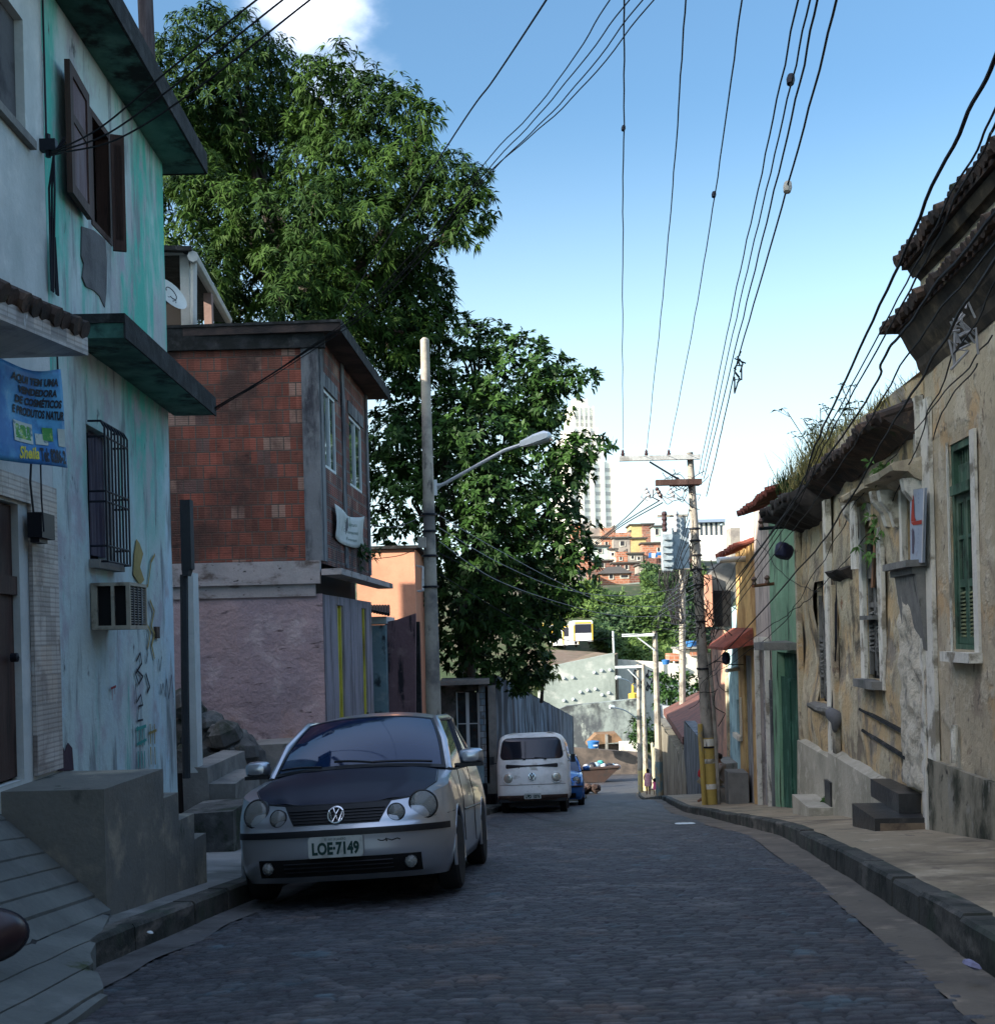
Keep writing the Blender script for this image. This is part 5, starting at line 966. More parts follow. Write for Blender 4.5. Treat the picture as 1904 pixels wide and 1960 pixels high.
mb = MB(); wall(mb, FR, yy2 + .01, yb2, -6, zof(1405, 1160), [wBl], depth=.2, jit=.01, step=.8); mb.fbox(FR, yy2 + .01, yb2, -6, zof(1405, 1160), -5, -.21); obj('wall', mb, m_blue, hbl)
mb = MB(); a, b, c, d = wBl; mb.fbox(FR, a, b, c, d, -.2, -.15); obj('window', mb, m_dark, hbl); mb = MB(); mb.fbox(FR, a - .1, a - .01, c - .1, d + .1, .01, .05); mb.fbox(FR, a - .1, b + .1, c - .12, c - .01, .01, .1); mb.fbox(FR, yy2 + .1, yb2, zof(1405, 1478), zof(1405, 1470), .01, .12); obj('white_trim', mb, m_white, hbl)
ys2 = Yof(1362)
hsl = thing('peeling_salmon_house', 'tall narrow salmon house, plaster peeling, behind the yellow-based pole', 'house', FR.w(33, -5))
zsm = zof(1378, 1205)
mb = MB(); wall(mb, FR, yb2 + .25, ys2, -6.5, zsm, [], jit=.03, step=.8); mb.fbox(FR, yb2 + .25, ys2, -6.5, zsm, -5, -.3); obj('wall', mb, m_salm2, hsl)
mb = MB(); mb.fbox(FR, yb2 + .02, yb2 + .24, -6.5, zsm + .5, -.3, .06); obj('side_pier', mb, m_old1, hsl)
hgr = thing('grey_block_house', 'unfinished dark grey block storey with a rounded roof edge, above the salmon house', 'house', FR.w(31, -1))
mb = MB(); pts = [(1352, 1180), (1362, 1096), (1372, 1080), (1392, 1072), (1412, 1078), (1416, 1135), (1404, 1150), (1398, 1206)]; mb.prism([P(u, v, 29.5) for u, v in pts], (0, .9, 0)); obj('wall', mb, m_conc, hgr)
mb = MB(); pbox(mb, 1352, 1100, 1362, 1200, 29.3, .2); obj('pink_pier', mb, m_salm2, hgr); mb = MB(); pbox(mb, 1368, 1130, 1398, 1200, 29.44, .05); obj('dark_opening', mb, m_dark, hgr)
for k, (u0, v0, u1, v1, Y, lab) in enumerate(((1374, 1072, 1447, 1069, 26.6, 'long white plastic tube jutting from the yellow house roof'), (1390, 1284, 1423, 1279, 28.2, 'short white plastic tube jutting from the blue house front'))):
    mb = MB(); mb.tube([P(u0, v0, Y - .5), P(u1, v1, Y)], .065 if k == 0 else .045, 10); obj('plastic_tube', mb, m_wframe, label=lab, cat='tube', smooth=True)
# stepped stones by the blue house
mb = MB(); mb.fbox(FR, 26.6, 27.6, -5, zof(1415, 1497, .4), 0.02, .45); mb.fbox(FR, 28.0, 28.75, -5, -3.72, .02, .62); mb.fbox(FR, 29.0, 30.5, -5, zof(1405, 1480, .3), 0.02, .6); obj('stone_steps', rough(mb, .05, 2), m_conc, label='rough grey stone steps in front of the blue house', cat='steps')
# lower stretch of walls past the pole, in strips of different age
m_lowa = mat('brown_grey_streaked_wall', (.17, .155, .12), [((.09, .08, .065), (2.5, 2.5, .25), .52, .09), ((.25, .24, .21), (2, 2, .4), .62, .06), ((.32, .33, .31), (3, 3, 1.2), .62, .04, {'zr': (-8.0, -9.5)})], bump=.3, bs=5)
m_lowb = mat('blue_grey_streaked_wall', (.11, .12, .13), [((.045, .05, .06), (2.5, 2.5, .25), .52, .09), ((.19, .20, .21), (2, 2, .4), .62, .06)], bump=.3, bs=5)
m_lowc = mat('cream_wall', (.42, .38, .26), [((.20, .19, .15), (3, 3, .4), .55, .1)], bump=.2)
FR2 = Fac(xfr(36) - .092 * 36, .092, 1)
def Y2(u): return FR2.hit(u, 1450)[0]
for k, (ua, ub, vt, mt_, lab) in enumerate(((1345, 1312, 1380, m_lowb, 'blue-grey streaked wall just past the yellow-based pole'), (1312, 1300, 1372, m_lowa, 'narrow dark brown wall down the street with a rusty door'), (1300, 1262, 1375, m_lowa, 'brown and grey streaked garden wall behind the square pole'), (1262, 1247, 1420, m_lowc, 'cream-painted wall beside the woman in the pink dress'))):
    ya, yb = (ys2 if k == 0 else Y2(ua)), Y2(ub); zt_ = P(ub, vt, yb).z; mb = MB(); wall(mb, FR2, ya + .02, yb, -13, zt_ + (.0 if k != 1 else -1.2), jit=.08, step=1.5, back=.4); obj('street_wall', mb, mt_, label=lab, cat='wall')
yv = Y2(1300); mb = MB(); yy = Y2(1285); z0 = P(1285, 1372, yy).z
mb.hexa([FR2.w(Y2(1312), z0 - .3, .1), FR2.w(Y2(1275), z0 - .3, .1), FR2.w(Y2(1275), z0 + .4, -4), FR2.w(Y2(1312), z0 + .4, -4), FR2.w(Y2(1312), z0 - .0, .1), FR2.w(Y2(1275), z0 - .0, .1), FR2.w(Y2(1275), z0 + 2, -4), FR2.w(Y2(1312), z0 + 2, -4)]); obj('tiled_roof', mb, mat('old_brown_red_tile', (.13, .055, .045), [((.07, .04, .035), 2, .55, .1)], bump=.4, bs=6), label='dull red tiled roof behind the brown streaked garden wall', cat='roof')
mb = MB(); pbox(mb, 1266, 1352, 1288, 1375, 66, 2); obj('white_tank', rough(mb, .2, 1), m_wframe, label='white water tank beside the dull red roof down the street', cat='water tank')
# ================================================================ poles, wires, trees
def spline(pts, n=8):
    pts = [Vector(p) for p in pts]; out = []
    for i in range(len(pts) - 1):
        p0 = pts[max(i - 1, 0)]; p1 = pts[i]; p2 = pts[i + 1]; p3 = pts[min(i + 2, len(pts) - 1)]
        for k in range(n):
            t = k / n; out.append(.5 * ((2 * p1) + (p2 - p0) * t + (2 * p0 - 5 * p1 + 4 * p2 - p3) * t * t + (3 * p1 - p0 - 3 * p2 + p3) * t ** 3))
    return out + [pts[-1]]
m_wire = mat('black_cable', (.012, .012, .014), bump=0, var=0, rough=.7)
m_wirel = mat('pale_grey_cable', (.32, .32, .33), bump=0, var=0, rough=.7)
def wire(pts, r, label, group=None, mt_=None, wob=.0, blobs=()):
    q = spline([P(*p) for p in pts], 10)
    if wob: q = [p + Vector((noise.noise(p * 1.7), 0, noise.noise(p * 1.7 + Vector((5, 0, 0))))) * wob for p in q]
    mb = MB(); mb.tube(q, r, 5); o = obj('overhead_cable', mb, mt_ or m_wire, label=label, cat='cable', group=group)
    return o
G = 'overhead cables running down the street'
L3 = '%s of the three high cables ending on the crossarm insulators'
wire([(1196, -60, 7.6), (1195, 0, 8), (1193, 270, 11), (1191, 600, 17), (1192, 858, 27)], .0065, L3 % 'leftmost', G, wob=.01)
wire([(1315, -60, 7.6), (1311, 0, 8), (1292, 300, 11.4), (1268, 570, 16.5), (1238, 858, 27)], .0065, L3 % 'middle one', G, wob=.01)
wire([(1426, -60, 7.6), (1419, 0, 8), (1368, 370, 12.4), (1325, 630, 17.8), (1281, 857, 27)], .0065, L3 % 'rightmost', G, wob=.01)
L4 = ('leftmost', 'middle one', 'rightmost'); L4 = [q + ' of three close cables reaching the yellow-based pole top' for q in L4]
for k, (a, b, c, d) in enumerate(((1528, 1457, 1391, 1338), (1551, 1474, 1402, 1343), (1565, 1490, 1414, 1347))): wire([(a + 12, -70, 7.4), (a, 0, 8), (b, 330, 11.6), (c, 640, 17.5), (d, 905 + 6 * k, 27)], .009 if k == 2 else .0075, L4[k], G, wob=.015)
wire([(1618, -70, 7.4), (1601, 0, 8), (1508, 355, 12), (1412, 690, 18.5), (1375, 850, 23), (1352, 950, 27)], .010, 'thick cable with a pale splice that runs right of the three parallel cables', G, wob=.01)
L5 = ['thickest, uppermost black cable sweeping low from the upper right corner', 'thin cable just right of the thickest uppermost sweeping cable', 'second thin cable right of the thickest sweeping cable', 'thick kinked cable passing right at the tip of the lower tiled eave', 'thin cable crossing the face of both tiled eaves', 'thick low cable sweeping down right across the crumbling house front']
low = [((2010, -120, 4.6), (1904, 112, 5.2), (1811, 305, 6.4), (1684, 585, 9), (1567, 838, 13), (1500, 985, 17), (1352, 1180, 26), .011), ((2010, -60, 4.6), (1904, 205, 5.4), (1858, 305, 6.2), (1719, 570, 9), (1577, 838, 13), (1490, 1010, 17), (1352, 1210, 26), .0065), ((2010, -40, 4.6), (1906, 230, 5.4), (1871, 305, 6.2), (1725, 585, 9), (1586, 838, 13), (1500, 1010, 17), (1352, 1225, 26), .0075),
       ((2010, 260, 4.6), (1904, 408, 5.6), (1768, 577, 7.6), (1719, 648, 8.8), (1689, 691, 9.6), (1610, 838, 13), (1352, 1190, 26), .011), ((2010, 340, 4.6), (1904, 468, 5.6), (1746, 667, 8.4), (1648, 830, 11.5), (1560, 960, 15), (1460, 1090, 20), (1352, 1240, 26), .007),
       ((2000, 360, 4.6), (1904, 500, 5.6), (1844, 588, 7), (1781, 697, 9), (1692, 838, 12), (1619, 967, 14), (1546, 1070, 17), (1380, 1255, 26), (1352, 1275, 26.5), .011)]
for li_, l_ in enumerate(low): wire(l_[:-1], l_[-1], L5[li_], G, wob=.02)
L6 = ['thin cable looping down past the pencil sign to the pole', 'thin cable that dips below the weeds then rises to the iron bracket', 'lowest thin cable running across the crumbling house to the pole']
for li_, l_ in enumerate((((1904, 540, 7), (1800, 740, 9.5), (1745, 870, 11.6), (1690, 985, 13.6), (1600, 1090, 16), (1545, 1150, 18), (1470, 1200, 21), (1356, 1290, 26)), ((1870, 690, 9), (1800, 800, 11.2), (1760, 905, 12.4), (1650, 1060, 15), (1590, 1130, 17), (1500, 1105, 20), (1440, 1035, 23), (1380, 1140, 26)), ((1900, 640, 8.2), (1770, 800, 11.4), (1640, 960, 14.4), (1570, 1080, 17), (1480, 1210, 21), (1352, 1300, 26)))): wire(l_, .006, L6[li_], G, wob=.05)
L7 = ['', 'leftmost cable of the crossing bundle before the mango tree', 'second cable from the left in the crossing bundle', 'third cable from the left in the crossing bundle', 'rightmost cable of the crossing bundle before the mango tree']
for k, (a, b, c, d) in enumerate(((1045, 848, 640, 420), (1163, 925, 690, 410), (1200, 938, 700, 400), (1226, 945, 715, 405), (1248, 936, 705, 402))):
    if k == 0: wire([(1075, -50, 7), (1045, 0, 7.4), (946, 150, 9), (850, 288, 11), (640, 620, 20), (560, 760, 27)], .007, 'single thin cable passing left of the crossing bundle, behind the lamp pole', G)
    else: wire([(a + 40, -60, 6.6), (a, 0, 7.2), ((a + b) / 2 + 14 * (k == 1), 158 + 8 * k, 8.7), (b - 4 * k, 310 + 9 * k, 10.2), (c, 590, 11.6), (d, 786, 12.2)], .0045, L7[k], G, wob=.02)
L8 = [q + ' of three cables crossing the top left corner' for q in ('uppermost', 'middle one', 'lowest')]
for k, (a, b) in enumerate(((490, 290), (540, 296), (592, 310))): wire([(a + 70, -50, 6.4), (a, 0, 6.8), (330 + 16 * k, 128 + 26 * k, 7.4), (200 + 12 * k, 238 + 14 * k, 7.9), (122, 281 + 5 * k, 8.3), (94, 292 + 3 * k, 8.52)], .006, L8[k], G)
L9 = ['uppermost pale line sagging from lamp pole to yellow-based pole', 'pale line below the uppermost one between the two poles', 'lowest of the three pale lines between the two poles', 'upper dark line sagging low between the two poles', 'lowest dark line sagging between the two poles', 'short pale wire from the brick house to the lamp pole', 'short dark wire from the salmon house to the lamp pole']
for li_, (l_, c) in enumerate(((((838, 985, 22), (930, 1040, 23), (1070, 1115, 25), (1180, 1158, 26), (1335, 1158, 27)), m_wirel), (((840, 1010, 22), (960, 1080, 23), (1080, 1128, 25), (1200, 1140, 26), (1334, 1120, 27)), m_wirel), (((840, 1036, 22), (950, 1110, 23), (1100, 1162, 25), (1200, 1180, 26), (1336, 1176, 27)), m_wirel), (((842, 1060, 22), (1040, 1150, 24), (1200, 1196, 26), (1338, 1204, 27)), m_wire), (((842, 1100, 22), (1060, 1220, 24), (1200, 1216, 26), (1338, 1196, 27)), m_wire), (((712, 1004, 22.6), (760, 1008, 22.3), (815, 985, 22)), m_wirel), (((714, 1070, 22.6), (770, 1062, 22.3), (815, 1040, 22)), m_wire))): wire(l_, .007, L9[li_], G, c)
L10 = [q + ' cable slanting down left from the hanging fuses to the hillside' for q in ('uppermost', 'middle', 'lowest')]
for k, (a, b) in enumerate(((1243, 945), (1262, 958), (1268, 962))): wire([(a, b, 27), (1185 - 6 * k, 1002 + 8 * k, 34), (1120 - 10 * k, 1052 + 14 * k, 48)], .014, L10[k], G)
L11 = [q + ' cable slung from the yellow-based pole to the far poles' for q in ('highest', 'second highest', 'middle', 'second lowest', 'lowest')]
for k in range(5): wire([(1330 + 2 * k, 925 + 30 * k, 27), (1305 - 3 * k, 1030 + 22 * k, 40), (1258 - 4 * k, 1195 + 14 * k, 66)], .012, L11[k], G)
# splices on cables
for (u, v, Y, r_, c, lab) in ((1513, 152, 9.6, .035, m_iron, 'small dark splice box on a cable high over the street'), (1507, 358, 12, .045, mat('pale_splice', (.5, .45, .38), bump=0), 'pale splice box on the thick cable over the street'), (1193, 245, 10.8, .02, m_iron, 'small dark knot on the leftmost high cable'), (1366, 372, 12.4, .025, m_iron, 'little dark clamp on the third high cable')):
    mb = MB(); mb.lathe([(.003, -r_ * 1.5), (r_ * .8, -r_ * 1.2), (r_, 0), (r_ * .8, r_ * 1.2), (.003, r_ * 1.6)], P(u, v, Y), (.2, .3, 1), 8); obj('cable_splice', mb, c, label=lab, cat='splice box', smooth=True)
mb = MB(); rr = random.Random(4)
for k in range(9): p = P(1418 - k * 1.8, 672 + 7 * k, 18.2 + .1 * k); mb.tube([p, p + Vector((rr.uniform(-.1, .1), 0, rr.uniform(-.12, .05))), p + Vector((rr.uniform(-.1, .1), 0, rr.uniform(-.25, -.1)))], .012, 4)
obj('tattered_string', mb, m_wire, label='tattered kite string tangled on the thick cable above the pole', cat='string')
mb = MB()
for k in range(14): p = P(1838 + rr.uniform(-8, 12), 590 + k * 6, 8.6); mb.tube([p, p + Vector((rr.uniform(-.08, .08), 0, rr.uniform(-.08, .08))), p + Vector((rr.uniform(-.08, .1), .02, rr.uniform(-.15, .02)))], .01, 4)
obj('tangled_strip', mb, m_wirel, label='pale plastic strips snagged on a cable before the corner house', cat='plastic strip')
# coil bundle hanging on the cables
mb = MB(); c_ = P(1500, 1054, 19.5)
for k in range(7): mb.lathe([(.09, -.10), (.12, -.05), (.125, .05), (.09, .10)], c_ + Vector((rr.uniform(-.03, .03), rr.uniform(-.03, .03), rr.uniform(-.03, .03))), (rr.uniform(.2, .5), .2, 1), 10)
obj('cable_coil', mb, mat('navy_plastic', (.015, .018, .05), bump=.2, rough=.5), label='dark blue coil of cable hanging from the low cables by the green house', cat='cable coil', smooth=True)
def iron_bracket(u0, u1, v0, v1, Y0, Y1, mt_, lab):
    t_ = thing('cable_bracket', lab, 'bracket', P(u1, v1, Y1)); mb = MB(); mb.tube([P(u0, v0, Y0), P(u1, v1, Y1)], .03, 5); obj('arm', mb, mt_, t_); mb = MB()
    for s in (.05, .45): c = P(u0, v0, Y0).lerp(P(u1, v1, Y1), s); mb.lathe([(.02, 0), (.05, .03), (.03, .08), (.06, .12), (.02, .17)], c, (0, 0, 1), 8)
    obj('insulator', mb, mat('brown_porcelain', (.12, .07, .05), rough=.3, bump=0), t_)
iron_bracket(1453, 1530, 1012, 1007, 20.5, 20.8, m_iron, 'dark iron bracket with insulators high on the green house')
iron_bracket(1440, 1502, 1122, 1115, 22, 22.4, mat('rust', (.22, .09, .05), bump=.2), 'rusty iron bracket with insulators lower down between green and grey houses')
# ---- main pole on the right
mp_ = thing('utility_pole', 'leaning concrete utility pole with yellow and white painted base and tangled cables', 'utility pole', P(1362, 1545, 27))
m_polb = mat('painted_pole_concrete', (.36, .33, .28), [((.14, .13, .115), 1.4, .54, .12), ((.09, .08, .07), (8, 8, 2), .62, .06)], bump=.4, bs=14)
m_yp = mat('worn_yellow_paint', (.46, .33, .09), [((.28, .24, .18), (4, 4, 2), .60, .06), ((.58, .55, .46), (.8, .8, 3.0), .63, .03)], bump=.3, bs=14)
b_, t_ = P(1362, 1545, 27), P(1320, 866, 27)
def onp(v): return b_.lerp(t_, (1545 - v) / (1545 - 866.))
zy = onp(1412)
mb = MB(); mb.tube([zy, onp(1200), onp(1000), t_], lambda s: .135 - .065 * s, 14); obj('shaft', mb, m_polb, mp_, smooth=True)
mb = MB(); mb.tube([b_ - Vector((0, 0, .3)), b_, zy], .148, 14); obj('yellow_base', mb, m_yp, mp_, smooth=True)
mb = MB()
for va, vb in ((1414, 1426), (1452, 1459), (1500, 1508)):
    c0_, c1_ = onp(vb), onp(va); mb.tube([c0_ + Vector((0, 0, -.02)), c1_], .1515, 14)
obj('white_band', mb, m_white, mp_, smooth=True)
mb = MB(); mb.tube([b_ + Vector((-.17, -.1, -.2)), zy + Vector((-.17, -.1, 0)), onp(1385) + Vector((-.165, -.1, 0))], .055, 8); obj('conduit', mb, m_yp, mp_, smooth=True)
mb = MB(); mb.tube([b_ + Vector((.15, -.12, .0)), onp(1330) + Vector((.16, -.1, 0)), onp(1250) + Vector((.12, -.1, 0))], .04, 6); obj('conduit', mb, m_polb, mp_, smooth=True)
mb = MB()
for v_ in (1430, 1280, 1190, 1120, 1090, 1063, 1035, 1012): c = onp(v_); r_ = .15 - .05 * (1430 - v_) / 600; mb.lathe([(r_, -.02), (r_ + .015, -.015), (r_ + .015, .015), (r_, .02)], c, (0, 0, 1), 12)
obj('steel_bands', mb, m_iron, mp_)
mb = MB(); a = P(1184, 880, 27); c = P(1338, 884, 27); mb.box(a.x, c.x, 26.82, 26.93, a.z - .05, a.z + .055); obj('upper_crossarm', mb, mat('pale_wood_arm', (.42, .44, .44), [((.25, .25, .24), 5, .55, .1)], bump=.2), mp_)
mb = MB(); mb.tube([P(1243, 884, 26.85), P(1315, 928, 26.85)], .022, 5); obj('brace', mb, m_iron, mp_)
mb = MB(); a = P(1253, 926, 27); c = P(1340, 926, 27); mb.box(a.x, c.x, 26.75, 26.93, a.z - .06, a.z + .06); mb.box(a.x + .35, c.x, 27.08, 27.2, a.z - .05, a.z + .06); obj('lower_crossarm', mb, m_wood, mp_)
m_porc = mat('dark_porcelain', (.05, .028, .03), rough=.25, bump=0, var=0)
for u_ in (1192, 1237, 1280):
    mb = MB(); c = P(u_, 879, 26.87); mb.lathe([(.012, 0), (.012, .05), (.05, .055), (.055, .07), (.03, .09), (.045, .11), (.045, .125), (.025, .145), (.035, .165), (.02, .20), (.01, .22)], c, (0, 0, 1), 10); obj('insulator', mb, m_porc, mp_, smooth=True)
m_fuse = mat('grey_porcelain', (.38, .38, .40), rough=.3, bump=0)
for u_ in (1240, 1262, 1286):
    mb = MB(); c = P(u_, 945, 26.7); ax = Vector((.5, 0, -1)).normalized(); mb.lathe([(.02, -.16), (.05, -.12), (.035, -.08), (.055, -.04), (.035, 0), (.055, .04), (.03, .08), (.02, .12)], c, ax, 8); mb.tube([c + Vector((-.13, 0, .1)), c + Vector((-.15, 0, -.08)), c + Vector((.0, 0, -.16))], .016, 5); obj('cutout_fuse', mb, m_fuse if u_ != 1262 else m_porc, mp_, smooth=True)
mb = MB(); rr = random.Random(12)
for k in range(26):
    c = onp(rr.uniform(905, 960)) + Vector((rr.uniform(-.45, .05), -.15, 0)); pts = [c]
    for j in range(3): pts.append(pts[-1] + Vector((rr.uniform(-.2, .2), rr.uniform(-.05, .05), rr.uniform(-.18, .15))))
    mb.tube(spline(pts, 4), .008, 4)
obj('jumper_wires', mb, m_wire, mp_)
mb = MB()
for k in range(40):
    v0 = rr.uniform(1020, 1330); c = onp(v0) + Vector((rr.uniform(-.25, .3), -.18, 0)); pts = [c]; d0 = Vector((rr.uniform(-.25, .3), 0, rr.uniform(-.9, -.1)))
    for j in range(4): pts.append(pts[-1] + d0 * .35 + Vector((rr.uniform(-.2, .2), rr.uniform(-.06, .06), rr.uniform(-.2, .2))))
    mb.tube(spline(pts, 4), rr.choice((.006, .008, .010)), 4)
obj('tangled_cables', mb, m_wire, mp_)
mb = MB()
for k in range(7): mb.tube(spline([onp(1090 + 8 * k) + Vector((0, -.2, 0)), onp(1120 + 12 * k) + Vector((-.5 - .1 * k, -.1, 0)), onp(1165 + 9 * k) + Vector((-.25 + .08 * k, -.1, 0)), onp(1210 + 6 * k) + Vector((-.6, -.1, 0))], 5), .007, 4)
obj('loose_pale_wires', mb, m_wirel, mp_)
mb = MB(); c = onp(1262) + Vector((.52, 0, 0)); mb.lathe([(.01, -.14), (.08, -.1), (.10, 0), (.08, .12), (.01, .15)], c, (0, 0, 1), 10); obj('blue_bundle', mb, mat('navy_plastic', (0, 0, 0)), mp_, smooth=True)
# ---- poles further down
def far_pole(u0, v0, u1, v1, Y, r0, r1, lab, arm=None, lamp=None, base=None, sq=False):
    t_ = thing('utility_pole', lab, 'utility pole', P(u0, v0, Y)); b = P(u0, v0, Y); b.z = float(-hroad(Y)) - .2; t = P(u1, v1, Y); mb = MB()
    if base: zb = b.lerp(t, base[0]); mb.tube([zb, t], r0, 8, r1=r1)
    else: mb.tube([b, t], r0, 8, r1=r1)
    obj('shaft', mb, m_polb, t_, smooth=True)
    if base: mb = MB(); mb.tube([b, zb], r0 * 1.04, 8); obj('painted_base', mb, base[1], t_, smooth=True)
    if arm: mb = MB(); a, c = P(arm[0], arm[2], Y - .2), P(arm[1], arm[2], Y - .2); mb.box(a.x, c.x, Y - .3, Y - .15, a.z - .09, a.z + .07); obj('crossarm', mb, m_wframe, t_); mb = MB(); mb.tube([P(arm[0] * .6 + arm[1] * .4, arm[2], Y - .2), P(u1, arm[2] + 32 * 60 / Y, Y - .2)], .04, 5); obj('brace', mb, m_wframe, t_)
    for lp in (lamp or ()):
        mb = MB(); mb.tube(spline([P(lp[2], lp[3], Y), P((lp[0] + lp[2]) / 2, lp[1] + (lp[3] - lp[1]) * .25, Y - .5), P(lp[0], lp[1], Y - 1)], 4), .045, 5); la = obj('lamp_arm', mb, m_galv, t_); mb = MB(); mb.tube([P(lp[0] + 5, lp[1], Y - 1), P(lp[0] - 3, lp[1] - 1, Y - 1.1)], .13, 8); obj('lamp_head', mb, m_wframe, la, smooth=True)
    return t_
m_yb = mat('cream_pole_paint', (.5, .42, .2), [((.30, .29, .27), 3, .56, .08)], bump=.2); m_bb = mat('blue_green_pole_paint', (.12, .19, .22), [((.25, .22, .15), 2, .56, .08)], bump=.2)
far_pole(1263, 1528, 1253, 1208, 66, .20, .13, 'square grey pole with a pale crossarm, right beside the child', (1190, 1251, 1216), None, (.24, m_bb))
far_pole(1226, 1518, 1221, 1272, 81, .17, .12, 'slim pale pole with two curved street lamps, left of the woman', (1177, 1228, 1277), ((1182, 1298, 1220, 1318), (1170, 1354, 1220, 1376)), (.2, m_yb))
far_pole(1236, 1516, 1231, 1272, 84, .17, .12, 'slim pole standing right behind the one with two curved lamps', None, None, (.2, m_yb))
# transformer on its pole, seen against the houses
tr = thing('pole_transformer', 'grey electrical transformer with insulators mounted on a far pole', 'transformer', P(1300, 1180, 62))
m_tr = mat('light_grey_blue_metal', (.32, .38, .42), [((.2, .24, .27), 3, .56, .1)], rough=.5, bump=.1)
mb = MB(); mb.tube([P(1306, 1500, 63), P(1306, 985, 63)], .17, 8); obj('pole', mb, m_polb, tr, smooth=True)
mb = MB(); pbox(mb, 1269, 1022, 1287, 1095, 61.5, .6)
for k in range(5): pbox(mb, 1270, 1028 + 13 * k, 1286, 1033 + 13 * k, 61.35, .14)
obj('tank', mb, m_tr, tr); mb = MB(); pbox(mb, 1288, 1010, 1318, 1090, 62, .7); ppoly(mb, [(1292, 1010), (1296, 990), (1308, 990), (1312, 1010)], 62.0, .6); obj('tank', mb, m_tr, tr)
mb = MB(); pbox(mb, 1258, 984, 1316, 990, 62, .2); pbox(mb, 1262, 1087, 1345, 1091, 61.8, .2); obj('crossarm', mb, m_polb, tr)
for u_ in (1272, 1294): mb = MB(); mb.lathe([(.10 + .05 * (k % 2), .13 * k) for k in range(9)], P(u_, 1018, 61.7), (0, 0, 1), 8); obj('insulator', mb, m_porc if u_ == 1272 else m_fuse, tr)
mb = MB(); rr = random.Random(5)
for k in range(20): mb.tube(spline([P(1262 + 3 * k, 1092, 61.5), P(1262 + 3 * k + rr.uniform(-8, 8), 1120, 61.5), P(1290 + rr.uniform(-14, 14), 1150, 61.5), P(1300 + rr.uniform(-14, 14), 1195, 61.5)], 3), .03, 4)
obj('hanging_cables', mb, m_wire, tr)

# ---------------------------------------------------------------- trees
def leaf_mesh(name, centers, normals, nleaf, L_, W_, mats, parent=None, droop=.45, spread=.9, seed=1, tone=None, fold=.25, **kw):
    rg = np.random.default_rng(seed); C = np.repeat(centers, nleaf, 0); Nn = np.repeat(normals, nleaf, 0); n = len(C)
    r = rg.normal(size=(n, 3)); r -= (r * Nn).sum(1, keepdims=True) * Nn; r /= np.linalg.norm(r, axis=1, keepdims=True) + 1e-6
    D = Nn * rg.uniform(.15, .7, (n, 1)) + r * spread; D[:, 2] -= droop * rg.uniform(.4, 1.4, n); D /= np.linalg.norm(D, axis=1, keepdims=True)
    W = np.cross(D, Nn + rg.normal(size=(n, 3)) * .35); W /= np.linalg.norm(W, axis=1, keepdims=True) + 1e-6
    ln = L_ * rg.uniform(.65, 1.25, (n, 1)); wd = W_ * rg.uniform(.75, 1.2, (n, 1)) / 2; B = C + D * ln * .06
    up = np.cross(W, D); tip = B + D * ln; tip[:, 2] -= (ln[:, 0] * droop * .45)
    mid = B + D * ln * .48
    V = np.stack([B, mid + W * wd + up * wd * fold, tip, mid - W * wd + up * wd * fold], 1).reshape(-1, 3); Fq = np.arange(n * 4).reshape(n, 4)
    tn = np.repeat(rg.uniform(0, 1, len(centers)) if tone is None else tone, nleaf) * .75 + rg.uniform(0, .25, n)
    return big_mesh(name, V, Fq, mats, attrs=[('tone', 'FACE', tn)], parent=parent, **kw)
def crown_points(blobs, dens, seed, inner=.25, flat=.85):
    rg = np.random.default_rng(seed); cs, ns, tn = [], [], []
    cc = np.array([tuple(P(u, v, Y)) for u, v, r_, Y in blobs]); rad = np.array([.93 * r_ * Y / F for u, v, r_, Y in blobs])
    for i in range(len(blobs)):
        r_ = rad[i]; k = int(dens * 4 * math.pi * r_ * r_); d = rg.normal(size=(k, 3)); d /= np.linalg.norm(d, axis=1, keepdims=True)
        lump = np.array([noise.noise(Vector((float(q[0]) * 2.2 + i * 3.7, float(q[1]) * 2.2, float(q[2]) * 2.2))) for q in d])
        rr_ = r_ * (1 + .75 * lump) * np.where(rg.random(k) < inner, rg.uniform(.45, .95, k), rg.uniform(.93, 1.05, k))
        p = cc[i] + d * rr_[:, None] * np.array([1, 1, flat]); keep = np.ones(k, bool)
        for j in range(len(blobs)):
            if j != i: keep &= (np.linalg.norm((p - cc[j]) / np.array([1, 1, flat]), axis=1) > rad[j] * .72)
        keep &= rg.random(k) < np.clip(.62 + lump * 2.4, .05, 1)
        nn = d * .8 + np.array([0, 0, .45]); nn /= np.linalg.norm(nn, axis=1, keepdims=True)
        cs.append(p[keep]); ns.append(nn[keep]); tn.append(np.clip(.30 + 1.3 * lump[keep] + rg.uniform(-.25, .35) + rg.uniform(-.15, .15, keep.sum()), 0, 1))  # bulging lumps lighter, hollows darker: light and shade painted into leaf tone
    return np.concatenate(cs), np.concatenate(ns), np.concatenate(tn)
m_mango = mat('mango_leaf', (.021, .050, .012), bump=0, var=.1, rough=.65, spec=.12, attr=('tone', (.30, .45, .6), (1.8, 1.6, .95)), subs=.12)
m_leaf2 = mat('glossy_dark_leaf', (.018, .048, .014), bump=0, var=.1, rough=.55, spec=.18, attr=('tone', (.4, .5, .6), (2.2, 2.0, 1.3)), subs=.10)
m_bark = mat('dark_bark', (.06, .048, .04), [((.03, .025, .02), (6, 6, 1.5), .54, .1)], bump=.8, bs=(14, 14, 4))
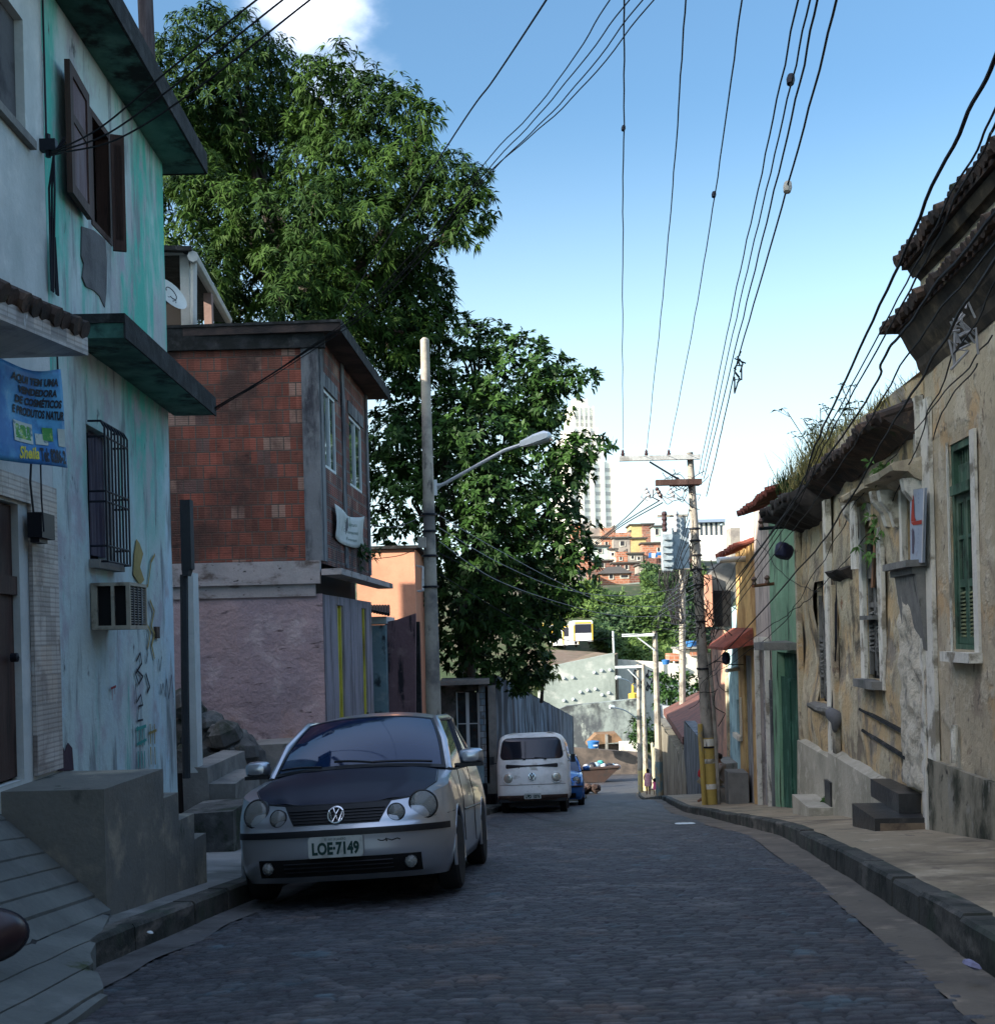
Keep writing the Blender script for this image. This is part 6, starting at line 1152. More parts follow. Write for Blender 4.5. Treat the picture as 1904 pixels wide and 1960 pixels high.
def limbs(root, base, blobs, r0, mt_, hub, n=12, seed=3):
    rr = random.Random(seed); base = Vector(base); hub = Vector(hub); mb = MB()
    mb.tube(spline([base, base.lerp(hub, .5) + Vector((rr.uniform(-.3, .3), 0, 0)), hub], 6), r0, 10, r1=r0 * .6); obj('trunk', mb, mt_, root, smooth=True)
    mb = MB(); st = blobs[::max(1, len(blobs) // n)]
    for (u, v, r_, Y) in st:
        c = P(u, v + r_ * .5, Y + .6); mid = hub.lerp(c, .5) + Vector((rr.uniform(-.5, .5), rr.uniform(-.5, .5), rr.uniform(-.2, .8))); pts = spline([hub, mid, c], 6); mb.tube(pts, r0 * .42, 6, r1=.03)
        for q in range(3): e = c + Vector((rr.uniform(-1, 1), rr.uniform(-1, 1), rr.uniform(-.3, 1))) * (r_ * Y / F) * .8; mb.tube([pts[-4], pts[-3].lerp(e, .5), e], .05, 5, r1=.015)
    obj('branches', mb, mt_, root, smooth=True)
mango = [(480, 265, 62, 34), (545, 200, 46, 34), (440, 195, 84, 33), (325, 205, 62, 33), (385, 85, 70, 33), (330, 135, 62, 33), (450, 105, 72, 33), (515, 110, 46, 33), (402, 28, 26, 33), (372, 165, 85, 34), (480, 165, 75, 34), (330, 250, 70, 34), (400, 255, 60, 35),
         (605, 150, 42, 31), (655, 125, 40, 31), (640, 200, 66, 32), (705, 185, 56, 31), (770, 185, 40, 30), (815, 222, 34, 29.5), (745, 250, 70, 31), (590, 235, 48, 33), (600, 305, 62, 32), (680, 320, 84, 31), (775, 330, 78, 30.5),
         (855, 345, 60, 29.5), (905, 345, 40, 29), (915, 400, 34, 29), (880, 425, 42, 29), (820, 420, 66, 30), (725, 420, 88, 30), (625, 410, 80, 30), (545, 430, 82, 31), (450, 420, 84, 31.5), (370, 360, 74, 32), (360, 440, 80, 32), (420, 330, 50, 34),
         (500, 330, 40, 35), (395, 520, 66, 31), (480, 520, 60, 32), (590, 520, 80, 29.5), (560, 590, 66, 29), (640, 590, 70, 29.5), (690, 520, 80, 31), (775, 500, 66, 31.5), (800, 570, 56, 31.5), (835, 610, 46, 31.5), (740, 620, 70, 31), (680, 660, 60, 30.5), (800, 680, 66, 31), (840, 540, 30, 31.5), (470, 600, 60, 33), (420, 590, 50, 33),
         (560, 250, 50, 36), (520, 400, 90, 36), (640, 480, 110, 36), (760, 600, 90, 35), (380, 300, 90, 37)]
mg = thing('mango_tree', 'huge mango tree with drooping leaf clusters towering over the brick house', 'tree', (-5.5, 33, -4))
C_, N_, T_ = crown_points(mango, 36, 5, flat=.9)
leaf_mesh('crown', C_, N_, 10, .25, .05, m_mango, mg, droop=.6, seed=2, tone=T_)
limbs(mg, (-4.5, 34, -5), mango, .55, m_bark, P(600, 620, 34), 16)
dark2 = [(905, 650, 42, 31), (955, 655, 42, 31), (1010, 680, 46, 30.5), (1050, 715, 44, 30), (1105, 728, 30, 29.5), (1140, 722, 18, 29.5), (900, 720, 66, 31), (985, 745, 66, 30.5), (1045, 770, 44, 30), (1120, 858, 34, 29.5), (1155, 850, 18, 29.5), (1075, 870, 46, 30), (1090, 905, 40, 30), (1010, 850, 66, 30.5), (930, 840, 80, 30), (860, 800, 60, 31), (775, 740, 60, 31.5), (760, 830, 60, 31), (790, 930, 66, 31), (740, 900, 46, 31.5), (750, 1000, 46, 31), (870, 920, 70, 30.5), (960, 940, 80, 30), (1050, 965, 58, 30),
         (1090, 1020, 44, 30), (1110, 1075, 38, 30), (1030, 1060, 66, 30.5), (930, 1050, 80, 30), (865, 1050, 50, 30.5), (1060, 1130, 50, 31), (1085, 1130, 30, 30.5), (980, 1150, 70, 31), (890, 1150, 70, 30.5), (1040, 1195, 36, 31), (1060, 1170, 26, 31), (960, 1225, 66, 31), (880, 1235, 56, 31), (910, 1275, 36, 31), (1000, 1265, 44, 31.5), (990, 1300, 34, 32), (1030, 1285, 22, 32), (900, 820, 90, 34), (930, 1000, 110, 34), (960, 1130, 100, 34), (800, 860, 90, 34), (1000, 780, 60, 34), (820, 1130, 50, 33)]
t2 = thing('fig_tree', 'dark glossy-leaved tree hanging over the white van, right of the lamp pole', 'tree', (-1.2, 33, -4.5))
C_, N_, T_ = crown_points(dark2, 34, 8)
leaf_mesh('crown', C_, N_, 9, .20, .075, m_leaf2, t2, droop=.3, seed=3, tone=T_)
limbs(t2, (-1.6, 34, -5), dark2, .35, m_bark, P(900, 1150, 34), 14, 6)
m_yleaf = mat('yellow_green_leaf', (.16, .20, .035), bump=0, var=.1, rough=.5, attr=('tone', (.6, .7, .7), (1.6, 1.5, 1.2)), subs=.3)
t3 = thing('yellow_shrub', 'small sunlit yellow-green shrub at the lower edge of the dark tree', 'shrub', P(1040, 1330, 36))
C_, N_, T_ = crown_points([(1040, 1268, 20, 36), (1050, 1285, 16, 36), (1043, 1250, 12, 36), (1030, 1300, 20, 36)], 30, 9); leaf_mesh('foliage', C_, N_, 9, .22, .06, m_yleaf, t3, seed=4, tone=T_); mb = MB(); mb.tube([P(1036, 1345, 36.2), P(1040, 1290, 36)], .06, 6, r1=.03); obj('stem', mb, m_bark, t3)
# street trees further down
for (bl, Y, lab, nm, sd_) in (([(1275, 1315, 22, 68), (1300, 1300, 20, 68), (1320, 1330, 22, 66), (1290, 1345, 26, 67), (1330, 1305, 14, 66), (1268, 1345, 14, 68), (1262, 1300, 12, 69), (1315, 1360, 18, 66)], 67, 'dark leafy tree over the garden wall behind the far poles', 'street_tree', 21), ([(1222, 1385, 16, 86), (1238, 1400, 16, 86), (1215, 1410, 14, 86), (1236, 1375, 12, 86), (1244, 1415, 12, 86), (1222, 1425, 8, 86)], 86, 'small dense green tree between the far pole and the stained wall', 'street_tree', 22)):
    tt_ = thing(nm, lab, 'tree', P(bl[0][0], 1420, Y)); C_, N_, T_ = crown_points(bl, 11, sd_); leaf_mesh('crown', C_, N_, 8, .34, .13, m_leaf2, tt_, droop=.25, seed=sd_, tone=T_); mb = MB(); b = P(bl[3][0], bl[3][1] + 60, Y); mb.tube([b, P(bl[3][0], bl[3][1], Y)], .16, 7, r1=.08); obj('trunk', mb, m_bark, tt_)
# weeds on the roofs of the crumbling house
m_weed = mat('dry_green_weed', (.26, .23, .11), bump=0, var=.1, attr=('tone', (.5, .55, .6), (1.8, 1.7, 1.3)), subs=.25)
def weeds(pts, k, L_, seed, lab, up=1.0, m_=None, tilt=.35):
    rg = np.random.default_rng(seed); V = []; Fq = []; tn = []
    for i in range(k):
        j = rg.uniform(0, len(pts) - 1.001); a = int(j); f = j - a; p = P(*pts[a]).lerp(P(*pts[a + 1]), f) + Vector((rg.normal() * .12, rg.uniform(-.1, .9), rg.uniform(-.08, .04))); l = L_ * rg.uniform(.35, 1.3); d = Vector((rg.normal() * tilt, rg.normal() * tilt, up)).normalized(); w = Vector((rg.normal(), rg.normal(), 0)).normalized() * .007; b2 = p + d * l * .6; e = p + d * l + Vector((rg.normal() * .12, rg.normal() * .12, -.05)) * l
        o = len(V); V += [p - w, p + w, b2 + w * .8, b2 - w * .8, e + w * .2, e - w * .2]; Fq += [(o, o + 1, o + 2, o + 3), (o + 3, o + 2, o + 4, o + 5)]; t = rg.random(); tn += [t, t]
    return big_mesh('roof_weeds', V, Fq, m_ or m_weed, attrs=[('tone', 'FACE', tn)], label=lab, cat='weeds', kind='stuff')
weeds([(1545, 935, 18.4), (1575, 905, 17.8), (1600, 880, 17.2), (1625, 862, 16.9)], 1200, .55, 31, 'tall grass growing on the sagging roof')
weeds([(1625, 858, 16.4), (1660, 838, 15.2), (1700, 800, 14.2), (1740, 782, 13.3), (1775, 768, 12.6)], 900, .34, 32, 'dry grass growing along the mossy tiled roof')
weeds([(1510, 930, 19.2), (1545, 925, 18.6), (1590, 915, 17.8)], 400, .30, 33, 'grass over the edge of the sagging roof', m_=m_leaf2)
rg = np.random.default_rng(5); mb = MB(); pts = []
for k in range(10):
    b = P(1560 + 9 * k, 925 - 6 * k, 17.8 - .1 * k) ; t = b + Vector((rg.uniform(-.5, .25), 0, rg.uniform(.5, 1.25))); mb.tube([b, b.lerp(t, .5) + Vector((.05, 0, .05)), t], .006, 4)
    for j in range(7): q = b.lerp(t, rg.uniform(.4, 1)); e = q + Vector((rg.uniform(-.2, .2), 0, rg.uniform(0, .15))); mb.tube([q, e], .004, 3); pts.append(tuple(e))
wt = thing('tall_weeds', 'tall sparse weed stalks with tiny leaves on the roof above the cables', 'weeds', P(1590, 920, 17.5)); obj('stalks', mb, m_weed, wt); pts = np.array(pts); leaf_mesh('leaves', pts, np.tile([[0, 0, 1.0]], (len(pts), 1)), 4, .09, .03, m_leaf2, wt, seed=7)
pts = np.array([tuple(P(u, v, Y)) for u, v, Y in ((1690, 898, 13.2), (1700, 905, 13.2), (1714, 912, 13.0), (1676, 960, 14.2), (1684, 975, 14.0), (1690, 1000, 13.8), (1664, 1055, 14.2))]); pts = np.repeat(pts, 5, 0) + rg.normal(size=(35, 3)) * .07
leaf_mesh('wall_fern', pts, np.tile([[-.8, -.4, .3]], (35, 1)), 8, .10, .035, mat('fresh_green_leaf', (.10, .20, .06), bump=0, subs=.2, attr=('tone', (.6, .6, .6), (1.5, 1.5, 1.3))), seed=8, label='green plants sprouting from the wall around the hoods of the crumbling house', cat='plant')
pts = np.array([tuple(P(u, v, 17.0)) for u, v in ((1588, 1530), (1593, 1527), (1598, 1532), (1604, 1529), (1600, 1524))]); pts = np.repeat(pts, 3, 0) + rg.normal(size=(15, 3)) * .04
leaf_mesh('doorstep_weed', pts, np.tile([[-.3, -.3, 1]], (15, 1)), 7, .12, .04, _M['fresh_green_leaf'], seed=9, label='small green weed growing by the low doorstep', cat='weed')
pts = np.array([tuple(P(u, v, 21.4)) for u, v in ((672, 1048), (680, 1052), (686, 1058), (694, 1066), (700, 1070), (668, 1058))]); pts = np.repeat(pts, 5, 0) + rg.normal(size=(30, 3)) * .10
leaf_mesh('ledge_plant', pts, np.tile([[.8, -.4, .5]], (30, 1)), 7, .13, .04, m_leaf2, seed=10, label='small plant growing on the ledge under the cloth sign', cat='plant')
# ================================================================ vehicles
def vmat(x, Y, yaw, slope, roll, dz=0.0, z=None):
    ey = Vector((math.sin(yaw), math.cos(yaw), -slope)).normalized(); ex = Vector((math.cos(yaw), -math.sin(yaw), roll)); ex = (ex - ey * ex.dot(ey)).normalized(); ez = ex.cross(ey)
    z = float(zroad(x, Y)) + dz if z is None else z
    return Matrix(((ex.x, ey.x, ez.x, x), (ex.y, ey.y, ez.y, Y), (ex.z, ey.z, ez.z, z), (0, 0, 0, 1)))
m_rub = mat('tyre_rubber', (.018, .018, .02), rough=.8, bump=.15, bs=30, pos=False, var=.1)
m_rim = mat('dirty_steel_rim', (.14, .13, .12), rough=.45, metal=.5, bump=0, pos=False)
m_blkp = mat('black_bumper_plastic', (.012, .013, .016), rough=.45, bump=.05, pos=False, var=.1, bs=40)
m_chrome = mat('chrome', (.75, .77, .8), rough=.12, metal=1, bump=0, var=0, pos=False)
m_plate = mat('plate_grey_white', (.42, .45, .43), [((.28, .3, .28), 9, .6, .1)], rough=.4, bump=0, pos=False, var=.06)
m_lens = mat('clear_lens', (.5, .52, .5), rough=.08, bump=0, var=0, pos=False, alpha=.30, spec=1, coat=1)
m_refl = mat('headlight_reflector', (.62, .63, .56), rough=.25, metal=.6, bump=.25, bs=18, var=.2, pos=False)
class Body:
    def __init__(s, W, L, y0, n0, y1, n1, front, side, zsh, zb):
        s.W, s.L, s.zsh, s.zb = W, L, zsh, zb; s.front = np.array(front); s.side = np.array(side); pts = []
        for a in np.linspace(0, math.pi / 2, 26):
            x = W * abs(math.sin(a)) ** (2 / n0); y = y0 * (1 - abs(math.cos(a)) ** (2 / n0)); pts.append((x, y))
        for y in np.arange(y0 + .05, L - y1 - .02, .05): pts.append((W, y))
        for a in np.linspace(0, math.pi / 2, 16): pts.append((W * abs(math.cos(a)) ** (2 / n1), L - y1 + y1 * abs(math.sin(a)) ** (2 / n1)))
        s.o = np.array(pts); d = np.gradient(s.o, axis=0); nn = np.stack([d[:, 1], -d[:, 0]], 1); nn /= np.linalg.norm(nn, axis=1, keepdims=True); s.n = nn
        s.n[0] = (0, -1); s.n[-1] = (0, 1)
    def at(s, z):
        z = np.broadcast_to(z, (len(s.o),)); f = np.interp(z, s.front[:, 0], s.front[:, 1]); g = np.interp(z, s.side[:, 0], s.side[:, 1]); wx = s.n[:, 0] ** 2
        k = np.where(s.n[:, 1] > 0, np.interp(z, s.front[:, 0], s.front[:, 1] * .4), f) * (1 - wx) + g * wx
        return s.o - s.n * k[:, None]
    def fy(s, x, z): q = s.at(z); m = 26; return float(np.interp(abs(x), q[:m, 0], q[:m, 1]))
    def fp(s, x, z, out=0.0): return Vector((x, s.fy(x, z) - out, z))
    def shoulder(s):
        y = s.o[:, 1]
        for _ in range(3): z = np.interp(y, s.zsh[:, 0], s.zsh[:, 1]); y = s.at(z)[:, 1]
        q = s.at(z); return np.concatenate([q, z[:, None]], 1)
    def lower(s, mb, nt=22, holes=()):
        sh = s.shoulder(); rows = []
        for t in np.linspace(0, 1, nt): z = s.zb + (sh[:, 2] - s.zb) * t; q = s.at(z); rows.append(np.concatenate([q, z[:, None]], 1))
        R = np.array(rows); n = R.shape[1]
        for sg in (1, -1):
            o = len(mb.v); mb.v += [(float(x) * sg, float(y), float(z)) for row in R for x, y, z in row]
            for i in range(nt - 1):
                for j in range(n - 1):
                    c = (R[i, j] + R[i + 1, j + 1]) / 2
                    if c[0] > s.W * .8 and any((c[1] - hy) ** 2 + (c[2] - hz) ** 2 < hr * hr for hy, hz, hr in holes): continue
                    a = o + i * n + j; f = (a, a + 1, a + n + 1, a + n); mb.f.append(f if sg > 0 else f[::-1]); mb.m.append(0)
        return sh
def coons(c0, c1, d0, d1, bulge=0, nu=24, nv=24):
    """c0(u),c1(u): bottom/top; d0(v),d1(v): left/right -> function"""
    P00, P10, P01, P11 = c0(0), c0(1), c1(0), c1(1)
    def f(u, v):
        p = c0(u) * (1 - v) + c1(u) * v + d0(v) * (1 - u) + d1(v) * u - (P00 * (1 - u) * (1 - v) + P10 * u * (1 - v) + P01 * (1 - u) * v + P11 * u * v)
        p.z += bulge * 16 * u * (1 - u) * v * (1 - v) * .7; return p
    return f
def poly(pts):
    pts = [Vector(p) for p in pts]; L = [0]
    for a, b in zip(pts, pts[1:]): L.append(L[-1] + (b - a).length)
    def f(t):
        t = min(max(t, 0), 1) * L[-1]
        for i in range(len(pts) - 1):
            if t <= L[i + 1] + 1e-9: return pts[i].lerp(pts[i + 1], (t - L[i]) / max(L[i + 1] - L[i], 1e-9))
        return pts[-1]
    return f
def wheel(root, x, y, r, w, rimm=None):
    s = 1 if x > 0 else -1; mb = MB(); c = Vector((x, y, r)); ax = (s, 0, 0)
    mb.lathe([(r * .62, -w / 2), (r * .9, -w / 2), (r * .985, -w * .38), (r, -w * .2), (r, w * .2), (r * .985, w * .38), (r * .9, w / 2), (r * .62, w / 2)], c, ax, 28); ty = obj('wheel', mb, m_rub, root, smooth=True)
    mb = MB(); mb.lathe([(r * .63, w * .30), (r * .62, w * .46), (r * .55, w * .38), (r * .5, w * .2), (r * .2, w * .22), (r * .17, w * .36), (.01, w * .36)], c, ax, 24); obj('rim', mb, rimm or m_rim, ty, smooth=True)
def vw_mark(fn, R, root, mt_=None):
    """round car emblem: ring, V above W"""
    mb = MB(); n = 28
    def bar(p, q, w=.11):
        p, q = Vector(p), Vector(q); d = (q - p).normalized(); s = Vector((-d.y, d.x)) * w / 2; A = [p - s, q - s, q + s, p + s]; mb.add([fn(a.x * R, a.y * R, .004) for a in A] + [fn(a.x * R, a.y * R, .010) for a in A], [(0, 1, 2, 3), (7, 6, 5, 4), (0, 4, 5, 1), (1, 5, 6, 2), (2, 6, 7, 3), (3, 7, 4, 0)])
    o = len(mb.v)
    for i in range(n):
        a = 2 * math.pi * i / n
        for r_, h in ((1, .002), (1, .010), (.86, .010), (.86, .002)): mb.v.append(tuple(fn(math.cos(a) * R * r_, math.sin(a) * R * r_, h)))
    for i in range(n):
        for j in range(4): a = o + i * 4 + j; b = o + i * 4 + (j + 1) % 4; c = o + ((i + 1) % n) * 4 + (j + 1) % 4; d = o + ((i + 1) % n) * 4 + j; mb.f.append((a, b, c, d)); mb.m.append(0)
    bar((-.36, .80), (-.02, .12)); bar((.36, .80), (.02, .12)); bar((-.74, .42), (-.36, -.78)); bar((-.36, -.78), (0, .02)); bar((0, .02), (.36, -.78)); bar((.36, -.78), (.74, .42))
    obj('emblem', mb, mt_ or m_chrome, root)
def plate(root, b, zc, w, h, txt, small, tilt=0):
    fn = lambda x, y, o: Vector((x, b.fy(0, zc) - .03 - o, zc + y)); r = .02; pts = []
    for cx, cy, a0 in ((w / 2 - r, h / 2 - r, 0), (-w / 2 + r, h / 2 - r, 90), (-w / 2 + r, -h / 2 + r, 180), (w / 2 - r, -h / 2 + r, 270)):
        for k in range(4): a = math.radians(a0 + 30 * k); pts.append((cx + r * math.cos(a), cy + r * math.sin(a)))
    mb = MB(); mb.prism([fn(x, y, 0) for x, y in pts], (0, -.006, 0)); pp_ = obj('number_plate', mb, m_plate, root)
    mb = MB(); text_on(mb, txt, lambda x, y: fn(x, y * 1.25 - h * .10, .009), h * .62, 0, .004, wmax=w * .86); obj('plate_lettering', mb, mat('dark_green_plate_ink', (.015, .045, .04), bump=0, var=0, pos=False), pp_)
    if small: mb = MB(); text_on(mb, small, lambda x, y: fn(x, y + h * .36, .009), h * .17, 0, .0, wmax=w * .38); obj('plate_small_lettering', mb, _M['dark_green_plate_ink'], pp_)
def lamp(root, c, ax, R, nm, side=1):
    ax = Vector(ax).normalized(); c = Vector(c)
    mb = MB(); mb.lathe([(R * 1.10, -.05), (R * 1.12, .004), (R * 1.03, .012), (R * .98, .004)], c, ax, 32); hl = obj(nm, mb, m_blkp, root, smooth=True)
    mb = MB(); mb.lathe([(R * 1.0, .0), (R * .93, -.012), (R * .72, -.03), (R * .4, -.042), (R * .34, -.03), (R * .30, -.042), (.004, -.045)], c, ax, 32); obj('reflector', mb, m_refl, hl, smooth=True)
    mb = MB(); mb.lathe([(R * 1.0, .004), (R * .95, .014), (R * .75, .027), (R * .45, .036), (.003, .040)], c, ax, 32); obj('lens', mb, m_lens, hl, smooth=True)
    mb = MB(); q = c + Vector((0, 0, -R * .62)) - ax * .015; mb.lathe([(.003, -.01), (R * .16, -.006), (R * .16, .004), (.003, .012)], q, ax, 10); obj('bulb', mb, m_chrome, hl, smooth=True)
    return hl
def hatchback(mx, paint, hoodm, label, cat_name, hero=True):
    root = thing(cat_name, label, 'car', mat=mx)
    B = Body(.825, 3.88, .58, 2.75, .35, 3.2,
             [(.16, .14), (.22, .06), (.30, .02), (.38, .005), (.47, .0), (.50, -.004), (.545, -.004), (.56, .012), (.62, .03), (.68, .065), (.73, .115), (.78, .17), (.9, .3)],
             [(.16, .07), (.24, .03), (.34, .006), (.5, 0), (.62, .0), (.70, .012), (.80, .03), (.95, .07), (1.05, .10)], np.array([(-.1, .705), (.12, .725), (.35, .80), (.65, .865), (1.05, .925), (2, .95), (3.9, .99)]), .17)
    mb = MB(); sh = B.lower(mb, 30, [(.80, .30, .35), (3.18, .30, .345)]); body = obj('body', mb, paint, root, smooth='all')
    S = [Vector(p) for p in sh]; ic = 21; yc = 1.10; jc = int(np.argmin(np.abs(sh[:, 1] - yc) + (np.arange(len(sh)) < 24) * 9)); cR = S[jc]
    corner = S[ic]; nose = [Vector((-p.x, p.y, p.z)) for p in S[ic:0:-1]] + S[:ic + 1]; right = S[ic:jc + 1]; left = [Vector((-p.x, p.y, p.z)) for p in right]
    cowl = [Vector((x * cR.x, cR.y - .20 * (1 - abs(x) ** 2.2), cR.z + .045 * (1 - x * x))) for x in np.linspace(-1, 1, 17)]
    hf = coons(poly(nose), poly(cowl), poly(left), poly(right), .05)
    def seg(name, u0, u1, v0, v1, m_, off=0.0, par=root, n=(20, 24)):
        mb = MB(); mb.grid(lambda a, b: hf(u0 + (u1 - u0) * a, v0 + (v1 - v0) * b) + Vector((0, 0, off)), n[0], n[1]); return obj(name, mb, m_, par, smooth='all')
    mb = MB(); mb.grid(lambda a, b: hf(a, b), 30, 20); obj('wing_panel', mb, paint, root, smooth='all')
    hd = MB(); e = .13
    def hoodf(a, b):
        v = b; ed = .165 - .085 * min(1, v / .32); u = ed + (1 - 2 * ed) * a; p = hf(u, v * .965); k = min(1, min(a, 1 - a) * 14, b * 8 + .35); p.z += .004 + .010 * k + .010 * math.exp(-((abs(a - .5) - .34) / .05) ** 2) * (1 - .5 * v); return p
    hd.grid(hoodf, 40, 26); obj('bonnet', hd, hoodm, root, smooth='all')
    mb = MB()
    for sg2 in (0, 1): mb.tube([(lambda v, u: hf(1 - u if sg2 else u, v * .965) + Vector((0, 0, .004)))(v, .165 - .085 * min(1, v / .32) - .006) for v in np.linspace(0, 1, 14)], .004, 4)
    mb.tube([hf(u, .004) + Vector((0, -.004, .0)) for u in np.linspace(.16, .84, 20)], .005, 4)
    obj('bonnet_gap', mb, m_blkp, root)
    # windscreen, roof, sides
    wb = lambda t: Vector(((2 * t - 1) * .705, cR.y + .02 - .17 * (1 - abs(2 * t - 1) ** 2.2), cR.z + .02 + .04 * (1 - (2 * t - 1) ** 2)))
    wt_ = lambda t: Vector(((2 * t - 1) * .545, 1.80 - .10 * (1 - abs(2 * t - 1) ** 2.4), 1.385 + .045 * (1 - abs(2 * t - 1) ** 2.5)))
    wl = lambda t: wb(0).lerp(wt_(0), t) + Vector((-.018, -.02, .02)) * math.sin(math.pi * t); wr = lambda t: wb(1).lerp(wt_(1), t) + Vector((.018, -.02, .02)) * math.sin(math.pi * t)
    ws = coons(wb, wt_, wl, wr, .018)
    mb = MB(); mb.grid(lambda a, b: ws(a, b), 24, 16); obj('windscreen', mb, m_cglass, root, smooth='all')
    mb = MB(); mb.grid(lambda a, b: ws(a, b) - Vector((0, -.03, .03)), 12, 8); obj('dark_interior', mb, m_blkp, root)
    if hero:
        mb = MB()
        for s0, s1, a_, b_ in ((0.0, .018, 0, 1), (.982, 1.0, 0, 1)): mb.grid(lambda a, b: ws(s0 + (s1 - s0) * a, b) + Vector((0, -.004, .004)), 1, 16)
        mb.grid(lambda a, b: ws(a, .0 + .05 * b) + Vector((0, -.004, .004)), 20, 1); mb.grid(lambda a, b: ws(a, .975 + .025 * b) + Vector((0, -.003, .003)), 20, 1); obj('windscreen_seal', mb, m_blkp, root)
        mb = MB()
        for (u0, v0, u1, v1) in ((.30, .02, .02 + .02, .07), (.60, .04, .37, .085), (.60, .045, .93, .06)): mb.tube([ws(u0 + (u1 - u0) * t, v0 + (v1 - v0) * math.sin(t * 1.57)) + Vector((0, -.022, .018)) for t in np.linspace(0, 1, 8)], .010, 5)
        obj('wipers', mb, m_blkp, root)
        mb = MB(); q = ws(.5, .94) + Vector((0, .03, -.05)); mb.box(q.x - .11, q.x + .11, q.y, q.y + .02, q.z - .03, q.z + .03); obj('rear_view_mirror', mb, m_blkp, root)
    rb = lambda t: Vector(((2 * t - 1) * .54, 3.30, 1.37 + .045 * (1 - abs(2 * t - 1) ** 2.5)))
    rl = poly([wt_(0), (-.575, 2.3, 1.425), (-.57, 2.8, 1.42), rb(0)]); rr_ = poly([wt_(1), (.575, 2.3, 1.425), (.57, 2.8, 1.42), rb(1)])
    rf = coons(wt_, rb, rl, rr_, .03)
    mb = MB(); mb.grid(rf, 16, 16); obj('roof', mb, paint, root, smooth='all')
    for s in (-1, 1):
        bot = poly([(s * .755, cR.y + .05, cR.z + .005), (s * .765, 2.0, .955), (s * .765, 2.9, .975), (s * .74, 3.45, 1.0)]); top = poly([Vector((s * .60, 1.86, 1.36)), (s * .615, 2.4, 1.385), (s * .61, 2.9, 1.37), (s * .585, 3.2, 1.32)])
        sg_ = coons(bot, top, poly([bot(0), top(0)]), poly([bot(1), top(1)]), 0)
        mb = MB(); mb.grid(sg_, 16, 5); obj('side_window', mb, m_cglass, root, smooth='all')
        mb = MB(); mb.tube([wb(0 if s < 0 else 1) + Vector((s * .025, .02, -.02)), wl(.5) + Vector((-.025, 0, 0)) if s < 0 else wr(.5) + Vector((.025, 0, 0)), wt_(0 if s < 0 else 1) + Vector((s * .02, .02, -.006)), (s * .60, 2.3, 1.412), (s * .595, 2.8, 1.405), (s * .56, 3.3, 1.36), (s * .70, 3.65, 1.02)], .032, 8); obj('roof_pillar', mb, paint, root, smooth=True)
        mb = MB(); mb.tube([sg_(.46, 0), sg_(.46, 1)], .03, 6); mb.tube([bot(0), bot(.5), bot(1)], .012, 5); obj('window_trim', mb, m_blkp, root)
        mb = MB(); ms = Vector((s * .90, 1.30, 1.03)); 
        for i, (a, w_, h_) in enumerate(((-.075, .03, .02), (-.065, .07, .045), (-.03, .095, .062), (.045, .105, .07))):
            for k in range(12): q = 2 * math.pi * k / 12; cx = abs(math.cos(q)) ** .6 * (1 if math.cos(q) > 0 else -1); sz = abs(math.sin(q)) ** .6 * (1 if math.sin(q) > 0 else -1); mb.v.append((ms.x + cx * w_ , ms.y + a, ms.z + sz * h_ + (.0 if sz > 0 else .0)))
        for i in range(3):
            for k in range(12): mb.f.append((i * 12 + k, i * 12 + (k + 1) % 12, (i + 1) * 12 + (k + 1) % 12, (i + 1) * 12 + k)); mb.m.append(0)
        mb.f += [tuple(range(12))[::-1], tuple(36 + k for k in range(12))]; mb.m += [0, 0]
        mo = obj('door_mirror', mb, paint, root, smooth=True); mb = MB(); mb.box(ms.x - .10, ms.x + .10, ms.y - .04, ms.y + .05, ms.z - .085, ms.z - .055); mb.tube([(s * .76, 1.32, .96), (s * .86, 1.31, .965)], .022, 6); obj('mirror_foot', mb, m_blkp, mo)
    # rear closing panel, underside
    mb = MB(); mb.grid(lambda a, b: rb(a).lerp(Vector(((2 * a - 1) * .72, 3.80, 1.0)), b), 10, 5); obj('tailgate', mb, m_cglass, root)
    mb = MB(); mb.box(-.66, .66, .35, 3.6, .17, .30); mb.box(-.45, .45, .25, 3.7, .30, .69); obj('underbody', mb, m_blkp, root)
    for x in (-.735, .735):
        for y in (.80, 3.18): wheel(root, x, y, .295, .18)
        for y, r_ in ((.80, .352), (3.18, .347)):
            mb = MB(); s = 1 if x > 0 else -1; mb.tube([(s * (.815), y + math.cos(a) * r_, .30 + math.sin(a) * r_) for a in np.linspace(-.25, math.pi + .25, 18)], .014, 5); obj('wheel_arch', mb, paint, root, smooth=True)
    # front details on the body surface
    def patch(name, zs_, xf_, out, m_, par=root, nx=24):
        mb = MB(); zs_ = list(zs_); mb.grid(lambda a, b: B.fp(xf_(zs_[0] + (zs_[-1] - zs_[0]) * b) * (2 * a - 1), zs_[0] + (zs_[-1] - zs_[0]) * b, out), nx, 4); return obj(name, mb, m_, par, smooth='all')
    patch('bumper_strip', (.50, .548), lambda z: .80, .014, m_blkp, nx=60)
    gr = patch('grille', (.585, .732), lambda z: .315 + (z - .585) * .55, .006, m_blkp)
    mb = MB()
    for k in range(5): z = .60 + .022 * k; xw = .31 + (z - .585) * .45; mb.tube([B.fp(x, z, .010) for x in np.linspace(-xw, xw, 13)], .005, 4)
    obj('grille_bars', mb, m_blkp, gr)
    lo = patch('lower_intake', (.215, .345), lambda z: .60, .008, mat('black_void', (.004, .004, .005), bump=0, var=0, pos=False))
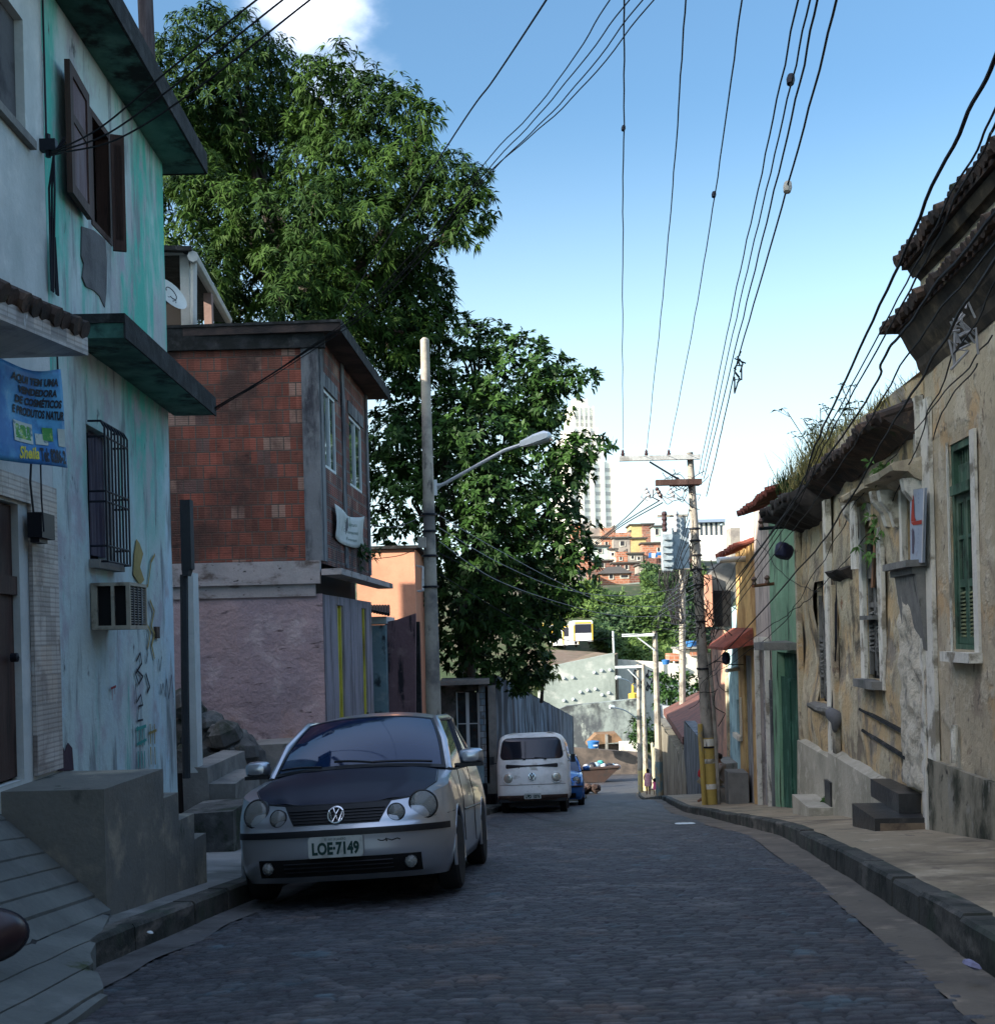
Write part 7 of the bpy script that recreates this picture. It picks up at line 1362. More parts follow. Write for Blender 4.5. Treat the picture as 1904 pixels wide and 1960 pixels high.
    if hero:
        mb = MB()
        for k in range(3): z = .25 + .03 * k; mb.tube([B.fp(x, z, .014) for x in np.linspace(-.40, .40, 13)], .006, 4)
        obj('intake_bars', mb, m_blkp, lo)
        for s in (-1, 1): lamp(root, B.fp(s * .525, .285, .012), (s * .25, -1, 0), .045, 'fog_lamp')
        vw_mark(lambda x, y, o: B.fp(x, .652 + y, .012 + o), .062, root)
        plate(root, B, .425, .40, .15, 'LOE·7149', 'RJ - RIO DE JANEIRO')
        mb = MB(); mb.tube([B.fp(x, .452 + .006 * math.sin(x * 90), .003) for x in np.linspace(.30, .46, 9)], .004, 4); mb.tube([B.fp(.36, .465, .003), B.fp(.365, .44, .003)], .005, 4); obj('bumper_scratch', mb, m_blkp, root)
    for s in (-1, 1):
        lamp(root, B.fp(s * .625, .688, -.004) + Vector((0, -.005, 0)), (s * .42, -1, .30), .100, 'headlight'); lamp(root, B.fp(s * .435, .645, .004), (s * .16, -1, .22), .060, 'inner_headlight')
    mb = MB(); mb.tube([(.822, y, .60) for y in np.linspace(1.3, 2.9, 6)], .012, 4); mb.tube([(-.822, y, .60) for y in np.linspace(1.3, 2.9, 6)], .012, 4); obj('side_moulding', mb, m_blkp, root)
    mb = MB()
    for s in (-1, 1): mb.tube([(s * .828, 1.22, .35), (s * .826, 1.2, .7), (s * .79, 1.18, .93)], .0035, 4); mb.tube([(s * .828, 2.2, .30), (s * .826, 2.2, .7), (s * .78, 2.2, .95)], .0035, 4)
    for s in (-1, 1): mb.tube([B.fp(s * .70, .60, .001), B.fp(s * .79, .61, .001), (s * .828, .47, .62)], .003, 4)
    obj('door_gap', mb, m_blkp, root)
    return root
m_silver = mat('silver_blue_paint', (.47, .50, .55), [((.32, .34, .37), (3, 3, 3), .66, .08, {'amt': .5})], rough=.28, metal=.75, coat=.6, bump=0, var=.03, pos=False)
m_dhood = mat('repainted_dark_bonnet', (.007, .009, .026), [((.012, .014, .034), 2, .55, .15)], rough=.42, spec=.16, coat=.04, bump=.02, bs=60, var=.05, pos=False)
m_cglass = mat('tinted_car_glass', (.010, .026, .075), rough=.05, metal=.12, spec=.5, coat=.12, bump=0, var=0, pos=False)
sv = hatchback(vmat(-1.185, 8.72, math.radians(3.6), .110, .045, .015), m_silver, m_dhood, 'parked silver hatchback with a dark repainted bonnet and round headlights', 'parked_car')
m_carblue = mat('bright_blue_paint', (.03, .14, .42), rough=.25, metal=.4, coat=.6, bump=0, var=.05, pos=False)
bc = hatchback(vmat(1.42, 33.0, math.radians(4), .125, 0), m_carblue, m_carblue, 'bright blue parked car mostly hidden behind the white van', 'parked_car', hero=False)
# --- white van
def van(mx):
    root = thing('parked_van', 'old white bay-window van parked on the left beyond the silver hatchback', 'van', mat=mx)
    m_vw = mat('dull_white_van_paint', (.90, .93, .92), [((.5, .5, .46), (2.5, 2.5, 5), .64, .06), ((.62, .65, .65), 1.5, .58, .12), ((.14, .09, .06), 9, .71, .03)], rough=.38, coat=.3, bump=.03, bs=20, var=.06, pos=False)
    B = Body(.86, 4.25, .50, 2.6, .45, 3, [(.40, .05), (.46, .02), (.55, 0), (.95, .0), (1.15, .03), (1.32, .07), (1.40, .10), (1.80, .24), (1.88, .30), (1.93, .38), (1.97, .50), (2.0, .7)], [(.40, .02), (.5, 0), (1.2, 0), (1.35, .015), (1.80, .075), (1.88, .11), (1.93, .17), (1.97, .28), (2.0, .45)], np.array([(0, 1.995), (5, 1.995)]), .40)
    mb = MB(); sh = B.lower(mb, 44, [(.95, .32, .40), (3.35, .32, .38)])
    q = [Vector(p) for p in sh]; mb.add(q + [Vector((-p.x, p.y, p.z)) for p in q[::-1]], [tuple(range(2 * len(q)))]); bd = obj('body', mb, m_vw, root, smooth='all')
    def rr_patch(x0, x1, z0, z1, out, par, nm, mt_, r=.1, taper=0.0, n=10):
        """rounded rectangle laid on the nose"""
        cx, cz = (x0 + x1) / 2, (z0 + z1) / 2; pts = []
        def loop(k):
            L = []
            for sx, sz, a0 in ((1, 1, 0), (-1, 1, 90), (-1, -1, 180), (1, -1, 270)):
                for i in range(n + 1): a = math.radians(a0 + 90 * i / n); L.append((cx + (sx * ((x1 - x0) / 2 - r) + r * math.cos(a)) * k, cz + (sz * ((z1 - z0) / 2 - r) + r * math.sin(a)) * k))
            return L
        mb = MB(); ks = (1, .85, .65, .4, .15)
        for k in ks:
            for x, z in loop(k): mb.v.append(tuple(B.fp(cx + (x - cx) * (1 - taper * (z - z0) / (z1 - z0)), z, out)))
        m = 4 * (n + 1)
        for i in range(len(ks) - 1):
            for j in range(m): mb.f.append((i * m + j, i * m + (j + 1) % m, (i + 1) * m + (j + 1) % m, (i + 1) * m + j)); mb.m.append(0)
        mb.f.append(tuple((len(ks) - 1) * m + j for j in range(m))); mb.m.append(0); return obj(nm, mb, mt_, par, smooth='all')
    def glassy(nm, mt_, z0, z1, hw, r, out):
        def f(a, b):
            z = z0 + (z1 - z0) * (.5 - .5 * math.cos(math.pi * b)); w = hw * (1 - .115 * (z - z0) / (z1 - z0)); e = min(z - z0, z1 - z); 
            if e < r: w -= r - math.sqrt(max(0, r * r - (r - e) ** 2))
            return B.fp(w * (2 * a - 1), z, out)
        mb = MB(); mb.grid(f, 40, 24); return obj(nm, mb, mt_, root, smooth='all')
    glassy('windscreen_seal', m_blkp, 1.345, 1.865, .775, .13, .006); glassy('windscreen', m_dglass, 1.365, 1.845, .755, .12, .014)
    rr_patch(-.62, .62, 1.135, 1.235, .006, root, 'air_vent', m_blkp, .03)
    mb = MB(); mb.tube([B.fp(x, .745, .002) for x in np.linspace(-.78, .78, 25)], .006, 4); obj('front_seam', mb, mat('rust_line', (.10, .08, .07), bump=0, pos=False), root)
    for s in (-1, 1):
        mb = MB(); c = B.fp(s * .57, .90, .0); mb.lathe([(.135, -.03), (.14, .006), (.12, .016), (.11, .008)], c, (s * .25, -1, 0), 24); rg_ = obj('headlight', mb, m_vw, root, smooth=True)
        mb = MB(); mb.lathe([(.112, .008), (.10, .018), (.06, .03), (.003, .034)], c, (s * .25, -1, 0), 24); obj('lens', mb, m_refl, rg_, smooth=True)
        mb = MB(); mb.box(s * .98 - .055, s * .98 + .055, .52, .55, 1.25, 1.44); obj('door_mirror', mb, m_blkp, root); mb = MB(); mb.tube([(s * .84, .62, 1.28), (s * .97, .56, 1.28), (s * .98, .54, 1.36)], .012, 5); obj('mirror_arm', mb, m_blkp, root)
        mb = MB(); mb.tube([B.fp(s * .25 + .08, 1.36, .02), B.fp(s * .25 - .18, 1.385, .03)], .008, 4); mb.box(s * .25 + .05, s * .25 + .11, B.fy(.25, 1.35) - .03, B.fy(.25, 1.35), 1.33, 1.36); obj('wiper', mb, m_blkp, root)
        mb = MB(); mb.grid(lambda a, b: Vector((s * float(.866 - .015 * b - .06 * max(0, b)), .95 + 2.9 * a, 1.36 + .42 * b)), 8, 3); obj('side_window', mb, m_dglass, root)
    mb = MB(); c = B.fp(0, .935, .004); mb.lathe([(.085, -.0), (.085, .012), (.07, .014), (.003, .014)], c, (0, -1, 0), 24); em = obj('emblem_disc', mb, mat('emblem_grey', (.12, .11, .11), bump=0, pos=False), root)
    vw_mark(lambda x, y, o: B.fp(x, .935 + y, .016 + o), .085, root)
    mb = MB(); mb.grid(lambda a, b: B.fp(.83 * (2 * a - 1), .37 + .13 * b, .02 + .02 * math.sin(math.pi * b)), 24, 4); obj('bumper', mb, m_vwb, root, smooth='all')
    plate(root, B, .475, .40, .13, 'LPD 1076', None)
    for x in (-.70, .70):
        for y in (.95, 3.35): wheel(root, x, y, .32, .17)
    mb = MB(); mb.box(-.6, .6, .5, 3.9, .22, .42); mb.box(-.80, .80, .1, 4.1, .34, .41); obj('underbody', mb, m_blkp, root)
    return root
m_vwb = mat('rusty_dark_bumper', (.05, .03, .025), [((.10, .06, .04), 5, .6, .1)], rough=.7, bump=.2, pos=False)
m_dglass = mat('dark_reflecting_glass', (.018, .022, .035), rough=.08, metal=.2, spec=.6, bump=0, var=0, pos=False)
vn = van(vmat(.74, 28.6, math.radians(4.2), .118, .02, -.07))
# ================================================================ background
m_rc = mat('pale_grey_anchored_wall', (.27, .31, .29), [((.20, .235, .22), (.35, .35, .12), .55, .1), ((.42, .44, .42), .5, .6, .08), ((.10, .12, .12), (1.5, 1.5, .2), .70, .04)], bump=.2, bs=2)
m_sw = mat('black_stained_retaining_wall', (.24, .28, .27), [((.07, .08, .09), (.45, .45, .3), .52, .08), ((.34, .38, .35), (.9, .9, .5), .60, .06), ((.04, .045, .05), (.5, .5, .5), .56, .06, {'zr': (-8.3, -6.6), 'zn': 1.5})], bump=.3, bs=2)
m_bw = mat('brown_street_wall', (.13, .105, .09), [((.07, .06, .055), .8, .52, .1), ((.30, .27, .24), (1, 1, 3), .52, .06, {'zr': (-9.8, -9.4), 'zn': .3})], bump=.3, bs=3)
m_white2 = mat('sunlit_white_wall', (.70, .67, .58), [((.48, .44, .38), (1, 1, .3), .58, .1)], bump=.2, bs=3)
m_lbrick = mat('orange_hollow_brick', (.42, .17, .10), brick=(.8, .4, .04, (.46, .18, .10), (.36, .14, .08), (.40, .30, .24)), layers=[((.30, .25, .22), .5, .62, .08)], bump=.2, bs=3)
m_dbrick = mat('brown_red_brick_far', (.26, .10, .07), brick=(.8, .4, .04, (.27, .11, .08), (.20, .08, .06), (.25, .2, .17)), layers=[((.16, .12, .1), .5, .6, .08)], bump=.2, bs=3)
def farbox(mb, u0, v0, u1, v1, Y, d, m=0): pbox(mb, u0, v0, u1, v1, Y, d, m)
mb = MB(); ppoly(mb, [(1030, 1282), (1056, 1275), (1176, 1250), (1179, 1395), (1030, 1395)], 118, 1.2); rw = thing('anchored_wall', 'pale grey concrete retaining wall dotted with anchor caps', 'retaining wall', P(1118, 1395, 118)); obj('wall', mb, m_rc, rw)
for (x, y) in ((447, 750), (505, 735), (570, 730), (208, 795), (280, 790), (338, 905), (395, 890), (455, 880), (560, 910), (508, 925), (210, 970), (283, 960)):
    c = P(x * .2447 + 1028, y * .2447 + 1104, 118); mb = MB(); mb.lathe([(.16, 0), (.16, .06), (.08, .2), (.03, .21)], c, (0, -1, 0), 10); obj('anchor_cap', mb, m_wframe, rw)
mb = MB(); ppoly(mb, [(1060, 1362), (1085, 1352), (1219, 1338), (1236, 1342), (1240, 1480), (1060, 1480)], 112, 1.5); obj('stained_wall', mb, m_sw, label='long grey retaining wall with black stains below the anchored wall', cat='retaining wall')
mb = MB(); ppoly(mb, [(1070, 1436), (1093, 1431), (1225, 1441), (1228, 1530), (1070, 1530)], 105, .8); obj('street_end_wall', mb, m_bw, label='low brown wall with a pale top band behind the rubbish skip', cat='wall')
m_earthb = mat('dry_brown_slope', (.17, .12, .085), [((.10, .09, .05), .3, .55, .1), ((.24, .2, .15), .8, .62, .06)], bump=.4, bs=1.5)
mb = MB(); A = [P(1010, 1290, 119.3), P(1056, 1277, 119.3), P(1178, 1253, 119.3), P(1182, 1250, 125)]; Bk = [P(1010, 1244, 142), P(1056, 1243, 142), P(1138, 1248, 142), P(1150, 1252, 150)]
for i in range(3): mb.quad(A[i], A[i + 1], Bk[i + 1], Bk[i])
for i in range(3): mb.quad(Bk[i], Bk[i + 1], Bk[i + 1] + Vector((0, 60, -2)), Bk[i] + Vector((0, 60, -2)))
mb.quad(A[2], A[3], A[3] + Vector((0, 0, -9)), A[2] + Vector((0, 0, -9))); mb.quad(A[3], Bk[3], Bk[3] + Vector((0, 0, -9)), A[3] + Vector((0, 0, -9)))
obj('embankment', mb, m_earthb, kind='structure')
def bus(u0, v0, u1, v1, Y, lab, body, stripe):
    t_ = thing('parked_bus', lab, 'bus', P((u0 + u1) / 2, v1, Y)); a, b = P(u0, v1, Y), P(u1, v0, Y); w = b.x - a.x; h = b.z - a.z
    m_ = MB(); xs = [(0, 0), (1, 0), (1, .93), (.94, 1), (.06, 1), (0, .93)]; m_.prism([(a.x + w * x, Y, a.z + .35 + (h - .35) * z) for x, z in xs], (0, 9.5, 0)); obj('body', m_, body, t_)
    m_ = MB(); m_.box(a.x + w * .08, b.x - w * .08, Y - .04, Y - .005, a.z + h * .48, a.z + h * .84); obj('windscreen', m_, m_glassf, t_)
    m_ = MB(); m_.box(b.x + .005, b.x + .04, Y + .5, Y + 9, a.z + h * .5, a.z + h * .8); obj('side_windows', m_, m_glassf, t_)
    m_ = MB(); m_.box(a.x, a.x + w * .07, Y - .03, Y - .004, a.z + .4, a.z + h * .8); m_.box(b.x - w * .07, b.x, Y - .03, Y - .004, a.z + .4, a.z + h * .86); m_.box(a.x + w * .08, b.x - w * .08, Y - .03, Y - .004, a.z + h * .86, a.z + h * .93); obj('stripe', m_, stripe, t_)
    for x in (a.x + .35, b.x - .35): m_ = MB(); m_.lathe([(.3, -.15), (.48, -.12), (.48, .12), (.3, .15)], (x, Y + 1.6, a.z + .48), (1, 0, 0), 14); obj('wheel', m_, m_rub, t_)
m_glassf = mat('dark_far_glass', (.02, .022, .035), rough=.15, bump=0, var=0); m_busw = mat('white_bus_paint', (.62, .64, .68), rough=.4, bump=0, var=.03); m_busy = mat('yellow_bus_stripe', (.55, .36, .05), bump=0, var=.05); m_busb = mat('yellow_blue_bus_paint', (.42, .33, .12), [((.05, .16, .42), .3, .5, .02, {'zr': (-1.1, -1.2), 'zn': .01})], bump=0)
bus(1098, 1187, 1134, 1234, 143, 'rightmost white bus with yellow corner stripes on the embankment', m_busw, m_busy); bus(1077, 1194, 1108, 1240, 153.2, 'white bus just left of the rightmost one', m_busw, m_busy); bus(1056, 1196, 1086, 1241, 163.5, 'third white bus from the right, half behind leaves', m_busw, m_busy); bus(1032, 1192, 1064, 1243, 174, 'leftmost bus with yellow and blue lower body', m_busb, m_busy)
# white wall with tags
mb = MB(); ppoly(mb, [(1175, 1262), (1262, 1267), (1300, 1271), (1345, 1276), (1345, 1400), (1175, 1400)], 126, .8); ww = thing('white_wall', 'sunlit white wall with black graffiti tags below the green hillside', 'wall', P(1250, 1400, 126)); obj('wall', mb, m_white2, ww)
mb = MB(); rr = random.Random(3)
for k in range(15): p = P(1212 + 3.1 * k, 1300 + rr.uniform(-8, 8) + (14 if k % 3 else 0), 125.96); mb.tube([p, p + Vector((rr.uniform(-.2, .5), 0, rr.uniform(.5, 1.1))), p + Vector((rr.uniform(.2, .9), 0, rr.uniform(-.3, .6)))], .08, 4)
obj('black_graffiti', mb, m_gk, ww)
mb = MB(); mb.tube([P(1211, 1338, 116), P(1211, 1308, 116)], .12, 6); mb.lathe([(.5, 0), (.5, .8), (.1, .9)], P(1213, 1344, 115), (0, 0, 1), 8); obj('yellow_post', mb, m_busy, label='small yellow post on a red base before the white wall', cat='post')
mb = MB(); mb.tube([P(1175, 1262, 123), P(1173, 1208, 123)], .10, 6); obj('flagpole', mb, m_galv, label='thin bare flagpole at the right end of the anchored wall', cat='flagpole')
# shacks with blue tanks
m_tankb = mat('blue_tank_plastic', (.03, .13, .34), rough=.4, bump=0, var=.08)
def tank(u, v, Y, r_, lab, label_strip=False):
    t_ = thing('water_tank', lab, 'water tank', P(u, v, Y)); c = P(u, v, Y); mb = MB(); mb.lathe([(r_ * .86, 0), (r_ * .98, r_ * .95), (r_ * 1.06, r_ * .97), (r_ * 1.06, r_ * 1.12), (r_ * .9, r_ * 1.2), (r_ * .2, r_ * 1.3)], c, (0, 0, 1), 18); obj('tank', mb, m_tankb, t_, smooth=True)
    if label_strip: mb = MB(); mb.box(c.x - .1 * r_, c.x + .62 * r_, c.y - r_ * 1.02, c.y - r_ * .95, c.z + r_ * .4, c.z + r_ * .62); obj('brand_strip', mb, m_wframe, t_)
sh = thing('hillside_shack', 'white and brick shack with a blue tank on its flat roof, right of the hillside', 'shack', P(1305, 1270, 127))
mb = MB(); farbox(mb, 1299, 1243, 1345, 1290, 128, 4); obj('wall', mb, m_white2, sh); mb = MB(); farbox(mb, 1281, 1251, 1299, 1266, 127.5, 3); farbox(mb, 1321, 1246, 1345, 1256, 127.6, .35); obj('brick_wall', mb, m_lbrick, sh); mb = MB(); farbox(mb, 1297, 1238, 1347, 1243, 127.2, 5); obj('roof_slab', mb, m_conc, sh)
tank(1323, 1240, 129, .58, 'blue water tank on the roof slab of the white and brick shack'); tank(1274, 1272, 124.8, .40, 'small blue water tank on top of the white wall'); tank(1135.5, 1432, 103.5, .50, 'blue water tank with a white mark above the rubbish skip', True)
ss = thing('tiled_shelter', 'small shelter with a brown tiled roof and a post behind the blue water tank', 'shelter', P(1160, 1440, 108))
mb = MB(); ppoly(mb, [(1124, 1424), (1142, 1406), (1180, 1404), (1190, 1416), (1190, 1420), (1124, 1428)], 108, 2.5); obj('roof', mb, mat('brown_tile_far', (.20, .12, .07), [((.12, .08, .05), 1.5, .55, .1)], bump=.3, bs=5), ss)
mb = MB(); farbox(mb, 1159, 1406, 1163, 1445, 107.8, .2); obj('post', mb, m_conc, ss); mb = MB(); farbox(mb, 1146, 1424, 1188, 1445, 108.8, .3); obj('back_wall', mb, m_bw, ss); mb = MB(); farbox(mb, 1187, 1420, 1226, 1450, 107, 1); obj('white_side_wall', mb, m_white2, ss)
# rubbish skip, pile, barrel
sk = thing('rubbish_skip', 'rusty open skip heaped with rubbish bags at the end of the street', 'skip', P(1138, 1498, 97))
m_rust = mat('rusty_brown_steel', (.045, .028, .024), [((.07, .045, .035), 1, .56, .1), ((.03, .025, .025), 2, .55, .1)], bump=.3, bs=4)
mb = MB(); ppoly(mb, [(1118, 1498), (1156, 1498), (1186, 1469), (1110, 1473)], 97, 2.2); obj('container', mb, m_rust, sk); mb = MB(); ppoly(mb, [(1109, 1472), (1187, 1467), (1187, 1470), (1109, 1475)], 96.9, 2.4); obj('rim', mb, m_rust, sk)
rr = random.Random(8)
for k, (u, v, c) in enumerate(((1122, 1468, 'w'), (1133, 1466, 'k'), (1142, 1466, 'b'), (1149, 1461, 't'), (1155, 1466, 'w'), (1152, 1468, 'k'), (1167, 1466, 'k'), (1173, 1467, 'b'), (1128, 1471, 'b'), (1180, 1469, 'w'))):
    mm = {'w': mat('white_rubbish_bag', (.45, .46, .5), bump=.3, bs=5), 'b': mat('pale_blue_bag', (.22, .33, .42), bump=.3, bs=5), 't': mat('teal_bag', (.05, .30, .27), bump=.3, bs=5), 'k': mat('black_bag', (.015, .015, .02), bump=.3, bs=5, rough=.4)}[c]
    mb = MB(); r_ = rr.uniform(.22, .40); mb.lathe([(.05, -r_ * .7), (r_ * .9, -r_ * .3), (r_, .1 * r_), (r_ * .6, r_ * .6), (.05, r_ * .75)], P(u, v, 97.8 + .2 * (k % 4)), (rr.uniform(-.4, .4), rr.uniform(-.4, .4), 1), 9)
    lb = {'w': 'white rubbish bag in the skip', 'b': 'pale blue rubbish bag in the skip', 't': 'teal rubbish bag in the skip', 'k': 'black rubbish bag in the skip'}[c]; obj('rubbish_bag', rough(mb, .08, 3), mm, label=lb + ' ' + ('at its left' if u < 1136 else 'near its middle' if u < 1158 else 'at its right'), cat='rubbish bag', group='rubbish bags heaped in the skip')
mb = MB(); 
for k in range(40):
    p = P(1108 + rr.uniform(0, 34), 1514 - rr.uniform(0, 9), 82.5 + rr.uniform(-1, 1)); r_ = rr.uniform(.15, .35); mb.lathe([(.03, -r_), (r_, -.2 * r_), (r_ * .8, .4 * r_), (.03, .6 * r_)], p, (rr.uniform(-.6, .6), rr.uniform(-.6, .6), 1), 5)
obj('debris_pile', mb, m_rust, label='low pile of debris and branches in the gutter beyond the blue car', cat='debris')
bb = thing('blue_barrel', 'blue plastic barrel standing beyond the blue car', 'barrel', P(1096, 1492, 90)); mb = MB(); mb.lathe([(.30, 0), (.33, .1), (.33, .85), (.26, .95), (.05, .96)], P(1098, 1491, 91), (0, 0, 1), 14); obj('drum', mb, m_tankb, bb, smooth=True); mb = MB(); mb.lathe([(.34, .3), (.35, .33), (.34, .36)], P(1098, 1491, 91), (0, 0, 1), 14); obj('hoop', mb, m_iron, bb)
# hillside houses
m_mint = mat('mint_plaster_far', (.42, .50, .46), bump=.2, bs=2); m_gyel = mat('yellow_plaster_far', (.50, .38, .18), [((.44, .26, .14), .35, .58, .08)], bump=.2, bs=2); m_gpl = mat('grey_plaster_far', (.30, .27, .24), [((.2, .18, .17), .5, .56, .1)], bump=.2, bs=2); m_slab = mat('dark_slab_edge', (.07, .065, .06), bump=.2, bs=2); m_win = mat('far_dark_window', (.03, .03, .035), bump=0, var=0, rough=.4)
def hillhouse(u0, v0, u1, v1, mm, lab, wins=(), roof='slab', Y=None, dep=7):
    Y = Y or 206 + (1117 - v1) * .36; t_ = thing('hillside_house', lab, 'house', P((u0 + u1) / 2, v1, Y)); a, b = P(u0, v1, Y), P(u1, v0, Y)
    m_ = MB(); m_.box(a.x, b.x, Y, Y + dep, a.z - 5, b.z); obj('wall', m_, mm, t_)
    m_ = MB()
    if roof == 'slab': m_.box(a.x - .3, b.x + .3, Y - .4, Y + dep + .2, b.z + .01, b.z + .28)
    elif roof == 'hip': c = (a.x + b.x) / 2; m_.add([(a.x - .4, Y - .5, b.z), (b.x + .4, Y - .5, b.z), (b.x + .4, Y + dep, b.z), (a.x - .4, Y + dep, b.z), (a.x + 1.4, Y + 2.5, b.z + 1.3), (b.x - 1.4, Y + 2.5, b.z + 1.3)], [(0, 1, 5, 4), (1, 2, 5), (2, 3, 4, 5), (3, 0, 4), (3, 2, 1, 0)])
    else: m_.box(a.x - .05, a.x + .2, Y - .05, Y + dep, b.z + .01, b.z + .5); m_.box(b.x - .2, b.x + .05, Y - .05, Y + dep, b.z + .01, b.z + .5)
    obj('roof', m_, m_slab, t_)
    for (x0, y0, x1, y1) in wins:
        p, q = P(x0, y1, Y - .03), P(x1, y0, Y - .03); m_ = MB(); m_.box(p.x - .12, q.x + .12, Y - .12, Y - .01, p.z - .12, p.z - .0); m_.box(p.x - .1, p.x, Y - .1, Y - .01, p.z, q.z); m_.box(q.x, q.x + .1, Y - .1, Y - .01, p.z, q.z); wf = obj('window', m_, m_white2, t_)
        m_ = MB(); m_.box(p.x + .005, q.x - .005, Y - .06, Y - .012, p.z + .005, q.z); obj('pane', m_, m_win, wf)
    return t_
hillhouse(1093, 1003, 1111, 1014, m_lbrick, 'orange brick corner storey at the foot of the tower', roof='par'); hillhouse(1111, 1001, 1131, 1013, m_gpl, 'grey rendered box house right below the tower', roof='par')
hillhouse(1124, 1010, 1151, 1030, m_gpl, 'low grey storey left of the orange brick one', roof='par', Y=240)
hillhouse(1151, 1010, 1176, 1029, m_lbrick, 'bright orange brick top storey with nothing above it', roof='par'); hillhouse(1176, 1019, 1207, 1029, m_lbrick, 'low orange parapet storey between two taller brick ones', roof='par')
hillhouse(1207, 1005, 1229, 1029, m_gyel, 'tall yellow-orange block at the highest point of the hillside'); hillhouse(1229, 1004, 1250, 1030, m_dbrick, 'shaded brick block beside the tall yellow-orange one'); hillhouse(1250, 1008, 1270, 1040, m_mint, 'pale frame structure left of the transformer', [(1254, 1012, 1260, 1024)])  # shaded block: shadow on the orange brick painted with darker brick
hillhouse(1124, 1029, 1152, 1046, m_white2, 'white hillside house with one small dark window', [(1139, 1037, 1145, 1042)]); hillhouse(1152, 1030, 1174, 1051, m_lbrick, 'red brick house with a small white-framed window', [(1158, 1037, 1163, 1043)])
hillhouse(1174, 1030, 1206, 1058, m_gpl, 'grey rendered house with a square black window', [(1187, 1036, 1195, 1045)]); hillhouse(1206, 1031, 1236, 1058, m_gyel, 'flat-roofed yellow house next to the black-windowed grey one', roof='slab')
hillhouse(1135, 1046, 1165, 1073, m_mint, 'mint green house beside the tree', [(1145, 1050, 1152, 1058)]); hillhouse(1165, 1052, 1180, 1073, m_white2, 'narrow cluttered white house beside the mint green one', [(1170, 1058, 1175, 1064)]); hillhouse(1180, 1056, 1201, 1078, m_lbrick, 'orange brick house framed in white', [(1186, 1066, 1190, 1072)], roof='par')
hillhouse(1201, 1060, 1230, 1078, m_gpl, 'stained grey house with clutter on its terrace', [(1208, 1064, 1213, 1070), (1220, 1066, 1225, 1072)]); hillhouse(1229, 1040, 1274, 1068, m_lbrick, 'wide orange brick house behind the laundry', [(1258, 1048, 1263, 1056)])
hillhouse(1235, 1068, 1277, 1081, m_dbrick, 'dark brick terrace with laundry hung above it', roof='par'); hillhouse(1130, 1074, 1172, 1092, m_dbrick, 'dim brick house above the hipped roof', [(1150, 1078, 1156, 1086)]); hillhouse(1172, 1078, 1222, 1098, m_dbrick, 'long brown brick house above the hipped roof', [(1180, 1082, 1186, 1090), (1196, 1082, 1202, 1090)])
hillhouse(1222, 1082, 1237, 1113, m_gpl, 'narrow grey house with a tall white door', [(1226, 1093, 1232, 1112)]); hillhouse(1237, 1082, 1276, 1106, m_gpl, 'grey house with dark doorways above the shrubs', [(1254, 1085, 1259, 1094), (1243, 1084, 1247, 1092)])
hillhouse(1149, 1097, 1206, 1119, m_lbrick, 'orange brick house under a dark hipped roof', [(1166, 1100, 1173, 1108), (1188, 1101, 1202, 1106)], roof='hip'); hillhouse(1206, 1102, 1224, 1119, m_dbrick, 'small brown brick annexe beside the hip-roofed house', roof='par')
hillhouse(1290, 1048, 1327, 1065, m_gpl, 'grey flat-roofed house left of the leaning pole', [(1300, 1054, 1306, 1060)]); hillhouse(1290, 1066, 1330, 1094, m_dbrick, 'brown house with white window left of the leaning pole', [(1303, 1077, 1307, 1086)]); hillhouse(1270, 1042, 1290, 1070, m_white2, 'white house partly behind the transformer cables', [(1276, 1050, 1280, 1056)])
hillhouse(1076, 1060, 1126, 1092, m_lbrick, 'orange brick house glimpsed through the tree leaves', [(1090, 1068, 1096, 1076)]); hillhouse(1066, 1094, 1122, 1130, m_gpl, 'grey house glimpsed low through the tree leaves', [(1080, 1104, 1088, 1112), (1104, 1104, 1110, 1112)]); hillhouse(1100, 1034, 1124, 1060, m_white2, 'white house at the edge of the tree crown', [(1108, 1040, 1113, 1046)])
hillhouse(1068, 1155, 1118, 1200, m_white2, 'pale building above the parked buses', [(1080, 1162, 1088, 1172), (1098, 1162, 1106, 1172)], Y=184)
mb = MB(); ppoly(mb, [(1186, 1119), (1224, 1114), (1224, 1140), (1190, 1140)], 203, 1); obj('stone_wall', mb, m_rc, label='pale stone wall below the hip-roofed house', cat='wall')
ln = thing('washing_line', 'washing line with blue and white laundry over the dark brick terrace', 'washing line', P(1250, 1070, 218)); mb = MB(); mb.tube([P(1239, 1056, 218), P(1253, 1059, 218), P(1268, 1056, 218)], .03, 4); mb.tube([P(1239, 1056, 218), P(1239, 1070, 218)], .06, 4); obj('line', mb, m_iron, ln)
for (u0, v0, u1, v1, mm) in ((1241, 1058, 1247, 1067, m_tankb), (1247, 1059, 1254, 1068, m_wframe), (1256, 1057, 1266, 1063, m_tankb), (1254, 1060, 1258, 1067, m_tankb)): mb = MB(); farbox(mb, u0, v0, u1, v1, 217.9, .12); obj('cloth', rough(mb, .2, 1), mm, ln)
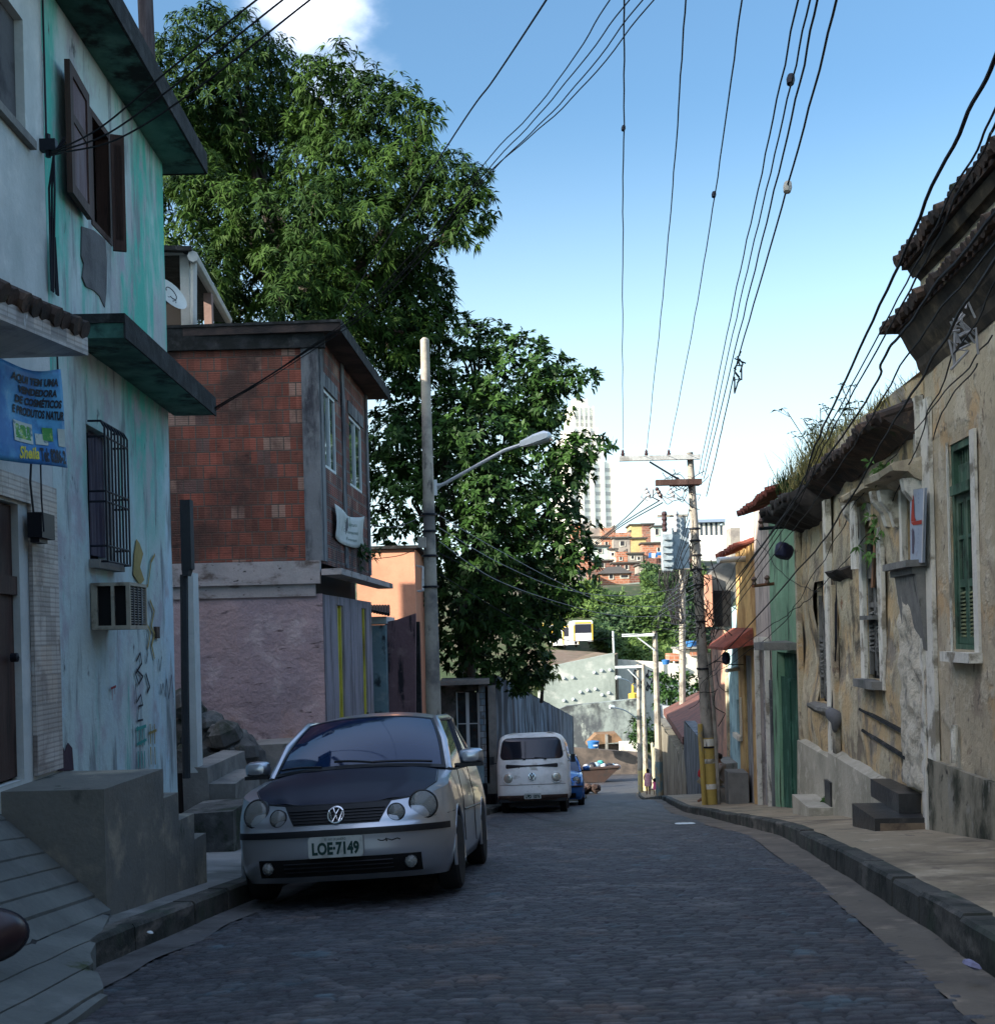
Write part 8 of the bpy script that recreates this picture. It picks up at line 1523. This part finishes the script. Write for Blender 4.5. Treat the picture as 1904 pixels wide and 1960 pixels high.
# clock tower without its clock in view, and offices
def rotbox(mb, cx, cy, w, d, ang, z0, z1):
    c, s = math.cos(ang), math.sin(ang); q = [(cx + x * c - y * s, cy + x * s + y * c) for x, y in ((-w / 2, -d / 2), (w / 2, -d / 2), (w / 2, d / 2), (-w / 2, d / 2))]; mb.hexa([(x, y, z0) for x, y in q] + [(x, y, z1) for x, y in q])
m_tow = mat('cream_tower_stone', (.88, .85, .76), bump=0, var=.04, vs=.05); m_towl = mat('tower_window', (.52, .50, .46), bump=0, var=.1, vs=.3)
tw = thing('art_deco_tower', 'cream stepped art deco tower rising behind the tree', 'tower', P(1115, 1000, 620))
def tower_tier(uc, hw, v0, v1, name, rows, ncol, dy=0):
    Y = 620 + dy; c = P(uc, v1, Y); z1 = P(uc, v0, Y).z; w = hw * 2 / F * Y / 1.26; ang = math.radians(18)
    mb = MB(); ca, sa = math.cos(ang), math.sin(ang); rotbox(mb, c.x, Y, w, w, ang, c.z - (40 if v1 > 990 else 0), z1); t_ = obj(name, mb, m_tow, tw)
    # windows and pilasters on the two faces seen
    for fi, nrm in ((0, ang - math.pi / 2), (1, ang + math.pi)):
        n = Vector((math.cos(nrm), math.sin(nrm), 0)); tdir = Vector((-n.y, n.x, 0)); o_ = Vector((c.x, Y, 0)) + n * w / 2
        mw = MB(); mp2 = MB()
        for k in range(ncol):
            s = (k + .5) / ncol - .5
            for v in rows: z = P(uc, v, Y).z; q = o_ + tdir * s * w * .92; hwid = w * .92 / ncol * .24; a = q - tdir * hwid; b = q + tdir * hwid; h_ = .9; mw.hexa([(a.x, a.y, z - h_), (b.x, b.y, z - h_), (b.x + n.x * .15, b.y + n.y * .15, z - h_), (a.x + n.x * .15, a.y + n.y * .15, z - h_), (a.x, a.y, z + h_), (b.x, b.y, z + h_), (b.x + n.x * .15, b.y + n.y * .15, z + h_), (a.x + n.x * .15, a.y + n.y * .15, z + h_)])
        for k in range(ncol + 1):
            s = k / ncol - .5; q = o_ + tdir * s * w * .92; hwid = w * .03; a = q - tdir * hwid; b = q + tdir * hwid; mp2.hexa([(a.x, a.y, c.z - 20 * (v1 > 990)), (b.x, b.y, c.z - 20 * (v1 > 990)), (b.x + n.x * .9, b.y + n.y * .9, c.z - 20 * (v1 > 990)), (a.x + n.x * .9, a.y + n.y * .9, c.z - 20 * (v1 > 990)), (a.x, a.y, z1 + .5), (b.x, b.y, z1 + .5), (b.x + n.x * .9, b.y + n.y * .9, z1 + .5), (a.x + n.x * .9, a.y + n.y * .9, z1 + .5)])
        if rows: obj('window_grid', mw, m_towl, t_); obj('pilasters', mp2, m_tow, t_)
tower_tier(1118, 58, 890, 1012, 'shaft', (905, 920, 935, 950, 966, 981, 996, 1008), 4); tower_tier(1112, 42, 842, 890, 'upper_shaft', (852, 866, 880), 4, 2); tower_tier(1110, 33, 824, 842, 'setback', (833,), 3, 3); tower_tier(1110, 26, 783, 824, 'top_stage', (803, 817), 4, 4); tower_tier(1109, 15, 765, 783, 'lantern', (), 2, 5)
m_off = mat('white_office_concrete', (.82, .81, .78), bump=0, var=.03, vs=.1)
of = thing('lattice_office', 'wide white office block with a fine window lattice beside the leaning pole', 'office block', P(1370, 1080, 450))
mb = MB(); farbox(mb, 1300, 1022, 1470, 1100, 450, 20); obj('wall', mb, m_off, of); mb = MB()
for i in range(28):
    for j in range(11): u = 1336 + i * 3.6; v = 1035 + j * 4.6; farbox(mb, u, v, u + 1.3, v + 2.6, 449.8, .15)
obj('window_lattice', mb, m_towl, of)
of2 = thing('blue_topped_office', 'distant office tower with a blue-grey top storey on columns', 'office block', P(1362, 1030, 600))
mb = MB(); farbox(mb, 1318, 1005, 1384, 1060, 600, 20); obj('wall', mb, mat('blue_grey_office', (.36, .42, .50), bump=0, var=.03), of2); mb = MB(); farbox(mb, 1330, 993, 1388, 1000, 596, 28); obj('roof_storey', mb, mat('slate_blue_top', (.20, .26, .36), bump=0, var=.03), of2)
mb = MB()
for k in range(6): farbox(mb, 1336 + 9.5 * k, 1000, 1339.5 + 9.5 * k, 1030, 598, 1.5)
obj('columns', mb, m_towl, of2); mb = MB(); farbox(mb, 1270, 1018, 1334, 1040, 560, 10); obj('low_wing', mb, m_off, of2)
mb = MB(); farbox(mb, 1400, 1010, 1416, 1100, 200, 4); obj('grey_block_tower', mb, m_gpl, label='narrow grey block between the offices and the yellow house roof', cat='building')
# hillside greenery: nobody could count it
rg = np.random.default_rng(44); pts, nm_ = [], []
while len(pts) < 11500:
    u = rg.uniform(1015, 1350); Y = rg.uniform(131, 208); x = float(ray(u, 1200).x) * Y; z = max(zground(x, Y), -2.0 if u < 1170 else -99); 
    if Y > 186 and u < 1235: continue
    if u < (1138 if Y > 148 else 1175) and Y < 178: continue
    h = (noise.noise(Vector((x * .16, Y * .16, 0))) + .35) * 3.2 + (noise.noise(Vector((x * .5, Y * .5, 4))) + .3) * 1.4; h = max(.3, h); t = rg.random() ** .6
    pts.append((x, Y, z + h * t)); nm_.append((rg.normal() * .4, -.45, .8))
pts = np.array(pts); nm_ = np.array(nm_); nm_ /= np.linalg.norm(nm_, axis=1, keepdims=True)
tn_ = np.clip(np.array([.45 + 1.3 * noise.noise(Vector((p[0] * .12, p[1] * .12, 7))) for p in pts]) + rg.uniform(-.2, .2, len(pts)), 0, 1)
leaf_mesh('hillside_shrubs', pts, nm_, 8, .95, .36, mat('hillside_green', (.042, .082, .028), bump=0, var=.1, vs=.5, rough=.6, attr=('tone', (.45, .6, .7), (2.2, 1.9, 1.1)), subs=.2), droop=.2, seed=12, tone=tn_, label='dense mixed greenery covering the hillside below the houses', cat='greenery', kind='stuff')

# ================================================================ people
def person(label, loc, joints, edges, skin, cloth, hairc, face_dir=None, extra=None, scale=1.0):
    root = thing('person', label, 'person', loc); V = [Vector(loc) + Vector(j[:3]) * scale for j in joints.values()]; ks = list(joints.keys())
    me = bpy.data.meshes.new('body'); me.from_pydata([tuple(v) for v in V], [(ks.index(a), ks.index(b)) for a, b in edges], []); o = bpy.data.objects.new('body', me); COL.objects.link(o)
    me.skin_vertices or me.skin_vertices.new() if hasattr(me.skin_vertices, 'new') else None
    md = o.modifiers.new('skin', 'SKIN'); md.use_smooth_shade = True
    lay = me.skin_vertices[0].data
    for i, k in enumerate(ks): r_ = joints[k][3] * scale; lay[i].radius = (r_, r_ * (joints[k][4] if len(joints[k]) > 4 else 1)); lay[i].use_root = (i == 0)
    o.modifiers.new('sub', 'SUBSURF').render_levels = 2; me.materials.append(skin); o.parent = root; o.matrix_parent_inverse = WINV[root.name]
    return root
m_skin = mat('brown_skin', (.16, .075, .045), bump=0, var=.05, rough=.55); m_hair = mat('black_hair', (.012, .01, .01), bump=0, var=0)
def rings(mb, L, k=14):
    """cloth tube: list of (centre, rx, ry)"""
    o = len(mb.v)
    for c, rx, ry in L:
        for j in range(k): a = 2 * math.pi * j / k; mb.v.append((c[0] + rx * math.cos(a), c[1] + ry * math.sin(a), c[2]))
    for i in range(len(L) - 1):
        for j in range(k): mb.f.append((o + i * k + j, o + i * k + (j + 1) % k, o + (i + 1) * k + (j + 1) % k, o + (i + 1) * k + j)); mb.m.append(0)
    return mb
def walker(label, x, Y, h, dress, handR=None, handL=None, bulk=1.0):
    z = float(right_walk_z(Y)) + .03; s = h / 1.62; b = bulk
    J = {'pel': (0, 0, .90, .135 * b), 'bel': (0, 0, 1.05, .115 * b), 'che': (0, -.01, 1.25, .13 * b), 'nec': (0, 0, 1.40, .048), 'hea': (0, .01, 1.50, .085), 'top': (0, 0, 1.585, .06),
         'shl': (-.17, 0, 1.32, .05), 'ell': (-.24, .02, 1.06, .038), 'wrl': (-.20, -.05, .86, .027), 'hal': (-.19, -.07, .79, .03), 'shr': (.17, 0, 1.32, .05), 'elr': (.26, .0, 1.07, .038), 'wrr': (.34, .02, .88, .027), 'har': (.37, .02, .80, .03),
         'hil': (-.09, 0, .82, .085 * b), 'knl': (-.09, .06, .48, .055), 'anl': (-.09, -.06, .09, .035), 'tol': (-.09, .08, .035, .03), 'hir': (.09, 0, .82, .085 * b), 'knr': (.09, -.03, .47, .055), 'anr': (.08, -.05, .08, .035), 'tor': (.09, .10, .03, .03)}
    E = [('pel', 'bel'), ('bel', 'che'), ('che', 'nec'), ('nec', 'hea'), ('hea', 'top'), ('che', 'shl'), ('shl', 'ell'), ('ell', 'wrl'), ('wrl', 'hal'), ('che', 'shr'), ('shr', 'elr'), ('elr', 'wrr'), ('wrr', 'har'), ('pel', 'hil'), ('hil', 'knl'), ('knl', 'anl'), ('anl', 'tol'), ('pel', 'hir'), ('hir', 'knr'), ('knr', 'anr'), ('anr', 'tor')]
    if handL: J['ell'] = (-.24, .0, 1.18, .038); J['wrl'] = (-.36, 0, 1.28, .027); J['hal'] = (-.42, 0, 1.34, .03)
    root = person(label, (x, Y, z), J, E, m_skin, None, None, scale=s); c = Vector((x, Y, z))
    mb = MB(); rings(mb, [(c + Vector((0, 0, q[0] * s)), q[1] * s * b, q[2] * s * b) for q in ((1.36, .13, .09), (1.28, .185, .13), (1.1, .155, .13), (1.0, .165, .14), (.85, .205, .165), (.62, .215, .17), (.56, .20, .16))]); obj('dress', mb, dress, root, smooth='all')
    mb = MB(); mb.lathe([(.02, .115), (.08, .09), (.105, .02), (.10, -.05), (.06, -.11), (.01, -.12)], c + Vector((0, -.02, 1.52)) * 1 if False else Vector((x, Y - .02, z + 1.53 * s)), (0, 0, 1), 12); obj('hair', mb, m_hair, root, smooth=True)
    return root
m_pinkd2 = mat('pink_patterned_fabric', (.70, .36, .46), [((.85, .70, .72), 16, .55, .05), ((.40, .15, .26), 20, .62, .05)], bump=0); m_pinkc = mat('bright_pink_fabric', (.85, .18, .42), bump=0)
Yw = 75.0; xw = float(ray(1240, 1500).x) * Yw
walker('woman in a pink patterned dress walking away on the pavement holding a child\'s hand', xw, Yw, 1.62, m_pinkd2, bulk=1.15); walker('small child in a bright pink top walking away beside the woman', xw + .38, Yw - .3, .98, m_pinkc, handL=True)
# seated man
zs_ = float(right_walk_z(28.3)) + .03; xm = float(ray(1381, 1500).x) * 28.3
J = {'pel': (0, 0, .47, .12), 'bel': (.0, 0, .60, .115), 'che': (-.03, 0, .80, .13), 'nec': (-.06, 0, .93, .05), 'hea': (-.08, 0, 1.02, .08), 'top': (-.06, 0, 1.10, .06),
     'shl': (-.04, -.17, .86, .05), 'ell': (-.16, -.20, .66, .04), 'wrl': (-.32, -.14, .62, .028), 'hal': (-.39, -.12, .62, .032), 'shr': (-.04, .17, .86, .05), 'elr': (-.14, .2, .66, .04), 'wrr': (-.30, .14, .60, .028), 'har': (-.37, .12, .6, .032),
     'hil': (-.06, -.09, .47, .09), 'knl': (-.42, -.12, .50, .06), 'anl': (-.47, -.12, .10, .036), 'tol': (-.60, -.12, .04, .032), 'hir': (-.06, .09, .47, .09), 'knr': (-.40, .13, .50, .06), 'anr': (-.38, .14, .10, .036), 'tor': (-.51, .15, .04, .032)}
E = [('pel', 'bel'), ('bel', 'che'), ('che', 'nec'), ('nec', 'hea'), ('hea', 'top'), ('che', 'shl'), ('shl', 'ell'), ('ell', 'wrl'), ('wrl', 'hal'), ('che', 'shr'), ('shr', 'elr'), ('elr', 'wrr'), ('wrr', 'har'), ('pel', 'hil'), ('hil', 'knl'), ('knl', 'anl'), ('anl', 'tol'), ('pel', 'hir'), ('hir', 'knr'), ('knr', 'anr'), ('anr', 'tor')]
mn = person('man in a grey shirt and khaki shorts sitting on stone steps behind the yellow-based pole', (xm, 28.3, zs_), J, E, m_skin, None, None); c = Vector((xm, 28.3, zs_))
mb = MB(); rings(mb, [(c + Vector(q[0]), q[1], q[2]) for q in (((-.05, 0, .92), .09, .12), ((-.04, 0, .86), .145, .21), ((-.03, 0, .74), .15, .19), ((0, 0, .58), .15, .17), ((.01, 0, .42), .16, .18))]); mb.tube([c + Vector((-.04, -.16, .86)), c + Vector((-.12, -.2, .72))], .07, 8); mb.tube([c + Vector((-.04, .16, .86)), c + Vector((-.12, .2, .72))], .07, 8); obj('shirt', mb, mat('grey_shirt_cloth', (.24, .22, .21), bump=.1), mn, smooth='all')
mb = MB(); [mb.tube([c + Vector((.0, s * .08, .47)), c + Vector((-.25, s * .10, .49)), c + Vector((-.44, s * .12, .50)), c + Vector((-.48, s * .12, .42))], .10, 10) for s in (-1, 1)]; obj('shorts', mb, mat('khaki_shorts_cloth', (.20, .18, .12), bump=.1), mn, smooth='all')
mb = MB(); mb.lathe([(.02, .08), (.07, .06), (.092, .0), (.085, -.04), (.02, -.05)], c + Vector((-.055, 0, 1.06)), (.2, 0, 1), 12); obj('hair', mb, m_hair, mn, smooth=True)
rgm = MB(); rgm.lathe([(.02, -.14), (.09, -.1), (.12, 0), (.09, .1), (.02, .13)], c + Vector((-.45, -.1, .70)), (.3, 0, 1), 10); obj('red_bag', rough(rgm, .03, 9), mat('red_cloth', (.45, .02, .03), bump=.1), label='red cloth bag held on the knees of the seated man', cat='bag', smooth='all')
# litter
def litter(u, v, Y, mt_, lab, s=.05, nm='litter'):
    mb = MB(); mb.lathe([(.2 * s, 0), (s, .2 * s), (.8 * s, .6 * s), (.2 * s, .9 * s)], P(u, v, Y), (.2, .1, 1), 7); obj(nm, rough(mb, s * .4, 14), mt_, label=lab, cat='litter')
litter(2440 / 2500 * 1904, 1853, 5.05, mat('lilac_paper', (.22, .22, .34), bump=.1), 'crumpled lilac paper in the gutter at the right edge', .04)
litter(286, 1788, 6.7, m_wframe, 'white scrap of paper in the left gutter', .018); litter(1597, 1696, 9.7, m_wframe, 'white scrap on the right gutter strip', .022); litter(1559, 1610, 15.8, m_wframe, 'small white scrap on the pavement', .03)
litter(1890, 1660, 9.0, mat('dry_leaf', (.22, .14, .08), bump=0), 'dry brown leaf on the pavement near the corner house', .05); litter(1700, 1599, 12.3, mat('orange_peel', (.5, .2, .03), bump=0), 'orange scrap beside the dark doorstep', .025)
mb = MB()
for (u, v) in ((1300, 1583), (1312, 1582), (1322, 1584), (1308, 1585)): c = P(u, v, 20); c.z = float(zroad(c.x, 20)) + .012; mb.lathe([(.08, 0), (.06, .006), (.01, .008)], c, (0, 0, 1), 8)
obj('white_spill', mb, m_wframe, label='small white spill on the cobbles below the right kerb', cat='spill')

# ================================================================ out of view: blocks added to shade the street, neighbour house behind the camera
m_bh = mat('shade_block_render', (.30, .27, .24), [((.18, .165, .15), .4, .55, .1)], bump=.2)
def slope_block(x0, x1, y0, y1, zt, lab, fl):  # unseen block added left of view, sized to cast the street's shade
    ab = thing('shade_block', lab, 'shade block', ((x0 + x1) / 2, (y0 + y1) / 2, -3)); mb = MB(); mb.box(x0, x1, y0, y1, -7, zt); obj('wall', mb, m_bh, ab); mb = MB(); mb.box(x0 - .3, x1 + .3, y0 - .3, y1 + .3, zt + .002, zt + .25); obj('roof_slab', mb, m_conc, ab)
    for i in range(3):
        for j in range(fl): mb = MB(); y = y0 + (y1 - y0) * (i + .5) / 3; z = zt - 2.6 - 3 * j; mb.box(x1 + .002, x1 + .05, y - .7, y + .7, z, z + 1.4); obj('window', mb, m_win, ab)
slope_block(-30, -16, -24, 10.4, 13.6, 'tall added shade block on the slope above the grey-white house, left of view', 4)
slope_block(-30, -16, 11.9, 19.6, 5.6, 'lower added shade block on the slope behind the turquoise house, left of view', 3); slope_block(-36, -18.5, 20.2, 40, 13.5, 'long added shade block on the slope beside the mango tree, left of view', 4)
nb_ = thing('corner_neighbour', 'plain ochre house uphill behind the viewer on the right', 'house', (6, -8, 0)); mb = MB(); mb.fbox(FR, -22, 1.45, -3, 3.6, -6, .0); obj('wall', mb, m_old1, nb_); mb = MB(); mb.fbox(FR, -22.2, 1.4, 3.602, 3.75, -6.2, .4); obj('roof_slab', mb, m_conc, nb_)
